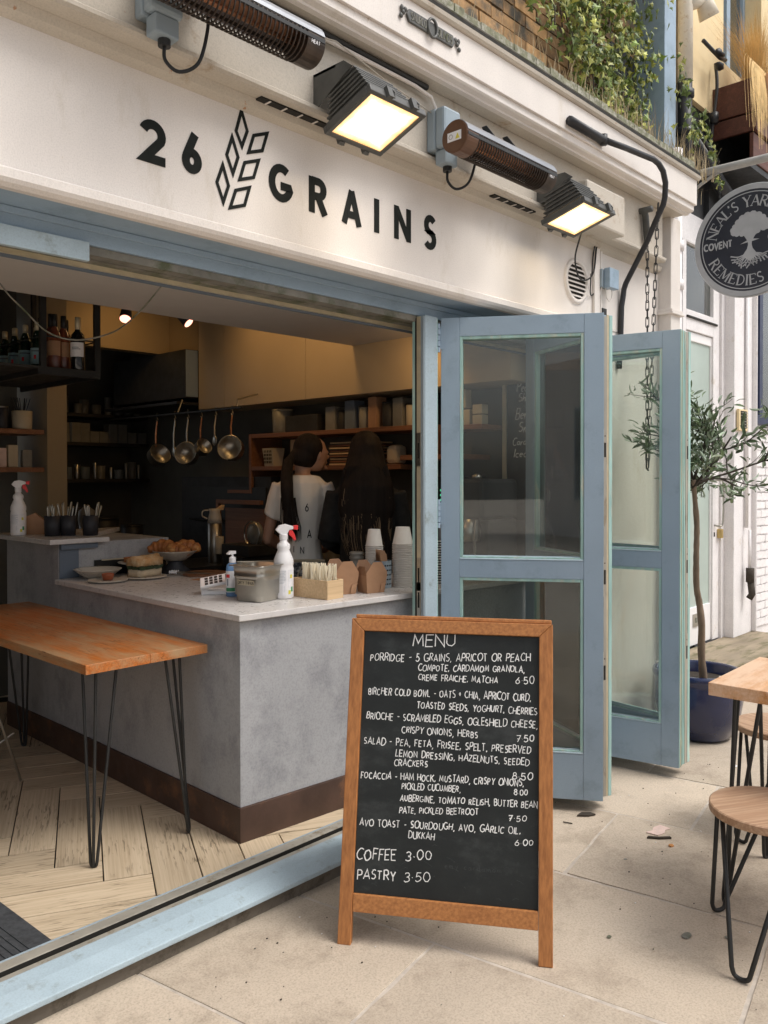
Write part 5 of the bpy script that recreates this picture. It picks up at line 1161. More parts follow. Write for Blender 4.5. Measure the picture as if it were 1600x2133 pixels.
for dv, l in (((.5, -.45, .45), .40), ((.25, -.3, 1), .36), ((-.2, .2, .8), .26), ((-.1, .1, 1), .42), ((.55, -.1, .35), .36), ((.75, -.65, .12), .44), ((.1, -.5, .8), .34), ((-.3, .3, .3), .22)):
    limb(cr0+Vector((0, 0, random.uniform(-.04, .02))), dv, l, .0085, 0)
m.build('branches', 'barkd', tree, smooth=True)
def olm(s, mt_):
    mb = MB(); P2 = [(0, 0), (.10, .25), (.13, .5), (.09, .78), (0, 1), (-.09, .78), (-.13, .5), (-.10, .25)]
    mb.add([(a*s, b*s, -.10*s*(b-.5)**2*4+.05*s*(abs(a) > .01)) for a, b in P2]+[(0, .5*s, .0)], [(8, i, (i+1) % 8) for i in range(8)]); return mb.mesh('leaf', mt_)
om = [olm(.078, 'olive'), olm(.070, 'olivel'), olm(.062, 'olive')]
st2 = MB(); cnt = 0
random.shuffle(br_)
for j in range(1150):
    p, d, dep = br_[j % len(br_)]; p = p+Vector((random.gauss(0, .018), random.gauss(0, .018), random.gauss(0, .018)))
    v = (d+Vector((random.gauss(0, .75), random.gauss(0, .75), random.gauss(.1, .6)))).normalized(); qt = v.to_track_quat('Y', 'Z')
    e = qt @ __import__('mathutils').Quaternion((0, 1, 0), random.uniform(0, 2*PI)); k = random.choice((0, 1, 2))
    if j < 280:
        o = inst(om[k], tree, p-WO[tree], name='leaf'); o.rotation_mode = 'QUATERNION'; o.rotation_quaternion = e
    else:
        M_ = Matrix.Translation(p) @ e.to_matrix().to_4x4() @ Matrix.Scale(random.uniform(.6, 1.05), 4); st2.add([M_ @ v_.co for v_ in om[k].vertices], [tuple(f.vertices) for f in om[k].polygons], 1 if k == 1 else 0)
st2.build('leaf_mass', ['olive', 'olivel'], tree, kind='stuff')
# small litter on the paving
def litter(x, y, nm, mt_, lab, pts, h=.003, rz=0, cat='litter'):
    mb = MB(); mb.prism([(x+a*math.cos(rz)-b*math.sin(rz), y+a*math.sin(rz)+b*math.cos(rz)) for a, b in pts], .0035, .0035+h); tag(mb.build(nm, mt_), lab, cat)
litter(3.315, 1.54, 'paper_scrap', 'debris', 'torn pale pink scrap of paper on the paving between door leaves and stool', [(-.05, -.02), (-.01, -.03), (.02, -.02), (.05, -.03), (.055, .02), (.01, .028), (-.02, .018), (-.055, .03)])
litter(3.244, 1.505, 'curled_leaf', 'barkd', 'dark curled dead leaf below the paper scrap', [(-.05, -.004), (0, -.009), (.05, -.002), (.045, .008), (0, .002), (-.04, .008)], .008, R(-50), 'leaf')
litter(3.249, 1.85, 'dark_leaf', 'barkd', 'black wet leaf under the edge of the nearest door leaf', [(-.04, -.012), (.01, -.02), (.045, -.01), (.03, .012), (-.01, .018)], .006, R(-40), 'leaf')
litter(3.121, 1.86, 'twig', 'barkd', 'tiny twig on the paving right of the chalkboard', [(-.02, -.002), (.02, -.003), (.02, .002), (-.02, .003)], .003, R(-70), 'twig')
litter(3.212, 1.439, 'orange_crumb', 'orange', 'small orange brown crumb on the paving below the paper scrap', [(-.012, -.006), (.004, -.01), (.012, 0), (.002, .01), (-.01, .006)], .005)
litter(4.327, 1.60, 'pale_pebble', 'white', 'flat pale oval chewing gum spot on the paving behind the outdoor table', [(.018*math.cos(k*PI/5), .012*math.sin(k*PI/5)) for k in range(10)], .001, 0, 'gum')
m = MB()
for x, y, s in ((2.62, 1.12, .022), (2.70, 1.02, .010), (2.44, 1.30, .010), (2.98, 1.52, .009)):
    m.prism([(x+s*random.uniform(.75, 1.1)*math.cos(j*PI/6), y+s*.8*random.uniform(.75, 1.1)*math.sin(j*PI/6)) for j in range(12)], .0028, .0036)
tag(m.build('gum_spots', 'lead'), 'flattened dark gum spots scattered over the paving', 'gum', kind='stuff')
m = MB()
for k in range(170):
    x = random.uniform(1.2, 4.3); y = random.uniform(.7, 2.15); s = random.uniform(.0015, .0045); m.ell((x, y, .004), (s, s*.7, s*.5), 5, 3, random.choice((0, 1, 1, 2)))
tag(m.build('grit', ['white', 'barkd', 'lead']), 'scattered grit and crumbs on the paving', 'grit', kind='stuff')
# ================================================================ COUNTER
ct = thing('counter', 'grey concrete counter with brown steel skirting and pale stone worktop', 'counter', (2.4, 2.9, .07))
A_, B_, Cc = (1.945, 2.610), (3.95, 2.452), (1.965, 4.19)
body = [A_, B_, (3.95, 3.02), (2.62, 3.10), (2.62, 4.19), Cc]
def off(p, d): return p
m = MB(); m.prism([(1.945, 2.610), (3.93, 2.456), (3.93, 3.02), (2.62, 3.10), (2.62, 4.19), (1.965, 4.19)], .2065, .9395); m.build('concrete_face', 'concrete', ct, bev=.002)
m = MB(); m.prism([(1.938, 2.602), (3.94, 2.448), (3.94, 3.01), (2.61, 3.09), (2.61, 4.85), (1.958, 4.85)], .070, .206); m.build('skirting', 'rust', ct, bev=.001)
m = MB(); m.prism([(1.922, 2.583), (3.945, 2.430), (3.945, 3.05), (2.65, 3.13), (2.65, 4.195), (1.942, 4.195)], .940, .965); m.build('worktop', 'marble', ct, bev=.003)
m = MB(); m.prism([(1.965, 4.197), (2.62, 4.197), (2.62, 4.85), (1.965, 4.85)], .2065, 1.149); m.build('raised_body', 'concrete', ct)
m = MB(); m.prism([(1.968, 4.190), (2.072, 4.190), (2.072, 4.1965), (1.968, 4.1965)], .966, 1.149); m.build('end_panel', 'greyside', ct)
m = MB(); m.prism([(1.968, 4.170), (2.17, 4.170), (2.17, 4.1965), (1.968, 4.1965)], 1.12, 1.1495); m.build('top_support', 'greyside', ct)
m = MB(); m.prism([(1.895, 4.145), (2.225, 4.145), (2.225, 4.40), (2.70, 4.9), (1.895, 4.9)], 1.150, 1.176); m.build('raised_top', 'marble', ct, bev=.003)
m = MB(); m.prism([(x, y) for x, y in [(2.40, 2.5688), (2.41, 2.5680), (2.41, 2.5700), (2.40, 2.5708)]], .27, .40)
# doormat
m = MB()
M0 = [(-.6, 2.46), (1.128, 2.46), (1.112, 2.83), (-.6, 3.4)]
m.prism(M0, .071, .080)
mt = m.build('doormat', 'matt', bev=.002); tag(mt, 'dark ribbed doormat just inside the sill at the lower left', 'doormat')
m = MB()
for k in range(60):
    x = -.3+k*.023; m.hexa([(x, 2.47, .0801), (x+.008, 2.47, .0801), (x+.008-.02, 2.80, .0801), (x-.02, 2.80, .0801), (x, 2.47, .083), (x+.008, 2.47, .083), (x+.008-.02, 2.80, .083), (x-.02, 2.80, .083)])
m.build('rib', 'matt', mt, kind='stuff')
ZC = .9655
def on(x, y, nm, label, cat, rz=0, group=None, z=ZC): return thing(nm, label, cat, (x, y, z), rz, group)
# ---- spray bottles
def spray(x, y, z, label, rz=0, h=.30, tint='white'):
    t = on(x, y, 'spray_bottle', label, 'spray bottle', rz, 'white spray bottles with red triggers', z); k = h/.30
    m = MB(); m.lathe([(.036*k, 0), (.041*k, .006*k), (.041*k, .125*k), (.0385*k, .133*k), (.041*k, .141*k), (.040*k, .160*k), (.030*k, .185*k), (.024*k, .198*k), (.028*k, .210*k), (.026*k, .222*k), (.016*k, .232*k), (.014*k, .245*k)], (0, 0, 0), 28); m.build('bottle', tint, t, world=False, smooth=True)
    m = MB(); m.lathe([(.017*k, .240*k), (.018*k, .262*k), (.014*k, .266*k)], (0, 0, 0), 16); m.prism([(-.012*k, .262*k), (.014*k, .262*k), (.022*k, .280*k), (.040*k, .284*k), (.040*k, .296*k), (.006*k, .306*k), (-.020*k, .300*k), (-.034*k, .282*k), (-.026*k, .274*k)], -.010*k, .010*k, ax=1); m.build('spray_head', tint, t, world=False, bev=.003)
    m = MB(); m.prism([(.0405*k, .282*k), (.058*k, .281*k), (.060*k, .300*k), (.0405*k, .299*k)], -.011*k, .011*k, ax=1); m.build('nozzle', 'red', t, world=False, bev=.002)
    m = MB(); m.prism([(.022*k, .279*k), (.036*k, .281*k), (.046*k, .262*k), (.052*k, .240*k), (.044*k, .236*k), (.034*k, .252*k), (.022*k, .262*k)], -.006*k, .006*k, ax=1); m.build('trigger', 'red', t, world=False, bev=.002)
    m = MB()
    def lab(a0, a1, z0, z1, mi, rr=.0414):
        n = 8; vs = []
        for i in range(n+1):
            a = R(a0+(a1-a0)*i/n); vs += [(rr*k*math.cos(a), rr*k*math.sin(a), z0*k), (rr*k*math.cos(a), rr*k*math.sin(a), z1*k)]
        m.add(vs, [(2*i, 2*i+2, 2*i+3, 2*i+1) for i in range(n)], mi)
    b0 = 180+45-math.degrees(rz)
    lab(b0-75, b0+75, .016, .120, 0)
    for a, z0, z1, c_ in ((-68, .095, .118, 2), (-70, .080, .090, 2), (-66, .02, .034, 3), (40, .02, .036, 3), (52, .085, .10, 3), (58, .03, .05, 5)): lab(b0+a-7, b0+a+9, z0, z1, c_, .04175)
    for i in range(9): lab(b0-38, b0+12+random.uniform(-14, 8), .112-.006*i, .1132-.006*i, 1, .04175)
    for s_ in (0, 1): lab(b0+(-30, 8)[s_], b0+(-29, 9)[s_], .03, .056, 1, .04175)
    m.build('label', ['label', 'greyplastic', 'red', 'yellow', 'duct', 'greenp'], t, world=False)
    return t
spray(2.335, 2.815, ZC, 'white spray bottle with red trigger between the steel tin and the box of wooden sticks', R(-30), .32)
spray(1.935, 4.62, 1.1765, 'white spray bottle with red trigger at the far left on the raised counter', R(-30), .30)
# ---- hand gel
t = on(2.218, 3.03, 'hand_gel', 'small blue hand gel pump bottle beside the card reader', 'pump bottle')
m = MB(); m.lathe([(.028, 0), (.031, .004), (.031, .125), (.026, .142), (.014, .150)], (0, 0, 0), 24, sx=1.0, sy=.8); m.build('bottle', 'bluegel', t, world=False, smooth=True)
m = MB(); m.lathe([(.015, .1505), (.015, .172), (.011, .176), (.005, .178), (.005, .190)], (0, 0, 0), 16); m.prism([(-.028, .192), (-.026, .187), (.014, .189), (.014, .202), (-.012, .203)], -.008, .008, ax=1); m.build('pump', 'white', t, world=False)
m = MB()
def cyl_label(mb, r, a0, a1, z0, z1, mi, sy=1):
    n = 8; vs = []
    for i in range(n+1): a = R(a0+(a1-a0)*i/n); vs += [(r*math.cos(a), r*sy*math.sin(a), z0), (r*math.cos(a), r*sy*math.sin(a), z1)]
    mb.add(vs, [(2*i, 2*i+2, 2*i+3, 2*i+1) for i in range(n)], mi)
cyl_label(m, .0316, 160, 275, .02, .115, 0, .8); cyl_label(m, .0319, 175, 215, .085, .10, 1, .8); cyl_label(m, .0319, 175, 260, .024, .04, 2, .8); cyl_label(m, .0319, 190, 200, .05, .08, 3, .8)
m.build('label', ['label', 'red', 'greenp', 'greyside'], t, world=False)
# ---- card reader
t = on(2.235, 3.15, 'card_reader', 'white card payment terminal on its stand at the front of the counter', 'card reader', R(-32))
m = MB()
for s in (-1, 1): m.prism([(-.085, 0), (.085, 0), (.085, .014), (-.055, .018), (-.055, .032), (.075, .066), (.085, .066), (.085, .078), (-.085, .040)], s*.038-.005, s*.038+.005, ax=1)
m.box(-.085, -.06, -.0329, .0329, .0, .036); m.build('stand', 'white', t, world=False, bev=.002)
m = MB(); m.hexa([(-.088, -.036, .042), (.09, -.036, .079), (.09, .036, .079), (-.088, .036, .042), (-.091, -.036, .056), (.087, -.036, .094), (.087, .036, .094), (-.091, .036, .056)]); dv = m.build('device', 'white', t, world=False, bev=.004); dv.rotation_euler = (R(28), 0, 0); dv.location = (0, -.012, .006)
sl_ = (.094-.056)/.178
def top_(x, o=.0006): return .056+(x+.091)*sl_+o
for i in range(4):
    for j in range(3):
        x = -.070+i*.021; y = -.022+j*.020; m = MB(); m.hexa([(x, y-.0065, top_(x)), (x+.014, y-.0065, top_(x+.014)), (x+.014, y+.0065, top_(x+.014)), (x, y+.0065, top_(x)), (x, y-.0065, top_(x)+.002), (x+.014, y-.0065, top_(x+.014)+.002), (x+.014, y+.0065, top_(x+.014)+.002), (x, y+.0065, top_(x)+.002)]); m.build('key', 'darkmetal', dv, world=False)
m = MB(); m.hexa([(.022, -.026, top_(.022)), (.072, -.026, top_(.072)), (.072, .026, top_(.072)), (.022, .026, top_(.022)), (.022, -.026, top_(.022)+.001), (.072, -.026, top_(.072)+.001), (.072, .026, top_(.072)+.001), (.022, .026, top_(.022)+.001)]); m.build('screen', 'rubber', dv, world=False)
# ---- steel tin with taped label
t = on(2.222, 2.855, 'steel_tin', 'square stainless steel tin with masking tape label on the counter corner', 'tin', R(14))
def rrect(hx, hy, r, n=5):
    out = []
    for cx, cy, a0 in ((hx-r, hy-r, 0), (-hx+r, hy-r, 90), (-hx+r, -hy+r, 180), (hx-r, -hy+r, 270)):
        out += [(cx+r*math.cos(R(a0+90*i/n)), cy+r*math.sin(R(a0+90*i/n))) for i in range(n+1)]
    return out
m = MB(); rings = [(.066, .066, .03, .0), (.070, .070, .03, .004), (.078, .078, .03, .105), (.081, .081, .03, .110), (.079, .079, .03, .114), (.082, .082, .028, .150), (.092, .092, .022, .152), (.092, .092, .022, .156), (.078, .078, .026, .1555), (.076, .076, .028, .03), (.06, .06, .028, .02)]
vs = []; n = None
for hx, hy, r, z in rings:
    q = rrect(hx, hy, r); n = len(q); vs += [(a, b, z) for a, b in q]
m.add(vs, [(i*n+k, i*n+(k+1) % n, (i+1)*n+(k+1) % n, (i+1)*n+k) for i in range(len(rings)-1) for k in range(n)]+[tuple(range(n))[::-1], tuple(range((len(rings)-1)*n, len(rings)*n))]); m.build('tin_body', 'steel', t, world=False, smooth=True)
m = MB(); m.add([(-.0775-.0025, .045, .072), (-.0780-.0028, .045, .094), (-.0780-.0028, -.045, .094), (-.0775-.0025, -.045, .072)], [(0, 1, 2, 3)]); tp = m.build('tape_label', 'tub', t, world=False)
m = MB(); write(m, 'DIRTY THINGS', .082, .012, .0016, lambda a, b, h: (-.0811, .041-a, .077+b), .25, .05); m.build('tape_writing', 'rubber', tp, world=False)
m = MB(); m.tube([(-.02, .10, .162), (.10, -.06, .163), (.13, -.10, .160)], .003, 6); m.build('spoon_handle', 'steel', t, world=False)
# ---- box with wooden sticks
t = on(2.465, 2.742, 'stick_box', 'pale wooden box packed with wooden stirring sticks', 'box', R(-6))
hx, hy, hz = .052, .108, .082
t.rotation_euler = (0, 0, R(5)); t.location = (2.462, 2.735, ZC)
for nm_, b in (('front_board', (-hx, hx, -hy, -hy+.008, 0, hz)), ('back_board', (-hx, hx, hy-.008, hy, 0, hz)), ('side_board', (-hx, -hx+.008, -hy+.0081, hy-.0081, 0, hz)), ('side_board', (hx-.008, hx, -hy+.0081, hy-.0081, 0, hz)), ('base_board', (-hx+.0081, hx-.0081, -hy+.0081, hy-.0081, .002, .01))):
    m = MB(); m.box(*b); m.build(nm_, 'plywood', t, world=False, bev=.0012)
sm_ = MB(); sm_.prism([(-.0032, 0), (.0032, 0), (.0034, .13), (.0022, .1335), (-.0022, .1335), (-.0034, .13)], -.0009, .0009, ax=1); sme = sm_.mesh('wooden_stick', 'stick')
for k in range(85):
    x = random.uniform(-hx+.014, hx-.014); y = random.uniform(-hy+.016, hy-.014); o = inst(sme, None, (0, 0, 0), name='wooden_stick'); o.parent = t
    o.location = (x, y, random.uniform(.011, .018)); o.rotation_euler = (max(-.16, min(.16, random.gauss(0, .10)+y*1.1)), max(-.12, min(.12, random.gauss(0, .09))), random.uniform(0, PI)); WO[o] = WO[t]
    o['label'] = 'pale flat wooden stirring stick'
    del o['label']
# ---- kraft boxes
def kraft(x, y, label, rz, k=1.0):
    t = on(x, y, 'takeaway_box', label, 'takeaway box', rz, 'brown card takeaway boxes')
    bx_, by = .055*k, .050*k; m = MB()
    m.hexa([(-bx_*.82, -by*.82, 0), (bx_*.82, -by*.82, 0), (bx_*.82, by*.82, 0), (-bx_*.82, by*.82, 0), (-bx_, -by, .080*k), (bx_, -by, .080*k), (bx_, by, .080*k), (-bx_, by, .080*k)]); m.f.pop(1); m.m.pop(); m.build('box_body', 'kraft', t, world=False)
    for s in (-1, 1):
        m = MB(); e = .0009
        pts = [(-bx_, .080*k), (bx_, .080*k), (bx_*.98, .094*k), (.022*k, .140*k), (-.022*k, .140*k), (-bx_*.98, .094*k)]
        yy = s*by
        m.add([(a, yy+s*(b-.08*k)*(.10 if s < 0 else .38), b) for a, b in pts]+[(a, yy+s*(b-.08*k)*(.10 if s < 0 else .38)+e, b) for a, b in pts], [tuple(range(6)), tuple(range(6, 12))[::-1]]+[(i, (i+1) % 6, 6+(i+1) % 6, 6+i) for i in range(6)])
        m.build('lid_flap', 'kraft' if s < 0 else 'kraft2', t, world=False)
        m = MB(); xx = s*bx_
        m.add([(xx, -by, .080*k), (xx, by, .080*k), (xx+s*.012*k-s*.02, by*.5, .118*k), (xx+s*.012*k-s*.02, -by*.5, .118*k)], [(0, 1, 2, 3)]); m.build('side_flap', 'kraft2', t, world=False)
    m = MB(); m.prism([(bx_*.30, .002), (bx_*.93, .045*k), (bx_*.42, .040*k)], -by*.99-.0022, -by*.99-.0008, ax=1); m.build('folded_gusset', 'kraft', t, world=False)
    return t
kraft(2.612, 2.735, 'left of the two open brown card boxes, beside the box of sticks', R(-18), 1.08)
kraft(2.735, 2.668, 'right of the two open brown card boxes, next to the paper cups', R(-14), 1.02)
# ---- cups
def cupstack(x, y, z, n, r0, r1, h, pitch, mt_, label, up=True, rimm='cup', top_cup=True, grp=None):
    t = on(x, y, 'cup_stack', label, 'stack of cups', 0, grp, z)
    m = MB(); m.lathe([(r1*.92, 0), (r1, .0)]+[(r0, h*.98), (r0*1.0, h)], (0, 0, 0), 24) ; 
    cm = MB(); cm.lathe([(r0*1.0, 0), (r0*1.045, .0015), (r0*1.045, .0045), (r0*.99, .006), (r0*.985-(r0-r1)*pitch/h, pitch+.0005)], (0, 0, 0), 28, mi=0); cm.m = [1 if i % 1 == 0 and i < 28*3 else 0 for i in range(len(cm.f))]
    me = cm.mesh('cup', [mt_, rimm]); me.polygons.foreach_set('use_smooth', [True]*len(me.polygons))
    for k in range(n): inst(me, t, (random.uniform(-.0006, .0006), random.uniform(-.0006, .0006), k*pitch), name='cup')
    if top_cup:
        m = MB(); m.lathe([(r0, 0), (r0*1.045, .0015), (r0*1.045, .0045), (r0*.99, .006), (r1, h), (r1*.9, h), (r1*.88, h-.006), (.001, h-.006)], (0, 0, n*pitch), 28); m.m = [1 if i < 84 else 0 for i in range(len(m.f))]; m.build('top_cup', [mt_, rimm], t, world=False, smooth=True)
    return t
cupstack(2.985, 2.695, ZC, 24, .050, .034, .085, .0118*.72*1.0, 'cup', 'tall stack of upturned white paper cups at the right end of the counter', grp='stacks of white paper cups')
cupstack(2.955, 2.86, ZC, 22, .043, .030, .085, .0085, 'cup', 'second stack of white paper cups just behind the taller front stack', grp='stacks of white paper cups')
cupstack(3.165, 2.62, ZC, 17, .045, .030, .10, .0125, 'blackcup', 'stack of black ribbed paper cups seen through the door glass', grp=None, rimm='cup')
cupstack(3.37, 2.72, ZC, 14, .040, .030, .06, .0065, 'clearp', 'low stack of clear plastic cups seen through the door glass', rimm='cup')
t = on(2.885, 2.735, 'napkin_holder', 'perforated steel cylinder holding fanned brown paper napkins', 'napkin holder')
m = MB(); m.lathe([(.040, 0), (.042, .003), (.042, .13), (.040, .13), (.039, .006), (.002, .005)], (0, 0, 0), 28); m.build('cylinder', 'greyplastic', t, world=False, smooth=False)
m = MB()
for i in range(5):
    for j in range(14):
        a = R(150+j*15); z = .02+i*.022; c_ = Vector((.0424*math.cos(a), .0424*math.sin(a), z)); u_ = Vector((-math.sin(a), math.cos(a), 0)); m.add([c_+u_*.0045*math.cos(k*PI/3)+Vector((0, 0, .0045*math.sin(k*PI/3))) for k in range(6)], [(0, 1, 2, 3, 4, 5)])
m.build('perforation', 'duct', t, world=False, kind='stuff')
for k in range(13):
    m = MB(); a = R(-60+k*10); m.add([(-.03, -.02+k*.003, .09), (.02, -.02+k*.003, .09), (.02+.03*math.sin(a), -.03+k*.006, .175-.012*abs(k-6)/6), (-.036+.02*math.sin(a), -.03+k*.005, .185-.01*(k % 3))], [(0, 1, 2, 3)]); m.build('napkin', 'kraft', t, world=False)
t = on(2.90, 2.93, 'glass_jar', 'small clear jar stacked with glass lids behind the napkins', 'jar'); m = MB(); m.lathe([(.035, 0), (.037, .1), (.03, .12), (.036, .125), (.036, .135), (.03, .14), (.036, .145), (.036, .155), (.028, .16)], (0, 0, 0), 20); m.build('jar', 'clearp', t, world=False, smooth=True)
# ---- bowls, plates, food
def bowl(x, y, z, r, h, rb, label, nm='bowl', mt_='ceramic', cat='bowl', grp=None):
    t = on(x, y, nm, label, cat, 0, grp, z); m = MB(); m.lathe([(rb*.9, 0), (rb, .003), (r*.72, h*.45), (r*.93, h*.85), (r, h*.97), (r*.995, h), (r*.93, h*.94), (r*.68, h*.5), (rb*.8, h*.22), (.001, h*.18)], (0, 0, 0), 40); m.build('bowl_body', mt_, t, world=False, smooth=True); return t
bowl(2.119, 4.075, ZC, .122, .052, .055, 'wide empty cream bowl at the left end of the worktop')
t = on(2.085, 3.905, 'plate', 'small flat plate with one little tart on the worktop', 'plate'); m = MB(); m.lathe([(.07, 0), (.098, .008), (.10, .012), (.094, .013), (.07, .008), (.001, .007)], (0, 0, 0), 40); m.build('plate_body', 'ceramic', t, world=False, smooth=True)
t = on(2.091, 3.915, 'tart', 'little red brown tart on the small flat plate', 'tart', z=ZC+.009); m = MB(); m.lathe([(.024, 0), (.031, .026), (.031, .031), (.026, .033), (.024, .029), (.001, .030)], (0, 0, 0), 20); m.build('tart_body', 'tart', t, world=False, smooth=True)
t = on(2.292, 3.915, 'plate', 'flat plate under the large filled sandwich', 'plate'); m = MB(); m.lathe([(.08, 0), (.118, .008), (.12, .012), (.114, .013), (.08, .008), (.001, .007)], (0, 0, 0), 40); m.build('plate_body', 'ceramic', t, world=False, smooth=True)
t = on(2.306, 3.925, 'sandwich', 'thick focaccia sandwich with dark green filling standing on a plate', 'sandwich', R(10), z=ZC+.010)
def lump(mb, x0, x1, y0, y1, z0, z1, j=.006, n=6, top=None):
    vs = []; N = n
    def g(i, k, z): a = x0+(x1-x0)*i/N; b = y0+(y1-y0)*k/N; return (a+random.uniform(-j, j), b+random.uniform(-j, j), z+random.uniform(-j, j)*.7+(top(a, b) if top and z == z1 else 0))
    for z in (z0, z1):
        for i in range(N+1):
            for k in range(N+1): vs.append(g(i, k, z))
    o_ = (N+1)**2; fs = []
    for i in range(N):
        for k in range(N): a = i*(N+1)+k; fs += [(a, a+1, a+N+2, a+N+1), (o_+a, o_+a+N+1, o_+a+N+2, o_+a+1)]
    for i in range(N):
        for (a, b) in ((i*(N+1), (i+1)*(N+1)), ((i+1)*(N+1)+N, i*(N+1)+N)): fs.append((a, b, o_+b, o_+a))
        for (a, b) in ((i+1, i), (N*(N+1)+i, N*(N+1)+i+1)): fs.append((a, b, o_+b, o_+a))
    mb.add(vs, fs)
m = MB(); lump(m, -.075, .075, -.045, .045, 0, .038, .003); m.build('lower_bread', 'crumb', t, world=False, smooth=True)
m = MB(); lump(m, -.078, .08, -.05, .048, .039, .055, .006, 8); m.build('filling', 'greens', t, world=False)
m = MB(); lump(m, -.078, .078, -.048, .046, .056, .085, .004, 7, lambda a, b: .026*(1-abs(b)/.06)+.12*max(0, a)*.5); m.build('upper_bread', 'bread', t, world=False, smooth=True)
t = on(2.552, 4.02, 'cake_stand', 'dark pedestal carrying the bowl of pastries', 'stand'); m = MB(); m.lathe([(.085, 0), (.088, .004), (.04, .052), (.045, .066), (.001, .068)], (0, 0, 0), 28); m.build('pedestal', 'blackcup', t, world=False, smooth=True)
bowl(2.552, 4.02, ZC+.0685, .125, .055, .06, 'cream bowl of croissants raised on a dark stand')
def croissant(x, y, z, label, rz, s=1.0, kind='croissant'):
    t = on(x, y, kind, label, 'pastry', rz, None, z)
    pts = crom([(-.070*s, -.022*s, .018*s), (-.045*s, .005*s, .028*s), (0, .018*s, .036*s), (.045*s, .005*s, .028*s), (.070*s, -.022*s, .018*s)], 5); n = len(pts)
    m = MB(); m.tube(pts, [(.010+.024*math.sin(PI*i/(n-1))**.8+(.004 if (i % 4) < 2 else -.0015))*s for i in range(n)], 14); m.build('pastry_body', 'pastry', t, world=False, smooth=True)
croissant(2.60, 3.985, ZC+.108, 'right hand croissant in the raised cream bowl', R(-40), 1.05); croissant(2.495, 4.055, ZC+.106, 'left hand bun shaped croissant in the raised cream bowl', R(-65), 1.12); croissant(2.545, 3.98, ZC+.094, 'lowest flat pastry at the front of the raised bowl', R(-50), .9)
t = on(2.364, 4.10, 'plate', 'low cream dish holding a loaf slice behind the sandwich', 'dish'); m = MB(); m.lathe([(.04, 0), (.045, .05), (.10, .062), (.105, .068), (.10, .07), (.001, .062)], (0, 0, 0), 32); m.build('plate_body', 'ceramic', t, world=False, smooth=True)
t = on(2.355, 4.10, 'loaf_slice', 'orange brown slice of loaf cake on the low cream dish', 'cake', z=ZC+.066); m = MB(); lump(m, -.06, .06, -.025, .025, 0, .03, .003); m.build('cake_body', 'pastry', t, world=False, smooth=True)
t = on(2.53, 3.80, 'tongs', 'pair of steel tongs with scalloped ends lying on the worktop', 'tongs', R(-58))
for s in (-1, 1):
    m = MB(); m.tube([(-.10, s*.012, .018), (.02, s*.010, .014), (.14, s*.002, .008)], .005, 6)
    m.build('tong_arm', 'steel', t, world=False)
    for k in range(4):
        m = MB(); m.ell((-.135+.012*k, s*.013, .018), (.006, .007, .010), 8, 5); m.build('tong_tip', 'white', t, world=False, smooth=True)
t = on(2.60, 3.80, 'board', 'dark round board at the back of the worktop', 'board'); m = MB(); m.lathe([(.12, 0), (.12, .012), (.118, .013), (.001, .013)], (0, 0, 0), 32); m.build('board_body', 'shelfw', t, world=False)
t = on(2.57, 3.62, 'paper_sheet', 'sheet of brown paper with a card lying on the worktop', 'paper', R(20)); m = MB(); m.box(-.14, .10, -.09, .09, 0, .0015); m.build('sheet', 'kraft', t, world=False); m = MB(); m.box(-.05, .03, -.03, .0, .0018, .003); m.build('card', 'label', t, world=False)
m = MB(); m.box(2.16, 2.60, 4.19, 4.196, .967, 1.05); m.box(2.20, 2.60, 4.18, 4.1895, 1.045, 1.052, 1)
tag(m.build('sample_tray', ['darkmetal', 'tub']), 'dark tray with pale rim at the back of the worktop beside the slate end panel', 'tray')
# cutlery tubs on raised counter
ZR = 1.1765
for k, (x, y) in enumerate(((2.035, 4.42), (2.115, 4.40), (2.205, 4.32))):
    lab = ('leftmost black cutlery tub, with spoons', 'middle black cutlery tub, with mixed handles', 'rightmost black cutlery tub, packed with knives')[k]
    t = on(x, y, 'cutlery_tub', lab, 'cutlery tub', 0, 'black cutlery tubs', ZR)
    m = MB(); m.lathe([(.040, 0), (.044, .11), (.042, .11), (.038, .01), (.001, .008)], (0, 0, 0), 24); m.build('tub_body', 'blackcup', t, world=False, smooth=True)
    for j in range((7, 8, 9)[k]):
        a = random.uniform(0, 2*PI); r_ = .025; lx_ = random.gauss(.02 if k == 2 else 0, .018); ly_ = random.gauss(0, .015)
        m = MB(); p0 = Vector((r_*math.cos(a), r_*math.sin(a), .02)); p1 = p0+Vector((lx_*1.1, ly_, random.uniform(.135, .165))); m.tube([p0, p0+(p1-p0)*.6, p0+(p1-p0)*.9, p1], [.003, .003, .0055, .004], 6)
        m.build('cutlery_handle', 'steel' if j % 4 else 'tub', t, world=False, smooth=True)
t = on(2.03, 4.62, 'napkin_block', 'brown card block standing beside the left spray bottle', 'napkins', R(-35), z=ZR); m = MB(); m.prism([(-.05, 0), (.06, 0), (.06, .07), (0, .12), (-.05, .10)], -.02, .02, ax=1); m.build('card', 'kraft', t, world=False)
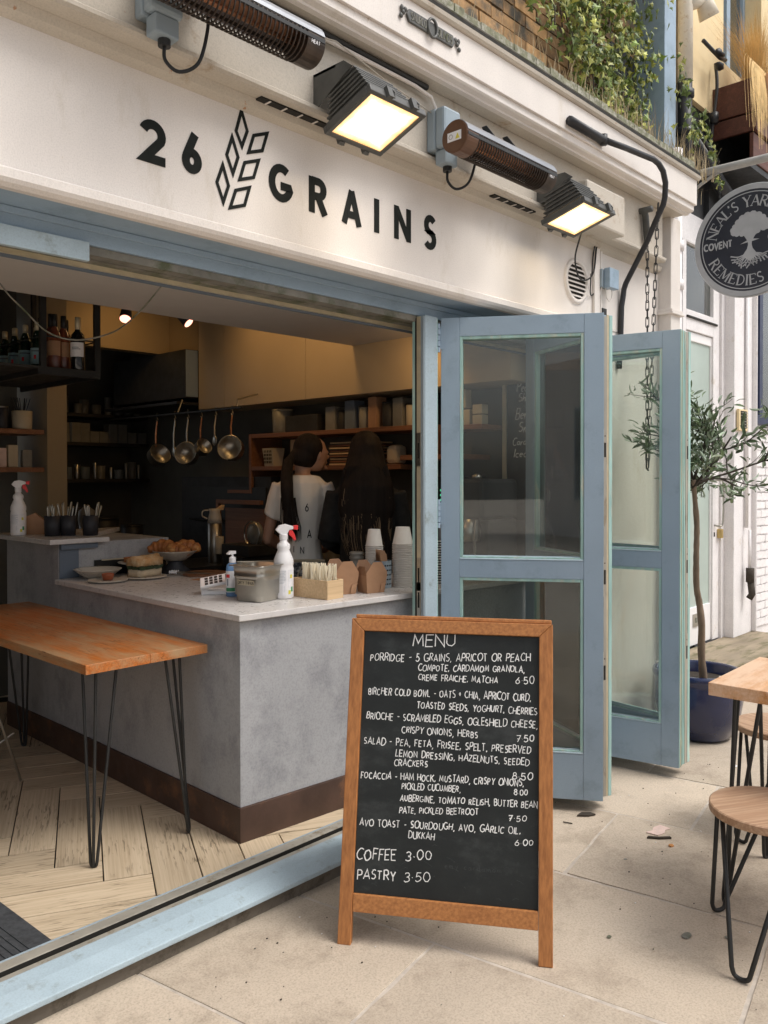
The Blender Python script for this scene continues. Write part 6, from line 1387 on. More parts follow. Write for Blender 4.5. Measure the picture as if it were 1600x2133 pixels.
# ================================================================ SUSPENDED BOTTLE SHELF
bs = thing('hanging_shelf', 'black steel shelf of bottles hanging above the raised counter', 'shelf', (2.1, 4.6, 2.06))
m = MB(); m.box(1.60, 2.255, 4.285, 5.3, 2.068, 2.082); m.build('shelf_plate', 'darkshelf', bs)
m = MB(); m.box(1.90, 2.25, 4.282, 4.30, 2.04, 2.0679); m.box(1.90, 1.93, 4.30, 5.3, 2.04, 2.0679); m.box(2.235, 2.25, 4.30, 5.3, 2.04, 2.0679); m.build('shelf_edge', 'darkmetal', bs)
for x, y in ((1.934, 4.30), (2.238, 4.30), (1.934, 5.1), (2.238, 5.1)):
    m = MB(); w_ = .016 if y < 5 else .013; m.box(x-w_, x+w_, y-.012, y+.012, 2.0825, 2.99); m.build('hanger_post', 'darkmetal', bs)
m = MB(); m.tube([(1.934, 4.30, 2.245), (2.238, 4.30, 2.245)], .004, 6); m.tube([(1.934, 4.30, 2.245), (1.934, 5.1, 2.245)], .004, 6); m.tube([(2.238, 4.30, 2.245), (2.238, 5.1, 2.245)], .004, 6); m.build('guard_rail', 'darkmetal', bs)
def bottle(x, y, kind, label, s=1.0):
    t = on(x, y, 'bottle', label, 'bottle', 0, {'g': 'green mineral water bottles', 'p': 'pink wine bottles', 'k': None}[kind], 2.0822)
    if kind == 'g': pf_ = [(.030, 0), (.033, .005), (.033, .13), (.028, .165), (.013, .20), (.012, .235)]
    elif kind == 'p': pf_ = [(.035, 0), (.037, .005), (.037, .17), (.030, .205), (.014, .235), (.0135, .30)]
    else: pf_ = [(.037, 0), (.039, .005), (.039, .175), (.034, .20), (.015, .225), (.0145, .295)]
    m = MB(); m.lathe([(r*s, z*s) for r, z in pf_], (0, 0, 0), 20); b_ = m.build('bottle_glass', {'g': 'bottleg', 'p': 'bottlep', 'k': 'bottlek'}[kind], t, world=False, smooth=True)
    zt = pf_[-1][1]*s; m = MB()
    if kind == 'g': m.lathe([(.0135*s, zt-.04*s), (.0135*s, zt+.004), (.010*s, zt+.008)], (0, 0, 0), 12)
    else: m.lathe([(.0155*s, zt-.065*s), (.0155*s, zt+.002), (.012*s, zt+.004)], (0, 0, 0), 12)
    m.build('cap', {'g': 'foil', 'p': 'darkmetal', 'k': 'foil'}[kind], t, world=False, smooth=True)
    m = MB(); r = pf_[2][0]*s+.0006
    cyl_label(m, r, 165, 295, *(((.03*s, .11*s)) if kind == 'g' else (.075*s, .155*s)), 0)
    if kind == 'g':
        cyl_label(m, r+.0004, 215, 235, .055*s, .075*s, 1); cyl_label(m, r+.0004, 190, 285, .092*s, .098*s, 2)
    elif kind == 'k': cyl_label(m, r+.0004, 190, 250, .125*s, .129*s, 2); cyl_label(m, r+.0004, 190, 262, .116*s, .120*s, 2)
    m.build('label', [{'g': 'bluelabel', 'p': 'kraft', 'k': 'label'}[kind], 'red', 'greyside'], t, world=False)
    if kind == 'g':
        m = MB(); m.add([(-.026*s*.72, -.026*s*.72, .15*s), (-.034*s*.72, -.018*s*.72, .163*s), (-.026*s*.6, -.026*s*.6, .182*s), (-.018*s*.72, -.034*s*.72, .163*s)], [(0, 1, 2, 3)]); m.build('neck_label', 'label', t, world=False)
for k, (x, y) in enumerate(((1.995, 4.50), (1.985, 4.63), (1.985, 4.77), (2.06, 4.66), (1.99, 4.92), (2.0, 5.06))):
    bottle(x, y, 'g', 'green water bottle, pale blue label, hanging shelf, %s' % ('nearest of its row', 'second of the row', 'third of the row', 'set back beside the post', 'fourth of the row', 'furthest of its row')[k], 1.1)
for k, (x, y) in enumerate(((2.045, 4.40), (2.085, 4.53), (2.105, 4.42), (2.165, 4.52), (2.04, 4.56))):
    bottle(x, y, 'p', 'pink wine bottle on the hanging shelf, %s' % ('just right of the front post', 'tallest looking, at the centre', 'next to the black wine bottle', 'behind the black bottle', 'behind the front post')[k], 1.0 if k != 1 else 1.08)
bottle(2.150, 4.345, 'k', 'black wine bottle with white label and pale capsule at the right of the hanging shelf', .98)
# festoon cable and spot lamps
m = MB(); m.tube(crom([(1.601, 2.575, 2.193), (1.598, 2.75, 2.107), (1.601, 2.95, 2.057), (1.53, 3.1, 2.036), (1.415, 3.1, 2.052), (1.281, 3.0, 2.104), (1.157, 2.9, 2.162), (.95, 2.75, 2.34)], 8), .003, 6)
fc = m.build('hanging_cable', 'lead', smooth=True); tag(fc, 'slack grey cable looping below the ceiling in front of the bottles', 'cable')
for k, (x, y, z, l_, rz_) in enumerate(((2.206, 3.93, 2.335, 'left spot lamp glowing pinkish below the ceiling edge', .5), (2.571, 3.93, 2.362, 'right spot lamp glowing pinkish below the ceiling edge', .2))):
    t = thing('spot_lamp', l_, 'spot lamp', (x, y, z), 0, 'small spot lamps at the ceiling edge')
    d = Vector((-.45 if k == 0 else .55, -.55 if k == 0 else -.9, -1)).normalized(); m = MB(); m.cyl(-d*.085, d*.02, .022, .032, 18); m.cyl((0, 0, .01), (0, 0, .10), .008); m.box(-.03, .03, -.012, .012, .085, .11); m.build('lamp_housing', 'blackcup', t, world=False, smooth=False)
    m = MB(); m.cyl(d*.021, d*.0225, .028, .028, 18); m.build('lit_lens', 'spot', t, world=False)
    l = bpy.data.lights.new('spot_lamp_light', 'SPOT'); l.energy = 5; l.color = (1, .55, .32); l.spot_size = R(80); l.shadow_soft_size = .03
    lo = bpy.data.objects.new('lamp_light', l); C.objects.link(lo); lo.parent = t; lo.location = d*.03; lo.rotation_euler = (-d).to_track_quat('Z', 'Y').to_euler()
# the unseen row of warm ceiling spots that washes the tan panels: built as lamps on a track
tr_ = thing('ceiling_track_lights', 'unseen warm track spotlights above the kitchen washing the tan cupboard panels', 'track lights', (3.1, 4.0, 2.96))
m = MB(); m.box(3.12, 3.16, 3.85, 5.4, 2.96, 2.99); m.build('track', 'darkmetal', tr_)
for k, (yy, e, tgt) in enumerate(((3.92, 9, (3.75, 3.90, 2.30)), (4.75, 7, (3.75, 4.6, 2.25)), (5.3, 7, (3.5, 7.0, 1.5)), (4.3, 5, (2.6, 5.0, 1.3)))):  # last two heads are added to brighten the back of the kitchen
    d = (Vector(tgt)-Vector((3.14, yy, 2.86))).normalized(); m = MB(); p = Vector((3.14, yy, 2.88)); m.cyl(p-d*.07, p+d*.02, .024, .034, 16); m.cyl((3.14, yy, 2.88), (3.14, yy, 2.96), .008); hd = m.build('spot_head', 'blackcup', tr_)
    m = MB(); m.cyl(p+d*.021, p+d*.0225, .03, .03, 16); m.build('lit_lens', 'flood', hd)
    l = bpy.data.lights.new('track_light', 'SPOT'); l.energy = e; l.color = (1, .58, .22); l.spot_size = R(120); l.spot_blend = 1.0; l.shadow_soft_size = .08
    lo = bpy.data.objects.new('lamp_light', l); C.objects.link(lo); lo.location = p+d*.04; lo.rotation_euler = (-d).to_track_quat('Z', 'Y').to_euler()
for yy, e, px_ in ((3.02, 6.5, 3.50),):  # added lamp, hidden behind the post, to light the tan panels
    t = thing('added_lamp', 'warm lamp added out of sight in the front ceiling near the door post', 'added_lamp', (px_, yy, 2.345))
    m = MB(); m.cyl((0, 0, -.006), (0, 0, -.0005), .045, n=20); m.build('rim', 'lead', t, world=False)
    m = MB(); m.cyl((0, 0, -.0075), (0, 0, -.0062), .034, n=20); m.build('lit_lens', 'flood', t, world=False)
    l = bpy.data.lights.new('added_lamp_light', 'SPOT'); l.energy = e; l.color = (1, .60, .25); l.spot_size = R(150); l.spot_blend = 1.0; l.shadow_soft_size = .05
    lo = bpy.data.objects.new('lamp_light', l); C.objects.link(lo); lo.location = (px_, yy, 2.325); lo.rotation_euler = (R(40), R(-20), 0)
# ================================================================ KITCHEN, RIGHT HAND SIDE
kc = thing('extractor_hood', 'large black extractor hood above the cooking range', 'extractor hood', (3.68, 6.0, 2.11))
m = MB(); m.box(3.64, 4.05, 5.58, 6.70, 2.12, 2.50); m.build('hood_body', 'blackwall', kc, bev=.003)
m = MB(); m.box(3.645, 3.75, 5.5705, 5.579, 2.13, 2.495); m.build('hood_end', 'greyplastic', kc)
m = MB(); m.box(3.55, 4.05, 5.56, 6.7, 2.065, 2.085); m.box(3.55, 3.57, 4.75, 6.6, 1.985, 1.995); m.build('pot_rail', 'darkmetal', kc)
m = MB(); m.tube([(3.56, 4.8, 2.0), (3.56, 4.8, 2.05), (3.74, 4.8, 2.10)], .006, 6); m.tube([(3.56, 5.56, 2.0), (3.60, 5.56, 2.1)], .006, 6); m.build('rail_bracket', 'steel', kc)
pans = [(4.86, .088, 0.25, .16, 1, 'rightmost'), (5.06, .05, .2, .15, 0, 'second from the right, a ladle'), (5.24, .062, .3, .17, 2, 'third from the right'), (5.42, .085, .1, .19, 1, 'fourth from the right'), (5.60, .04, .0, .22, 0, 'fifth from the right'), (5.86, .085, .3, .20, 2, 'leftmost, dark and tipped')]
for yy, r, dx, hl, typ, lb in pans:
    t = thing('hanging_pan', 'steel pan or utensil hooked under the hood, %s' % lb, 'pan', (3.56, yy, 1.985), 0, 'pans and utensils hanging from the rail')
    m = MB(); m.tube([(0, -.012, .018), (0, 0, .024), (0, .012, .012), (0, 0, -.01), (0, -.012, -.03), (0, 0, -.045), (0, .012, -.032)], .0035, 6); m.build('hook', 'steel', t, world=False)
    m = MB(); m.tube([(0, 0, -.045), (-.01, .004, -.045-hl*.5), (-.012, 0, -.045-hl)], [.005, .007, .006], 6); m.build('handle', 'copper' if typ == 2 or r > .087 else 'steel', t, world=False)
    if typ == 0: m = MB(); m.ell((-.012, 0, -.07-hl), (.008, .028, .04), 10, 6); m.build('utensil_head', 'steel', t, world=False, smooth=True); continue
    m = MB(); m.lathe([(r*.9, 0), (r*.97, .008), (r, r*.95), (r*1.04, r*.97), (r*.97, r*.94), (r*.93, .012), (.001, .010)], (0, 0, 0), 28)
    Rm = Matrix.Rotation(R(-78 if typ == 1 else 25), 4, 'Y') @ Matrix.Rotation(R(35 if typ == 1 else 60), 4, 'Z') if typ == 1 else Matrix.Rotation(R(62), 4, 'X')
    Rm = (Matrix.Rotation(R(32), 4, 'Z') @ Rm) if typ == 1 else Rm
    cc = Vector((0, 0, -.045-hl-r*.95)); m.v = [tuple(cc+(Rm @ Vector((a, b, c-r*.3)))) for a, b, c in m.v]; m.build('pan_body', 'steel', t, world=False, smooth=True)
m = MB(); m.box(3.78, 4.055, 4.70, 5.85, .07, 1.50); m.box(3.765, 3.779, 4.74, 5.80, 1.18, 1.42, 1); m.tube([(3.75, 4.8, 1.16), (3.75, 5.7, 1.16)], .008, 6, 1)
tag(m.build('oven', ['blackwall', 'darkmetal']), 'tall black oven block beneath the hanging pans', 'oven')
def shelfbox(nm, lab, parts, cat='shelf', mt_='shelfw', bev=.002):
    t = thing(nm, lab, cat, parts[0][1][0:1]+parts[0][1][2:3]+parts[0][1][4:5])
    for pn, b in parts: m = MB(); m.box(*b); m.build(pn, mt_, t, bev=bev)
    return t
shelfbox('wall_shelf', 'long brown wooden shelf rack on the right wall behind the two people', [('shelf_board', (3.76, 4.055, 3.20, 4.90, 1.782, 1.812)), ('shelf_board', (3.76, 4.055, 3.42, 4.90, 1.545, 1.575)), ('upright', (3.76, 4.055, 4.901, 4.93, 1.375, 1.812)), ('upright', (3.76, 4.055, 3.171, 3.199, 1.62, 1.812)), ('shelf_board', (3.76, 4.055, 2.95, 3.419, 1.60, 1.63)), ('shelf_board', (3.76, 4.055, 4.931, 5.2, 1.375, 1.40))])
shelfbox('crate_board', 'brown framed tray leaning on the back worktop under the shelf', [('frame_board', (3.62, 3.65, 4.62, 5.15, 1.30, 1.33)), ('frame_board', (3.62, 3.65, 5.121, 5.15, .98, 1.2999)), ('panel', (3.655, 3.67, 4.6, 5.08, .98, 1.27))], 'tray')
m = MB(); m.box(3.60, 4.055, 3.06, 4.69, .93, .965); m.box(3.64, 4.055, 3.06, 4.69, .07, .9295, 1)
tag(m.build('back_worktop', ['steel', 'darkmetal']), 'dark back worktop along the right wall', 'worktop')
t = thing('tap', 'curved chrome tap on the back worktop between the two people', 'tap', (3.72, 4.05, .965)); m = MB(); m.tube(crom([(0, 0, 0), (0, 0, .30), (-.01, -.03, .42), (-.03, -.09, .46), (-.05, -.14, .42), (-.055, -.155, .36)], 6), .009, 8); m.build('spout', 'steel', t, world=False, smooth=True)
# things on the shelves
def item(nm, lab, cat, mt_, x0, x1, y0, y1, z0, z1, bev=.004): m = MB(); m.box(x0, x1, y0, y1, z0, z1); return tag(m.build(nm, mt_, bev=bev), lab, cat)
def tub(nm, lab, cat, mt_, x, y, z, r, h, lidm=None):
    t = thing(nm, lab, cat, (x, y, z)); m = MB(); m.lathe([(r*.9, 0), (r*.94, .004), (r, h), (r*.96, h+.001), (.001, h*.98)], (0, 0, 0), 20); m.build('tub_body', mt_, t, world=False, smooth=True)
    if lidm: m = MB(); m.lathe([(r*1.04, h+.002), (r*1.05, h+.012), (.001, h+.014)], (0, 0, 0), 20); m.build('lid', lidm, t, world=False, smooth=True)
    return t
tub('storage_tub', 'pale plastic tub at the left end of the upper shelf', 'tub', 'clearp', 3.86, 4.66, 1.813, .075, .16, 'tub')
item('black_basket', 'long black basket beside the plastic tub on the upper shelf', 'basket', 'darkshelf', 3.80, 4.0, 4.22, 4.56, 1.813, 1.93)
t = thing('plastic_basket', 'white slotted plastic basket on the lower shelf left of the ponytailed person', 'basket', (3.83, 4.73, 1.576)); m = MB(); m.hexa([(-.04, -.05, 0), (.04, -.05, 0), (.04, .05, 0), (-.04, .05, 0), (-.055, -.06, .13), (.055, -.06, .13), (.055, .06, .13), (-.055, .06, .13)]); m.build('basket_body', 'tub', t, world=False)
m = MB()
for i in range(4):
    for j in range(5): m.box(-.0555, -.0545+.004, -.04+j*.019, -.034+j*.019, .02+i*.026, .038+i*.026)
m.build('slot', 'duct', t, world=False)
item('leaning_board', 'tan cutting board leaning at the back of the lower shelf', 'cutting board', 'plywood', 3.93, 3.955, 4.42, 4.66, 1.576, 1.77)
for k in range(9):
    o = item('tray', 'thin wooden tray in the stack between the two people, %s' % ('lowest', 'second lowest', 'third from the bottom', 'fourth from the bottom', 'fifth, at the middle', 'fourth from the top', 'third from the top', 'second from the top', 'topmost')[k], 'tray', 'plywood' if k % 2 == 0 else 'shelfw', 3.80+.004*(k % 3), 4.02, 3.72-.01*(k % 2), 4.10, 1.577+k*.0178, 1.587+k*.0178, .001); o['group'] = 'stacked wooden trays'
item('white_bag', 'crumpled white and yellow bag on the lower shelf right of the long haired person', 'bag', 'tub', 3.82, 3.93, 3.50, 3.60, 1.576, 1.70, .03)
for k, (yy, c_) in enumerate(((3.30, 'crumb'), (3.215, 'label'))):
    t = thing('carton', ('tan drinks carton at the right end of the upper shelf', 'black and white drinks carton nearest the door post')[k], 'carton', (3.84, yy, 1.813), 0, 'drinks cartons'); m = MB(); m.box(-.035, .035, -.033, .033, 0, .15); m.prism([(-.035, .15), (.035, .15), (.004, .185), (-.004, .185)], -.033, .033, ax=1); m.build('carton_body', ('kraft', 'darkmetal')[k], t, world=False)
    m = MB(); m.cyl((0, -.012, .18), (0, -.012, .20), .012); m.build('cap', 'white', t, world=False); m = MB(); write(m, ('OAT', 'OATLY')[k] if k == 0 else 'OAT', .05, .03, .007, lambda a, b, h: (-.0358, .025-a, .10+b), .2); m.build('lettering', 'label', t, world=False)
cupstack(3.82, 3.08, 1.631, 12, .042, .032, .085, .0085, 'cup', 'stack of white cups on the short shelf beside the door post', top_cup=False)
item('steel_machine', 'dark kitchen machine with three small green lights beside the door post', 'machine', 'darkmetal', 3.70, 4.05, 2.96, 3.25, .966, 1.50)
m = MB()
for k in range(3): m.cyl((3.696, 3.04, 1.42-.028*k), (3.6995, 3.04, 1.42-.028*k), .007)
tag(m.build('indicator_light', emis('green_indicator', (.1, .7, .35), .6)), 'three small round green indicator lights on the dark machine', 'indicator lights')
for k, (yy, w_, h_, c_, lb) in enumerate(((4.12, .05, .16, 'clearp', 'tall murky jar'), (4.02, .04, .12, 'darkshelf', 'short black tin'), (3.93, .05, .19, 'greyside', 'slate grey box'), (3.82, .045, .14, 'clearp', 'squat clear jar'), (3.72, .04, .20, 'kraft', 'tall kraft bag'), (3.60, .05, .15, 'darkshelf', 'wide black tin'), (3.50, .045, .18, 'clearp', 'tall clear jar'), (3.41, .04, .13, 'tub', 'short cream tin'))):
    if k % 2: tub('shelf_jar', lb+' on the upper wooden shelf above the two people', 'jar', c_, 3.86, yy, 1.813, w_*.9, h_, 'darkmetal')
    else: item('shelf_box', lb+' on the upper wooden shelf above the two people', 'box', c_, 3.82, 3.92, yy-w_, yy+w_*.8, 1.813, 1.813+h_)
for k, (xx, yy, c_, h_, lb) in enumerate(((3.70, 3.55, 'steel', .16, 'steel'), (3.68, 3.95, 'clearp', .14, 'clear'), (3.70, 4.25, 'tub', .12, 'cream'), (3.72, 4.40, 'darkmetal', .20, 'tall dark'))):
    tub('worktop_pot', lb+' pot standing on the back worktop', 'pot', c_, xx, yy, .966, .045, h_)
# coffee machine and board seen through the door glass
cm_ = thing('coffee_machine', 'black espresso machine with steel grouphead behind the door glass', 'coffee machine', (3.74, 2.80, ZC))
m = MB(); m.box(-.16, .18, -.14, .12, .30, .52); m.box(-.10, .18, -.14, .12, 0, .2999); m.box(-.20, -.10, -.14, .12, 0, .05); m.build('machine_body', 'blackwall', cm_, world=False, bev=.02)
m = MB(); m.box(-.17, -.1605, .0, .12, .33, .50); m.cyl((-.18, .06, .42), (-.1605, .06, .42), .045, n=24); m.build('side_panel', 'steel', cm_, world=False)
m = MB(); m.tube([(-.185, .06+.028*math.cos(k*PI/8), .42+.028*math.sin(k*PI/8)) for k in range(16)], .004, 6, closed=True); m.build('dial_ring', 'white', cm_, world=False)
m = MB(); m.lathe([(.05, .18), (.055, .23), (.04, .30)], (-.13, -.04, 0), 20); m.build('grouphead', 'steel', cm_, world=False, smooth=True)
m = MB(); m.tube([(-.16, -.10, .30), (-.20, -.12, .20), (-.19, -.12, .08)], .006, 6); m.build('steam_wand', 'steel', cm_, world=False)
m = MB(); m.ell((-.02, .0, .53), (.03, .03, .02)); m.build('lid_knob', 'steel', cm_, world=False, smooth=True)
for k in range(4):
    t = thing('storage_tin', 'pale storage tin on the shelf seen through the door glass, %s' % ('tall grey one', 'lower left', 'middle stacked', 'top of the small stack')[k], 'tin', ((3.86, 3.00, 1.90), (3.86, 2.97, 1.80), (3.86, 2.88, 1.80), (3.86, 2.88, 1.86))[k], 0, 'storage tins')
    m = MB(); m.box(-.03, .03, -.035, .035, 0, (.11, .09, .055, .055)[k]); m.build('tin_body', 'tub', t, world=False, bev=.004)
shelfbox('short_shelf', 'short brown shelf of tins seen through the door glass', [('shelf_board', (3.78, 4.055, 2.81, 3.08, 1.77, 1.798))])
mb_ = thing('wall_menu', 'black wall chalkboard with cursive drinks list partly seen through the door glass', 'chalkboard', (3.96, 2.66, 1.2))
m = MB(); m.box(3.975, 3.985, 2.47, 2.775, 1.25, 2.20); pb2 = m.build('board_panel', 'board', mb_)
m = MB(); m.box(3.965, 3.985, 2.7755, 2.80, 1.25, 2.22); m.box(3.965, 3.985, 2.47, 2.775, 2.2005, 2.22); m.build('frame', 'tub', mb_)
m = MB()
for s_, u, z, w_, h_ in (('Sh', .10, 2.13, .04, .045), ('Pea', .07, 1.985, .07, .06), ('Sh', .08, 1.93, .05, .045), ('Ber', .06, 1.83, .075, .065), ('Sm', .08, 1.755, .07, .055), ('Cardamom', .04, 1.68, .20, .045), ('Iced', .05, 1.61, .09, .05)):
    s_ = ''.join(ch if ch in GL else ch.upper() for ch in s_); write(m, s_, w_, h_, .0045, lambda a, b, d, u=u, z=z: (3.9745-d, 2.775-u-a, z+b), .15, .05, slant=.2)
m.build('chalk_lettering', 'chalk', pb2, kind='stuff')
# ================================================================ KITCHEN, BACK
for k, (z, x0, x1) in enumerate(((2.05, 3.14, 4.04), (1.80, 3.14, 4.04), (1.48, 3.14, 4.05))):
    t = shelfbox('back_shelf', 'dark shelf on the back kitchen wall, %s' % ('topmost', 'middle', 'lowest')[k], [('shelf_board', (x0, x1, 6.80, 7.149, z-.03, z))], 'shelf', 'darkshelf'); t['group'] = 'dark shelves on the back wall'
    n = (9, 10, 12)[k]
    for j in range(n):
        x = x0+.05+(x1-x0-.1)*j/(n-1)+random.uniform(-.01, .01); y = 6.87+random.uniform(0, .06)
        pos = '%s along the %s back shelf' % (('first', 'second', 'third', 'fourth', 'fifth', 'sixth', 'seventh', 'eighth', 'ninth', 'tenth', 'eleventh', 'twelfth')[j], ('topmost', 'middle', 'lowest')[k])
        if k == 2 and j % 2: tub('steel_canister', 'slim steel canister, '+pos, 'canister', 'steel', x, y, z+.001, random.uniform(.012, .03), random.uniform(.10, .2), None)
        elif k == 1: item('plastic_box', 'translucent storage box, '+pos, 'storage box', 'clearp', x-.043, x+.040, y-.05, y+.05, z+.001, z+random.choice((.10, .17)))
        else: tub('kitchen_jar', 'murky kitchen jar, '+pos, 'jar', random.choice(('clearp', 'clearp', 'greyside')), x, y, z+.001, random.uniform(.03, .045), random.uniform(.08, .16), None)
m = MB(); m.box(3.0, 3.7, 5.95, 6.6, .07, .95); m.box(2.98, 3.72, 5.92, 6.6, .9505, .975, 1); tag(m.build('cooking_range', ['darkmetal', 'steel'], bev=.004), 'dark cooking range at the back of the kitchen', 'cooker')
for k, (x, y, r, h) in enumerate(((3.22, 6.1, .12, .19), (3.50, 6.15, .09, .12), (3.06, 6.2, .07, .27))):
    tub('cooking_pot', 'dark cooking pot on the range, %s' % ('largest', 'shallow one at the right', 'tall narrow one at the left')[k], 'pot', 'darkmetal', x, y, .976, r, h, 'darkmetal')
t = thing('coffee_grinder', 'pale domed coffee grinder beside the pier', 'grinder', (2.78, 5.5, .98)); m = MB(); m.lathe([(.07, 0), (.075, .14), (.05, .16), (.06, .22), (.055, .28), (.02, .31)], (0, 0, 0), 20); m.build('grinder_body', 'clearp', t, world=False, smooth=True)
m = MB(); m.box(2.62, 3.35, 5.4, 5.9, .07, .975); tag(m.build('prep_bench', 'darkmetal', bev=.003), 'dark steel prep bench behind the raised counter', 'bench')
t = thing('jug', 'pale enamel jug on a steel canister behind the counter', 'jug', (3.40, 4.85, 1.175)); m = MB(); m.lathe([(.052, 0), (.045, .04), (.036, .075), (.042, .10)], (0, 0, 0), 20); m.build('jug_body', 'ceramic', t, world=False, smooth=True); m = MB(); m.tube(crom([(-.035, .02, .09), (-.07, .04, .085), (-.075, .042, .05), (-.045, .025, .03)], 5), .005, 6); m.build('handle', 'ceramic', t, world=False, smooth=True); m = MB(); m.prism([(.0, .09), (.07, .125), (.06, .09)], -.02, .02, ax=1); m.build('spout', 'plywood', t, world=False)
tub('tall_canister', 'tall steel canister under the enamel jug', 'canister', 'steel', 3.40, 4.85, .90, .05, .273)
m = MB(); m.box(2.95, 3.62, 4.65, 5.2, .07, .90); tag(m.build('low_bench', 'darkmetal', bev=.003), 'low dark bench behind the pastries', 'bench')
item('dark_crate', 'low black slotted crate on the bench left of the ponytailed person', 'crate', 'darkshelf', 3.35, 3.62, 4.40, 4.7, .966, 1.04)
m = MB(); m.box(3.32, 3.60, 4.42, 4.64, .90, .9655); tag(m.build('steel_block', 'darkmetal'), 'dark steel block under the black slotted crate', 'block')
tub('white_tub', 'white paper roll beside the slotted crate', 'roll', 'tub', 3.36, 4.74, .966, .03, .12)
t = thing('wire_sieve', 'round wire sieve resting in the black crate', 'sieve', (3.47, 4.52, 1.06)); m = MB(); m.tube([(0, .085*math.cos(k*PI/12), .05+.085*math.sin(k*PI/12)) for k in range(24)], .005, 6, closed=True); m.build('rim', 'steel', t, world=False); m = MB(); m.ell((.03, 0, .05), (.04, .082, .082), 14, 8); m.build('mesh_bowl', 'clearp', t, world=False, smooth=True)
# left shelves behind the raised counter
for k, (z, lb) in enumerate(((1.80, 'upper'), (1.56, 'lower'))):
    shelfbox('side_shelf', '%s brown shelf on the wall left of the pier' % lb, [('shelf_board', (1.4, 2.345, 5.20, 5.495, z-.03, z))])
tub('utensil_pot', 'cream pot of dark skewers on the upper shelf left of the pier', 'pot', 'tub', 2.235, 5.27, 1.801, .062, .115)
m = MB()
for k in range(12): a = random.gauss(0, .03); m.tube([(2.235+a*.6, 5.27, 1.90), (2.235+a*1.6, 5.27+random.gauss(0, .02), 2.0)], .0025, 5)
tag(m.build('skewers', 'darkmetal'), 'dark skewers standing in the cream pot', 'skewers', kind='stuff')
tub('storage_jar', 'dark jar beside the cream pot on the upper shelf', 'jar', 'blackcup', 2.12, 5.3, 1.801, .04, .13, 'steel')
for k, (x, c_, lb) in enumerate(((2.10, 'debris', 'pink packet'), (2.17, 'tub', 'pale leaning packet'), (2.26, 'clearp', 'glass jar'))):
    item('packet', '%s on the lower shelf left of the pier' % lb, 'packet', c_, x-.03, x+.03, 5.25, 5.29, 1.561, 1.561+(.12, .14, .11)[k])
# ================================================================ PEOPLE
def rings(mb, L, n=16):
    """loft: list of (centre, rx, ry, yaw) ellipses"""
    vs = []
    for c_, rx, ry, yw in L:
        for k in range(n):
            a = 2*PI*k/n; x, y = rx*math.cos(a), ry*math.sin(a); vs.append((c_[0]+x*math.cos(yw)-y*math.sin(yw), c_[1]+x*math.sin(yw)+y*math.cos(yw), c_[2]))
    fs = [(i*n+k, i*n+(k+1) % n, (i+1)*n+(k+1) % n, (i+1)*n+k) for i in range(len(L)-1) for k in range(n)]
    fs += [tuple(range(n))[::-1], tuple(range((len(L)-1)*n, len(L)*n))]; mb.add(vs, fs)
def rem(o, vox, sm=6):
    r_ = o.modifiers.new('remesh', 'REMESH'); r_.mode = 'VOXEL'; r_.voxel_size = vox; r_.use_smooth_shade = True
    s_ = o.modifiers.new('smooth', 'SMOOTH'); s_.iterations = sm; s_.factor = .5; return o
def nar(m, k, kind):
    if kind != 'tail': return m
    def f(v):
        x, y, z = v; q = z/k
        if q < 1.455: y *= .80
        if 1.06 < q < 1.46: z += k*.045*min(1, (q-1.06)/.22)*(1 if q < 1.40 else (1.46-q)/.06)
        return (x, y, z)
    m.v = [f(v) for v in m.v]; return m
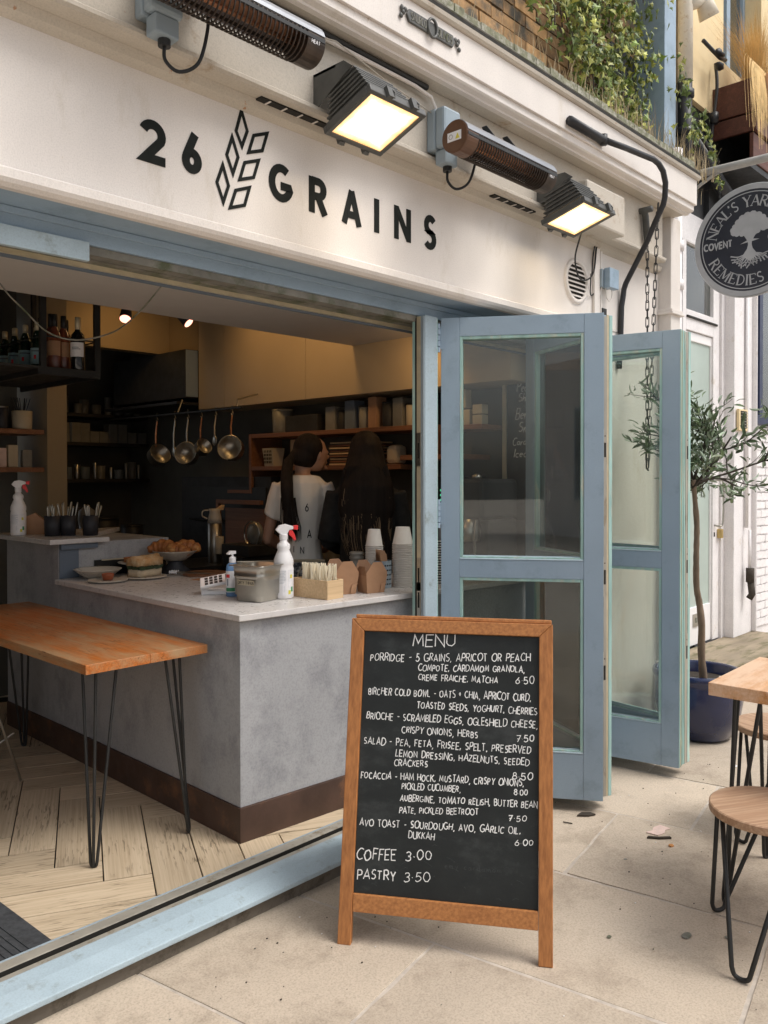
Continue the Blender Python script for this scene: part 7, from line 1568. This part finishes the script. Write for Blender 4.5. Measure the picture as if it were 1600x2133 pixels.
def person(x, y, face, H, label, kind):
    """local frame: +x is the direction faced, z up; H total height"""
    t = thing('person', label, 'person', (x, y, .07), face); k = H/1.70
    S = lambda p: (p[0]*k, p[1]*k, p[2]*k)
    hy = R(-52) if kind == 'tail' else 0      # the head is turned to one side
    def HS(p): x, y = p[0]-.05, p[1]; return ((.05+x*math.cos(hy)-y*math.sin(hy))*k, (x*math.sin(hy)+y*math.cos(hy))*k, p[2]*k)
    lean = .05; tilt = .055 if kind == 'tail' else .03
    def body(g=0.0, arms=True, legs=True, head=True, hands=True):
        m = MB(); T = [(.0, .80, .155, .10), (.0, .88, .16, .11), (.005, .98, .135, .095), (.01, 1.06, .128, .09), (.02, 1.18, .150, .10), (.03, 1.28, .172, .105), (.03, 1.36, .17, .085), (.035, 1.40, .12, .06), (.04, 1.43, .06, .055)]
        rings(m, [(S((a, 0, z)), (ry+g)*k, (rx+g)*k, 0) for a, z, rx, ry in T])
        if head:
            rings(m, [(S((.04, 0, 1.40)), .05*k, .05*k, 0), (S((.055, 0, 1.48)), .048*k, .048*k, 0), (S((.065, 0, 1.52)), .05*k, .05*k, 0)])
            rings(m, [(HS((x_+tilt, 0, z_)), ry_*k, rx_*k, hy) for x_, z_, ry_, rx_ in ((.085, 1.475, .03, .025), (.08, 1.50, .065, .052), (.075, 1.55, .088, .066), (.07, 1.60, .093, .074), (.06, 1.65, .083, .068), (.055, 1.685, .045, .04))])
            m.ell(HS((.175+tilt, 0, 1.565)), (.014*k, .014*k, .020*k)); m.ell(HS((.165+tilt, 0, 1.527)), (.016*k, .016*k, .007*k)); m.ell(HS((.160+tilt, 0, 1.495)), (.018*k, .018*k, .014*k))
            for s in (-1, 1): m.ell(HS((.065+tilt, s*.080, 1.57)), (.012*k, .012*k, .030*k)); m.ell(HS((.152+tilt, s*.030, 1.59)), (.012*k, .015*k, .009*k))
        if arms:
            for s in (-1, 1):
                sh = Vector(S((.03, s*.175, 1.345))); el = Vector(S((.05, s*(.265 if kind == 'tail' else .215), 1.07))); wr = Vector(S((.26, s*.16, 1.00))); 
                m.tube([sh, sh+(el-sh)*.3, sh+(el-sh)*.7, el], [(.052+g)*k, (.050+g)*k, (.042+g)*k, (.038+g)*k], 12); 
                if g == 0: m.tube([el, el+(wr-el)*.35, el+(wr-el)*.8, wr], [.038*k, .040*k, .028*k, .024*k], 12); m.ell(el, (.04*k,)*3)
                if hands and g == 0:
                    hd = wr+Vector(S((.05, -s*.015, -.01))); m.tube([wr, hd, hd+Vector(S((.035, -s*.01, -.01)))], [.024*k, .032*k, .030*k], 10)
                    for j in range(4):
                        b0 = hd+Vector(S((.03, (j-1.5)*.017, -.005))); l_ = (.062, .072, .068, .052)[j]; m.tube([b0, b0+Vector(S((l_*.5, 0, -.006))), b0+Vector(S((l_*.85, 0, -.03)))], [.0095*k, .009*k, .008*k], 8)
                    b0 = hd+Vector(S((-.01, -s*.028, 0))); m.tube([b0, b0+Vector(S((.03, -s*.022, -.01))), b0+Vector(S((.055, -s*.02, -.02)))], [.012*k, .0105*k, .009*k], 8)
        if legs:
            for s in (-1, 1):
                m.tube([S((0, s*.085, .88)), S((.005, s*.088, .68)), S((.01, s*.09, .48)), S((-.005, s*.092, .30)), S((0, s*.095, .08))], [(.088+g)*k, (.078+g)*k, (.056+g)*k, (.053+g)*k, (.038+g)*k], 14)
                if g == 0: m.tube([S((-.045, s*.095, .035)), S((.04, s*.10, .035)), S((.16, s*.11, .022))], [.036*k, .036*k, .022*k], 10)
        return m
    b = nar(body(), k, kind); rem(b.build('body', 'skin', t, world=False), .0085*k, 4)
    top_m = 'shirt' if kind == 'tail' else 'blackcloth'
    def torso(z0, z1, g, armlen):
        m = MB(); T = [(.0, .80, .155, .10), (.0, .88, .16, .11), (.005, .98, .140, .10), (.01, 1.06, .136, .097), (.02, 1.18, .150, .10), (.03, 1.28, .172, .105), (.03, 1.36, .17, .085), (.035, 1.40, .12, .062), (.038, 1.425, .075, .060)]
        rings(m, [(S((a, 0, z)), (ry+g)*k, (rx+g)*k, 0) for a, z, rx, ry in T if z0 <= z <= z1])
        for s in (-1, 1):
            sh = Vector(S((.03, s*.168, 1.35))); el = Vector(S((.05, s*(.268 if kind == 'tail' else .215), 1.07))); e = sh+(el-sh)*armlen
            m.tube([sh, sh+(e-sh)*.5, e], [(.050+g)*k, (.054+g)*k, (.054+g)*k], 14)
            if armlen >= 1: wr = Vector(S((.26, s*.16, 1.00))); m.tube([el, wr], [.05*k, .036*k], 12); m.ell(el, (.052*k,)*3)
        return m
    if kind == 'tail':
        sh_ = rem(nar(torso(.86, 1.43, .010, .62), k, kind).build('t_shirt', top_m, t, world=False), .009*k, 3)
        # lettering printed on the back of the shirt, following it
        def back(a, z):  # a across the back (viewer's right = +), returns point on the shirt back
            T = [(.005, .98, .150, .110), (.01, 1.06, .146, .107), (.02, 1.18, .160, .11), (.03, 1.28, .182, .115), (.03, 1.36, .18, .095)]
            z = max(.98, min(1.355, z))
            for (c0, z0, x0, y0), (c1, z1, x1, y1) in zip(T[:-1], T[1:]):
                if z0 <= z <= z1: f = (z-z0)/(z1-z0); c_, rx, ry = c0+(c1-c0)*f, x0+(x1-x0)*f, y0+(y1-y0)*f; break
            return (( c_-ry*math.sqrt(max(0, 1-(a/rx)**2))*1.0-.004)*k, -a*k, z*k)
        m = MB()
        for ch, a0, z0 in (('2', -.085, 1.225), ('6', .035, 1.21), ('G', -.11, 1.11), ('R', -.03, 1.11), ('A', .05, 1.08), ('I', -.05, 1.0), ('N', .0, .995)):
            for st in GL[ch][1]: ribbon(m, [(a0+p*.036, z0+q_*.036) for p, q_ in st], .0055, lambda a, b, h: back(a, b))
        nar(m, k, kind).build('shirt_lettering', 'letter', t, world=False)
        rem(body(.008, False, False, False).build('apron', 'blackcloth', t, world=False), .012, 2) if False else None
        m = MB(); T = [(.0, .42, .17, .13), (.0, .62, .175, .13), (.0, .80, .172, .118), (.0, .90, .168, .118), (.003, .955, .155, .112)]
        rings(m, [(S((a, 0, z)), ry*k, rx*k, 0) for a, z, rx, ry in T]); rem(nar(m, k, kind).build('apron', 'pattern', t, world=False), .012, 2)
        m = MB()
        for s, x1 in ((1, .10), (-1, .13), (.4, .08)): m.tube([S((-.118, -.03, .955)), S((-.135, -.03-.04*s, .88)), S((-.13, -.03-.06*s, .80))], .005, 6)
        m.tube([S((-.11, .1, .95)), S((-.122, -.03, .955)), S((-.10, -.14, .95))], .009, 6); m.build('apron_strings', 'tub', t, world=False)
    else:
        rem(torso(.78, 1.43, .014, 1.0).build('dark_top', top_m, t, world=False), .009*k, 3)
        m = MB(); T = [(.0, .40, .18, .14), (.0, .62, .18, .135), (.0, .80, .178, .124), (.0, .90, .172, .12)]
        rings(m, [(S((a, 0, z)), ry*k, rx*k, 0) for a, z, rx, ry in T]); rem(m.build('apron', 'blackcloth', t, world=False), .012, 2)
    m = body(.006, False, True, False); m.v = [v for v in m.v]; tr2 = MB()
    for s in (-1, 1): tr2.tube([S((0, s*.085, .90)), S((.005, s*.088, .68)), S((.01, s*.09, .48)), S((-.005, s*.092, .30)), S((0, s*.095, .09))], [.10*k, .088*k, .068*k, .066*k, .056*k], 14)
    rem(tr2.build('trousers', 'blackcloth', t, world=False), .012, 2)
    for s in (-1, 1):
        m = MB(); m.tube([S((-.05, s*.095, .04)), S((.05, s*.10, .04)), S((.17, s*.11, .028))], [.042*k, .042*k, .028*k], 10); m.build('shoe', 'blackcup', t, world=False, smooth=True)
    # hair
    m = MB(); m.ell(HS((.035+tilt, 0, 1.615)), (.100*k, .092*k, .092*k), 18, 12); m.ell(HS((.010+tilt, 0, 1.570)), (.085*k, .083*k, .085*k), 16, 10)
    if kind == 'tail':
        m.ell(HS((-.058+tilt, .0, 1.575)), (.034*k, .032*k, .03*k), 12, 8); q0 = Vector(HS((-.070+tilt, .0, 1.575)))
        q = crom([q0, q0+Vector(S((-.045, .03, -.07))), S((-.135, .075, 1.37)), S((-.140, .065, 1.25)), S((-.138, .055, 1.17))], 6); m.tube(q, [(.018+.020*math.sin(PI*min(1, i/len(q)*1.02))**.7)*k for i in range(len(q))], 12)
        rem(m.build('ponytail_hair', 'hair', t, world=False), .008, 2)
        m = MB()
        for j in range(110):
            a = random.gauss(0, .017); b_ = random.gauss(0, .014); m.tube([S((-.140+b_, .068+a, 1.32)), S((-.148+b_, .062+a*1.2, 1.22)), S((-.150+b_, .055+a*1.5, 1.15)), S((-.142+b_, .05+a*1.4, 1.09+random.uniform(-.03, .03)))], [.004, .004, .003, .001], 4)
        m.build('hair_strands', 'hair', t, world=False, kind='stuff')
    else:
        rings(m, [(S((-.03, 0, 1.03)), .03*k, .085*k, 0), (S((-.090, 0, 1.12)), .045*k, .125*k, 0), (S((-.095, 0, 1.25)), .058*k, .165*k, 0), (S((-.075, 0, 1.38)), .075*k, .155*k, 0), (S((-.03, 0, 1.48)), .088*k, .128*k, 0), (S((.01, 0, 1.56)), .09*k, .106*k, 0), (S((.03, 0, 1.62)), .097*k, .094*k, 0), (S((.04, 0, 1.665)), .08*k, .075*k, 0), (S((.045, 0, 1.70)), .045*k, .04*k, 0)])
        rem(m.build('long_hair', 'hair', t, world=False), .010, 5)
        m = MB(); m2 = MB()
        for j in range(520):
            cl = random.randint(0, 15); rc = random.Random(cl*7+3); a = -.140+.28*cl/15+random.gauss(0, .006); ph = rc.uniform(0, 6); am = rc.uniform(.006, .015); fr_ = rc.uniform(6, 10); pts = []
            z0 = random.uniform(1.34, 1.50); z1 = rc.uniform(.93, 1.02)+.9*abs(a)**1.5+random.uniform(-.02, .02)
            for i in range(14):
                f = i/13; z = z0+(z1-z0)*f; fa = min(1, (1.62-z)/.3); pts.append(S((-.078-.072*math.sqrt(max(0, 1-(a/.17)**2))-.002+.012*f+.045*max(0, .35-f)/.35, a*(.72+.28*fa)*(1-.12*f)+am*f**.6*math.sin(ph+f*fr_)+.008*math.sin(f*5), z)))
            light = rc.random() < .75 and random.random() < .5
            if light: i0 = random.randint(2, 7); m2.tube(pts[i0:], [.0010*k]+[.0030*k]*(11-i0)+[.0016, .0006], 4)
            m.tube(pts, [.0030*k]*12+[.0016, .0006], 4)
        m.build('hair_strands', 'hair', t, world=False, kind='stuff'); m2.build('lighter_strands', 'hairb', t, world=False, kind='stuff')
    return t
person(3.21, 3.70, R(44), 1.685, 'person with black ponytail in a printed white t-shirt, seen from behind', 'tail')
person(3.345, 3.30, R(46), 1.69, 'person with long wavy brown hair in dark clothing, seen from behind', 'long')
bpy.context.view_layer.update()
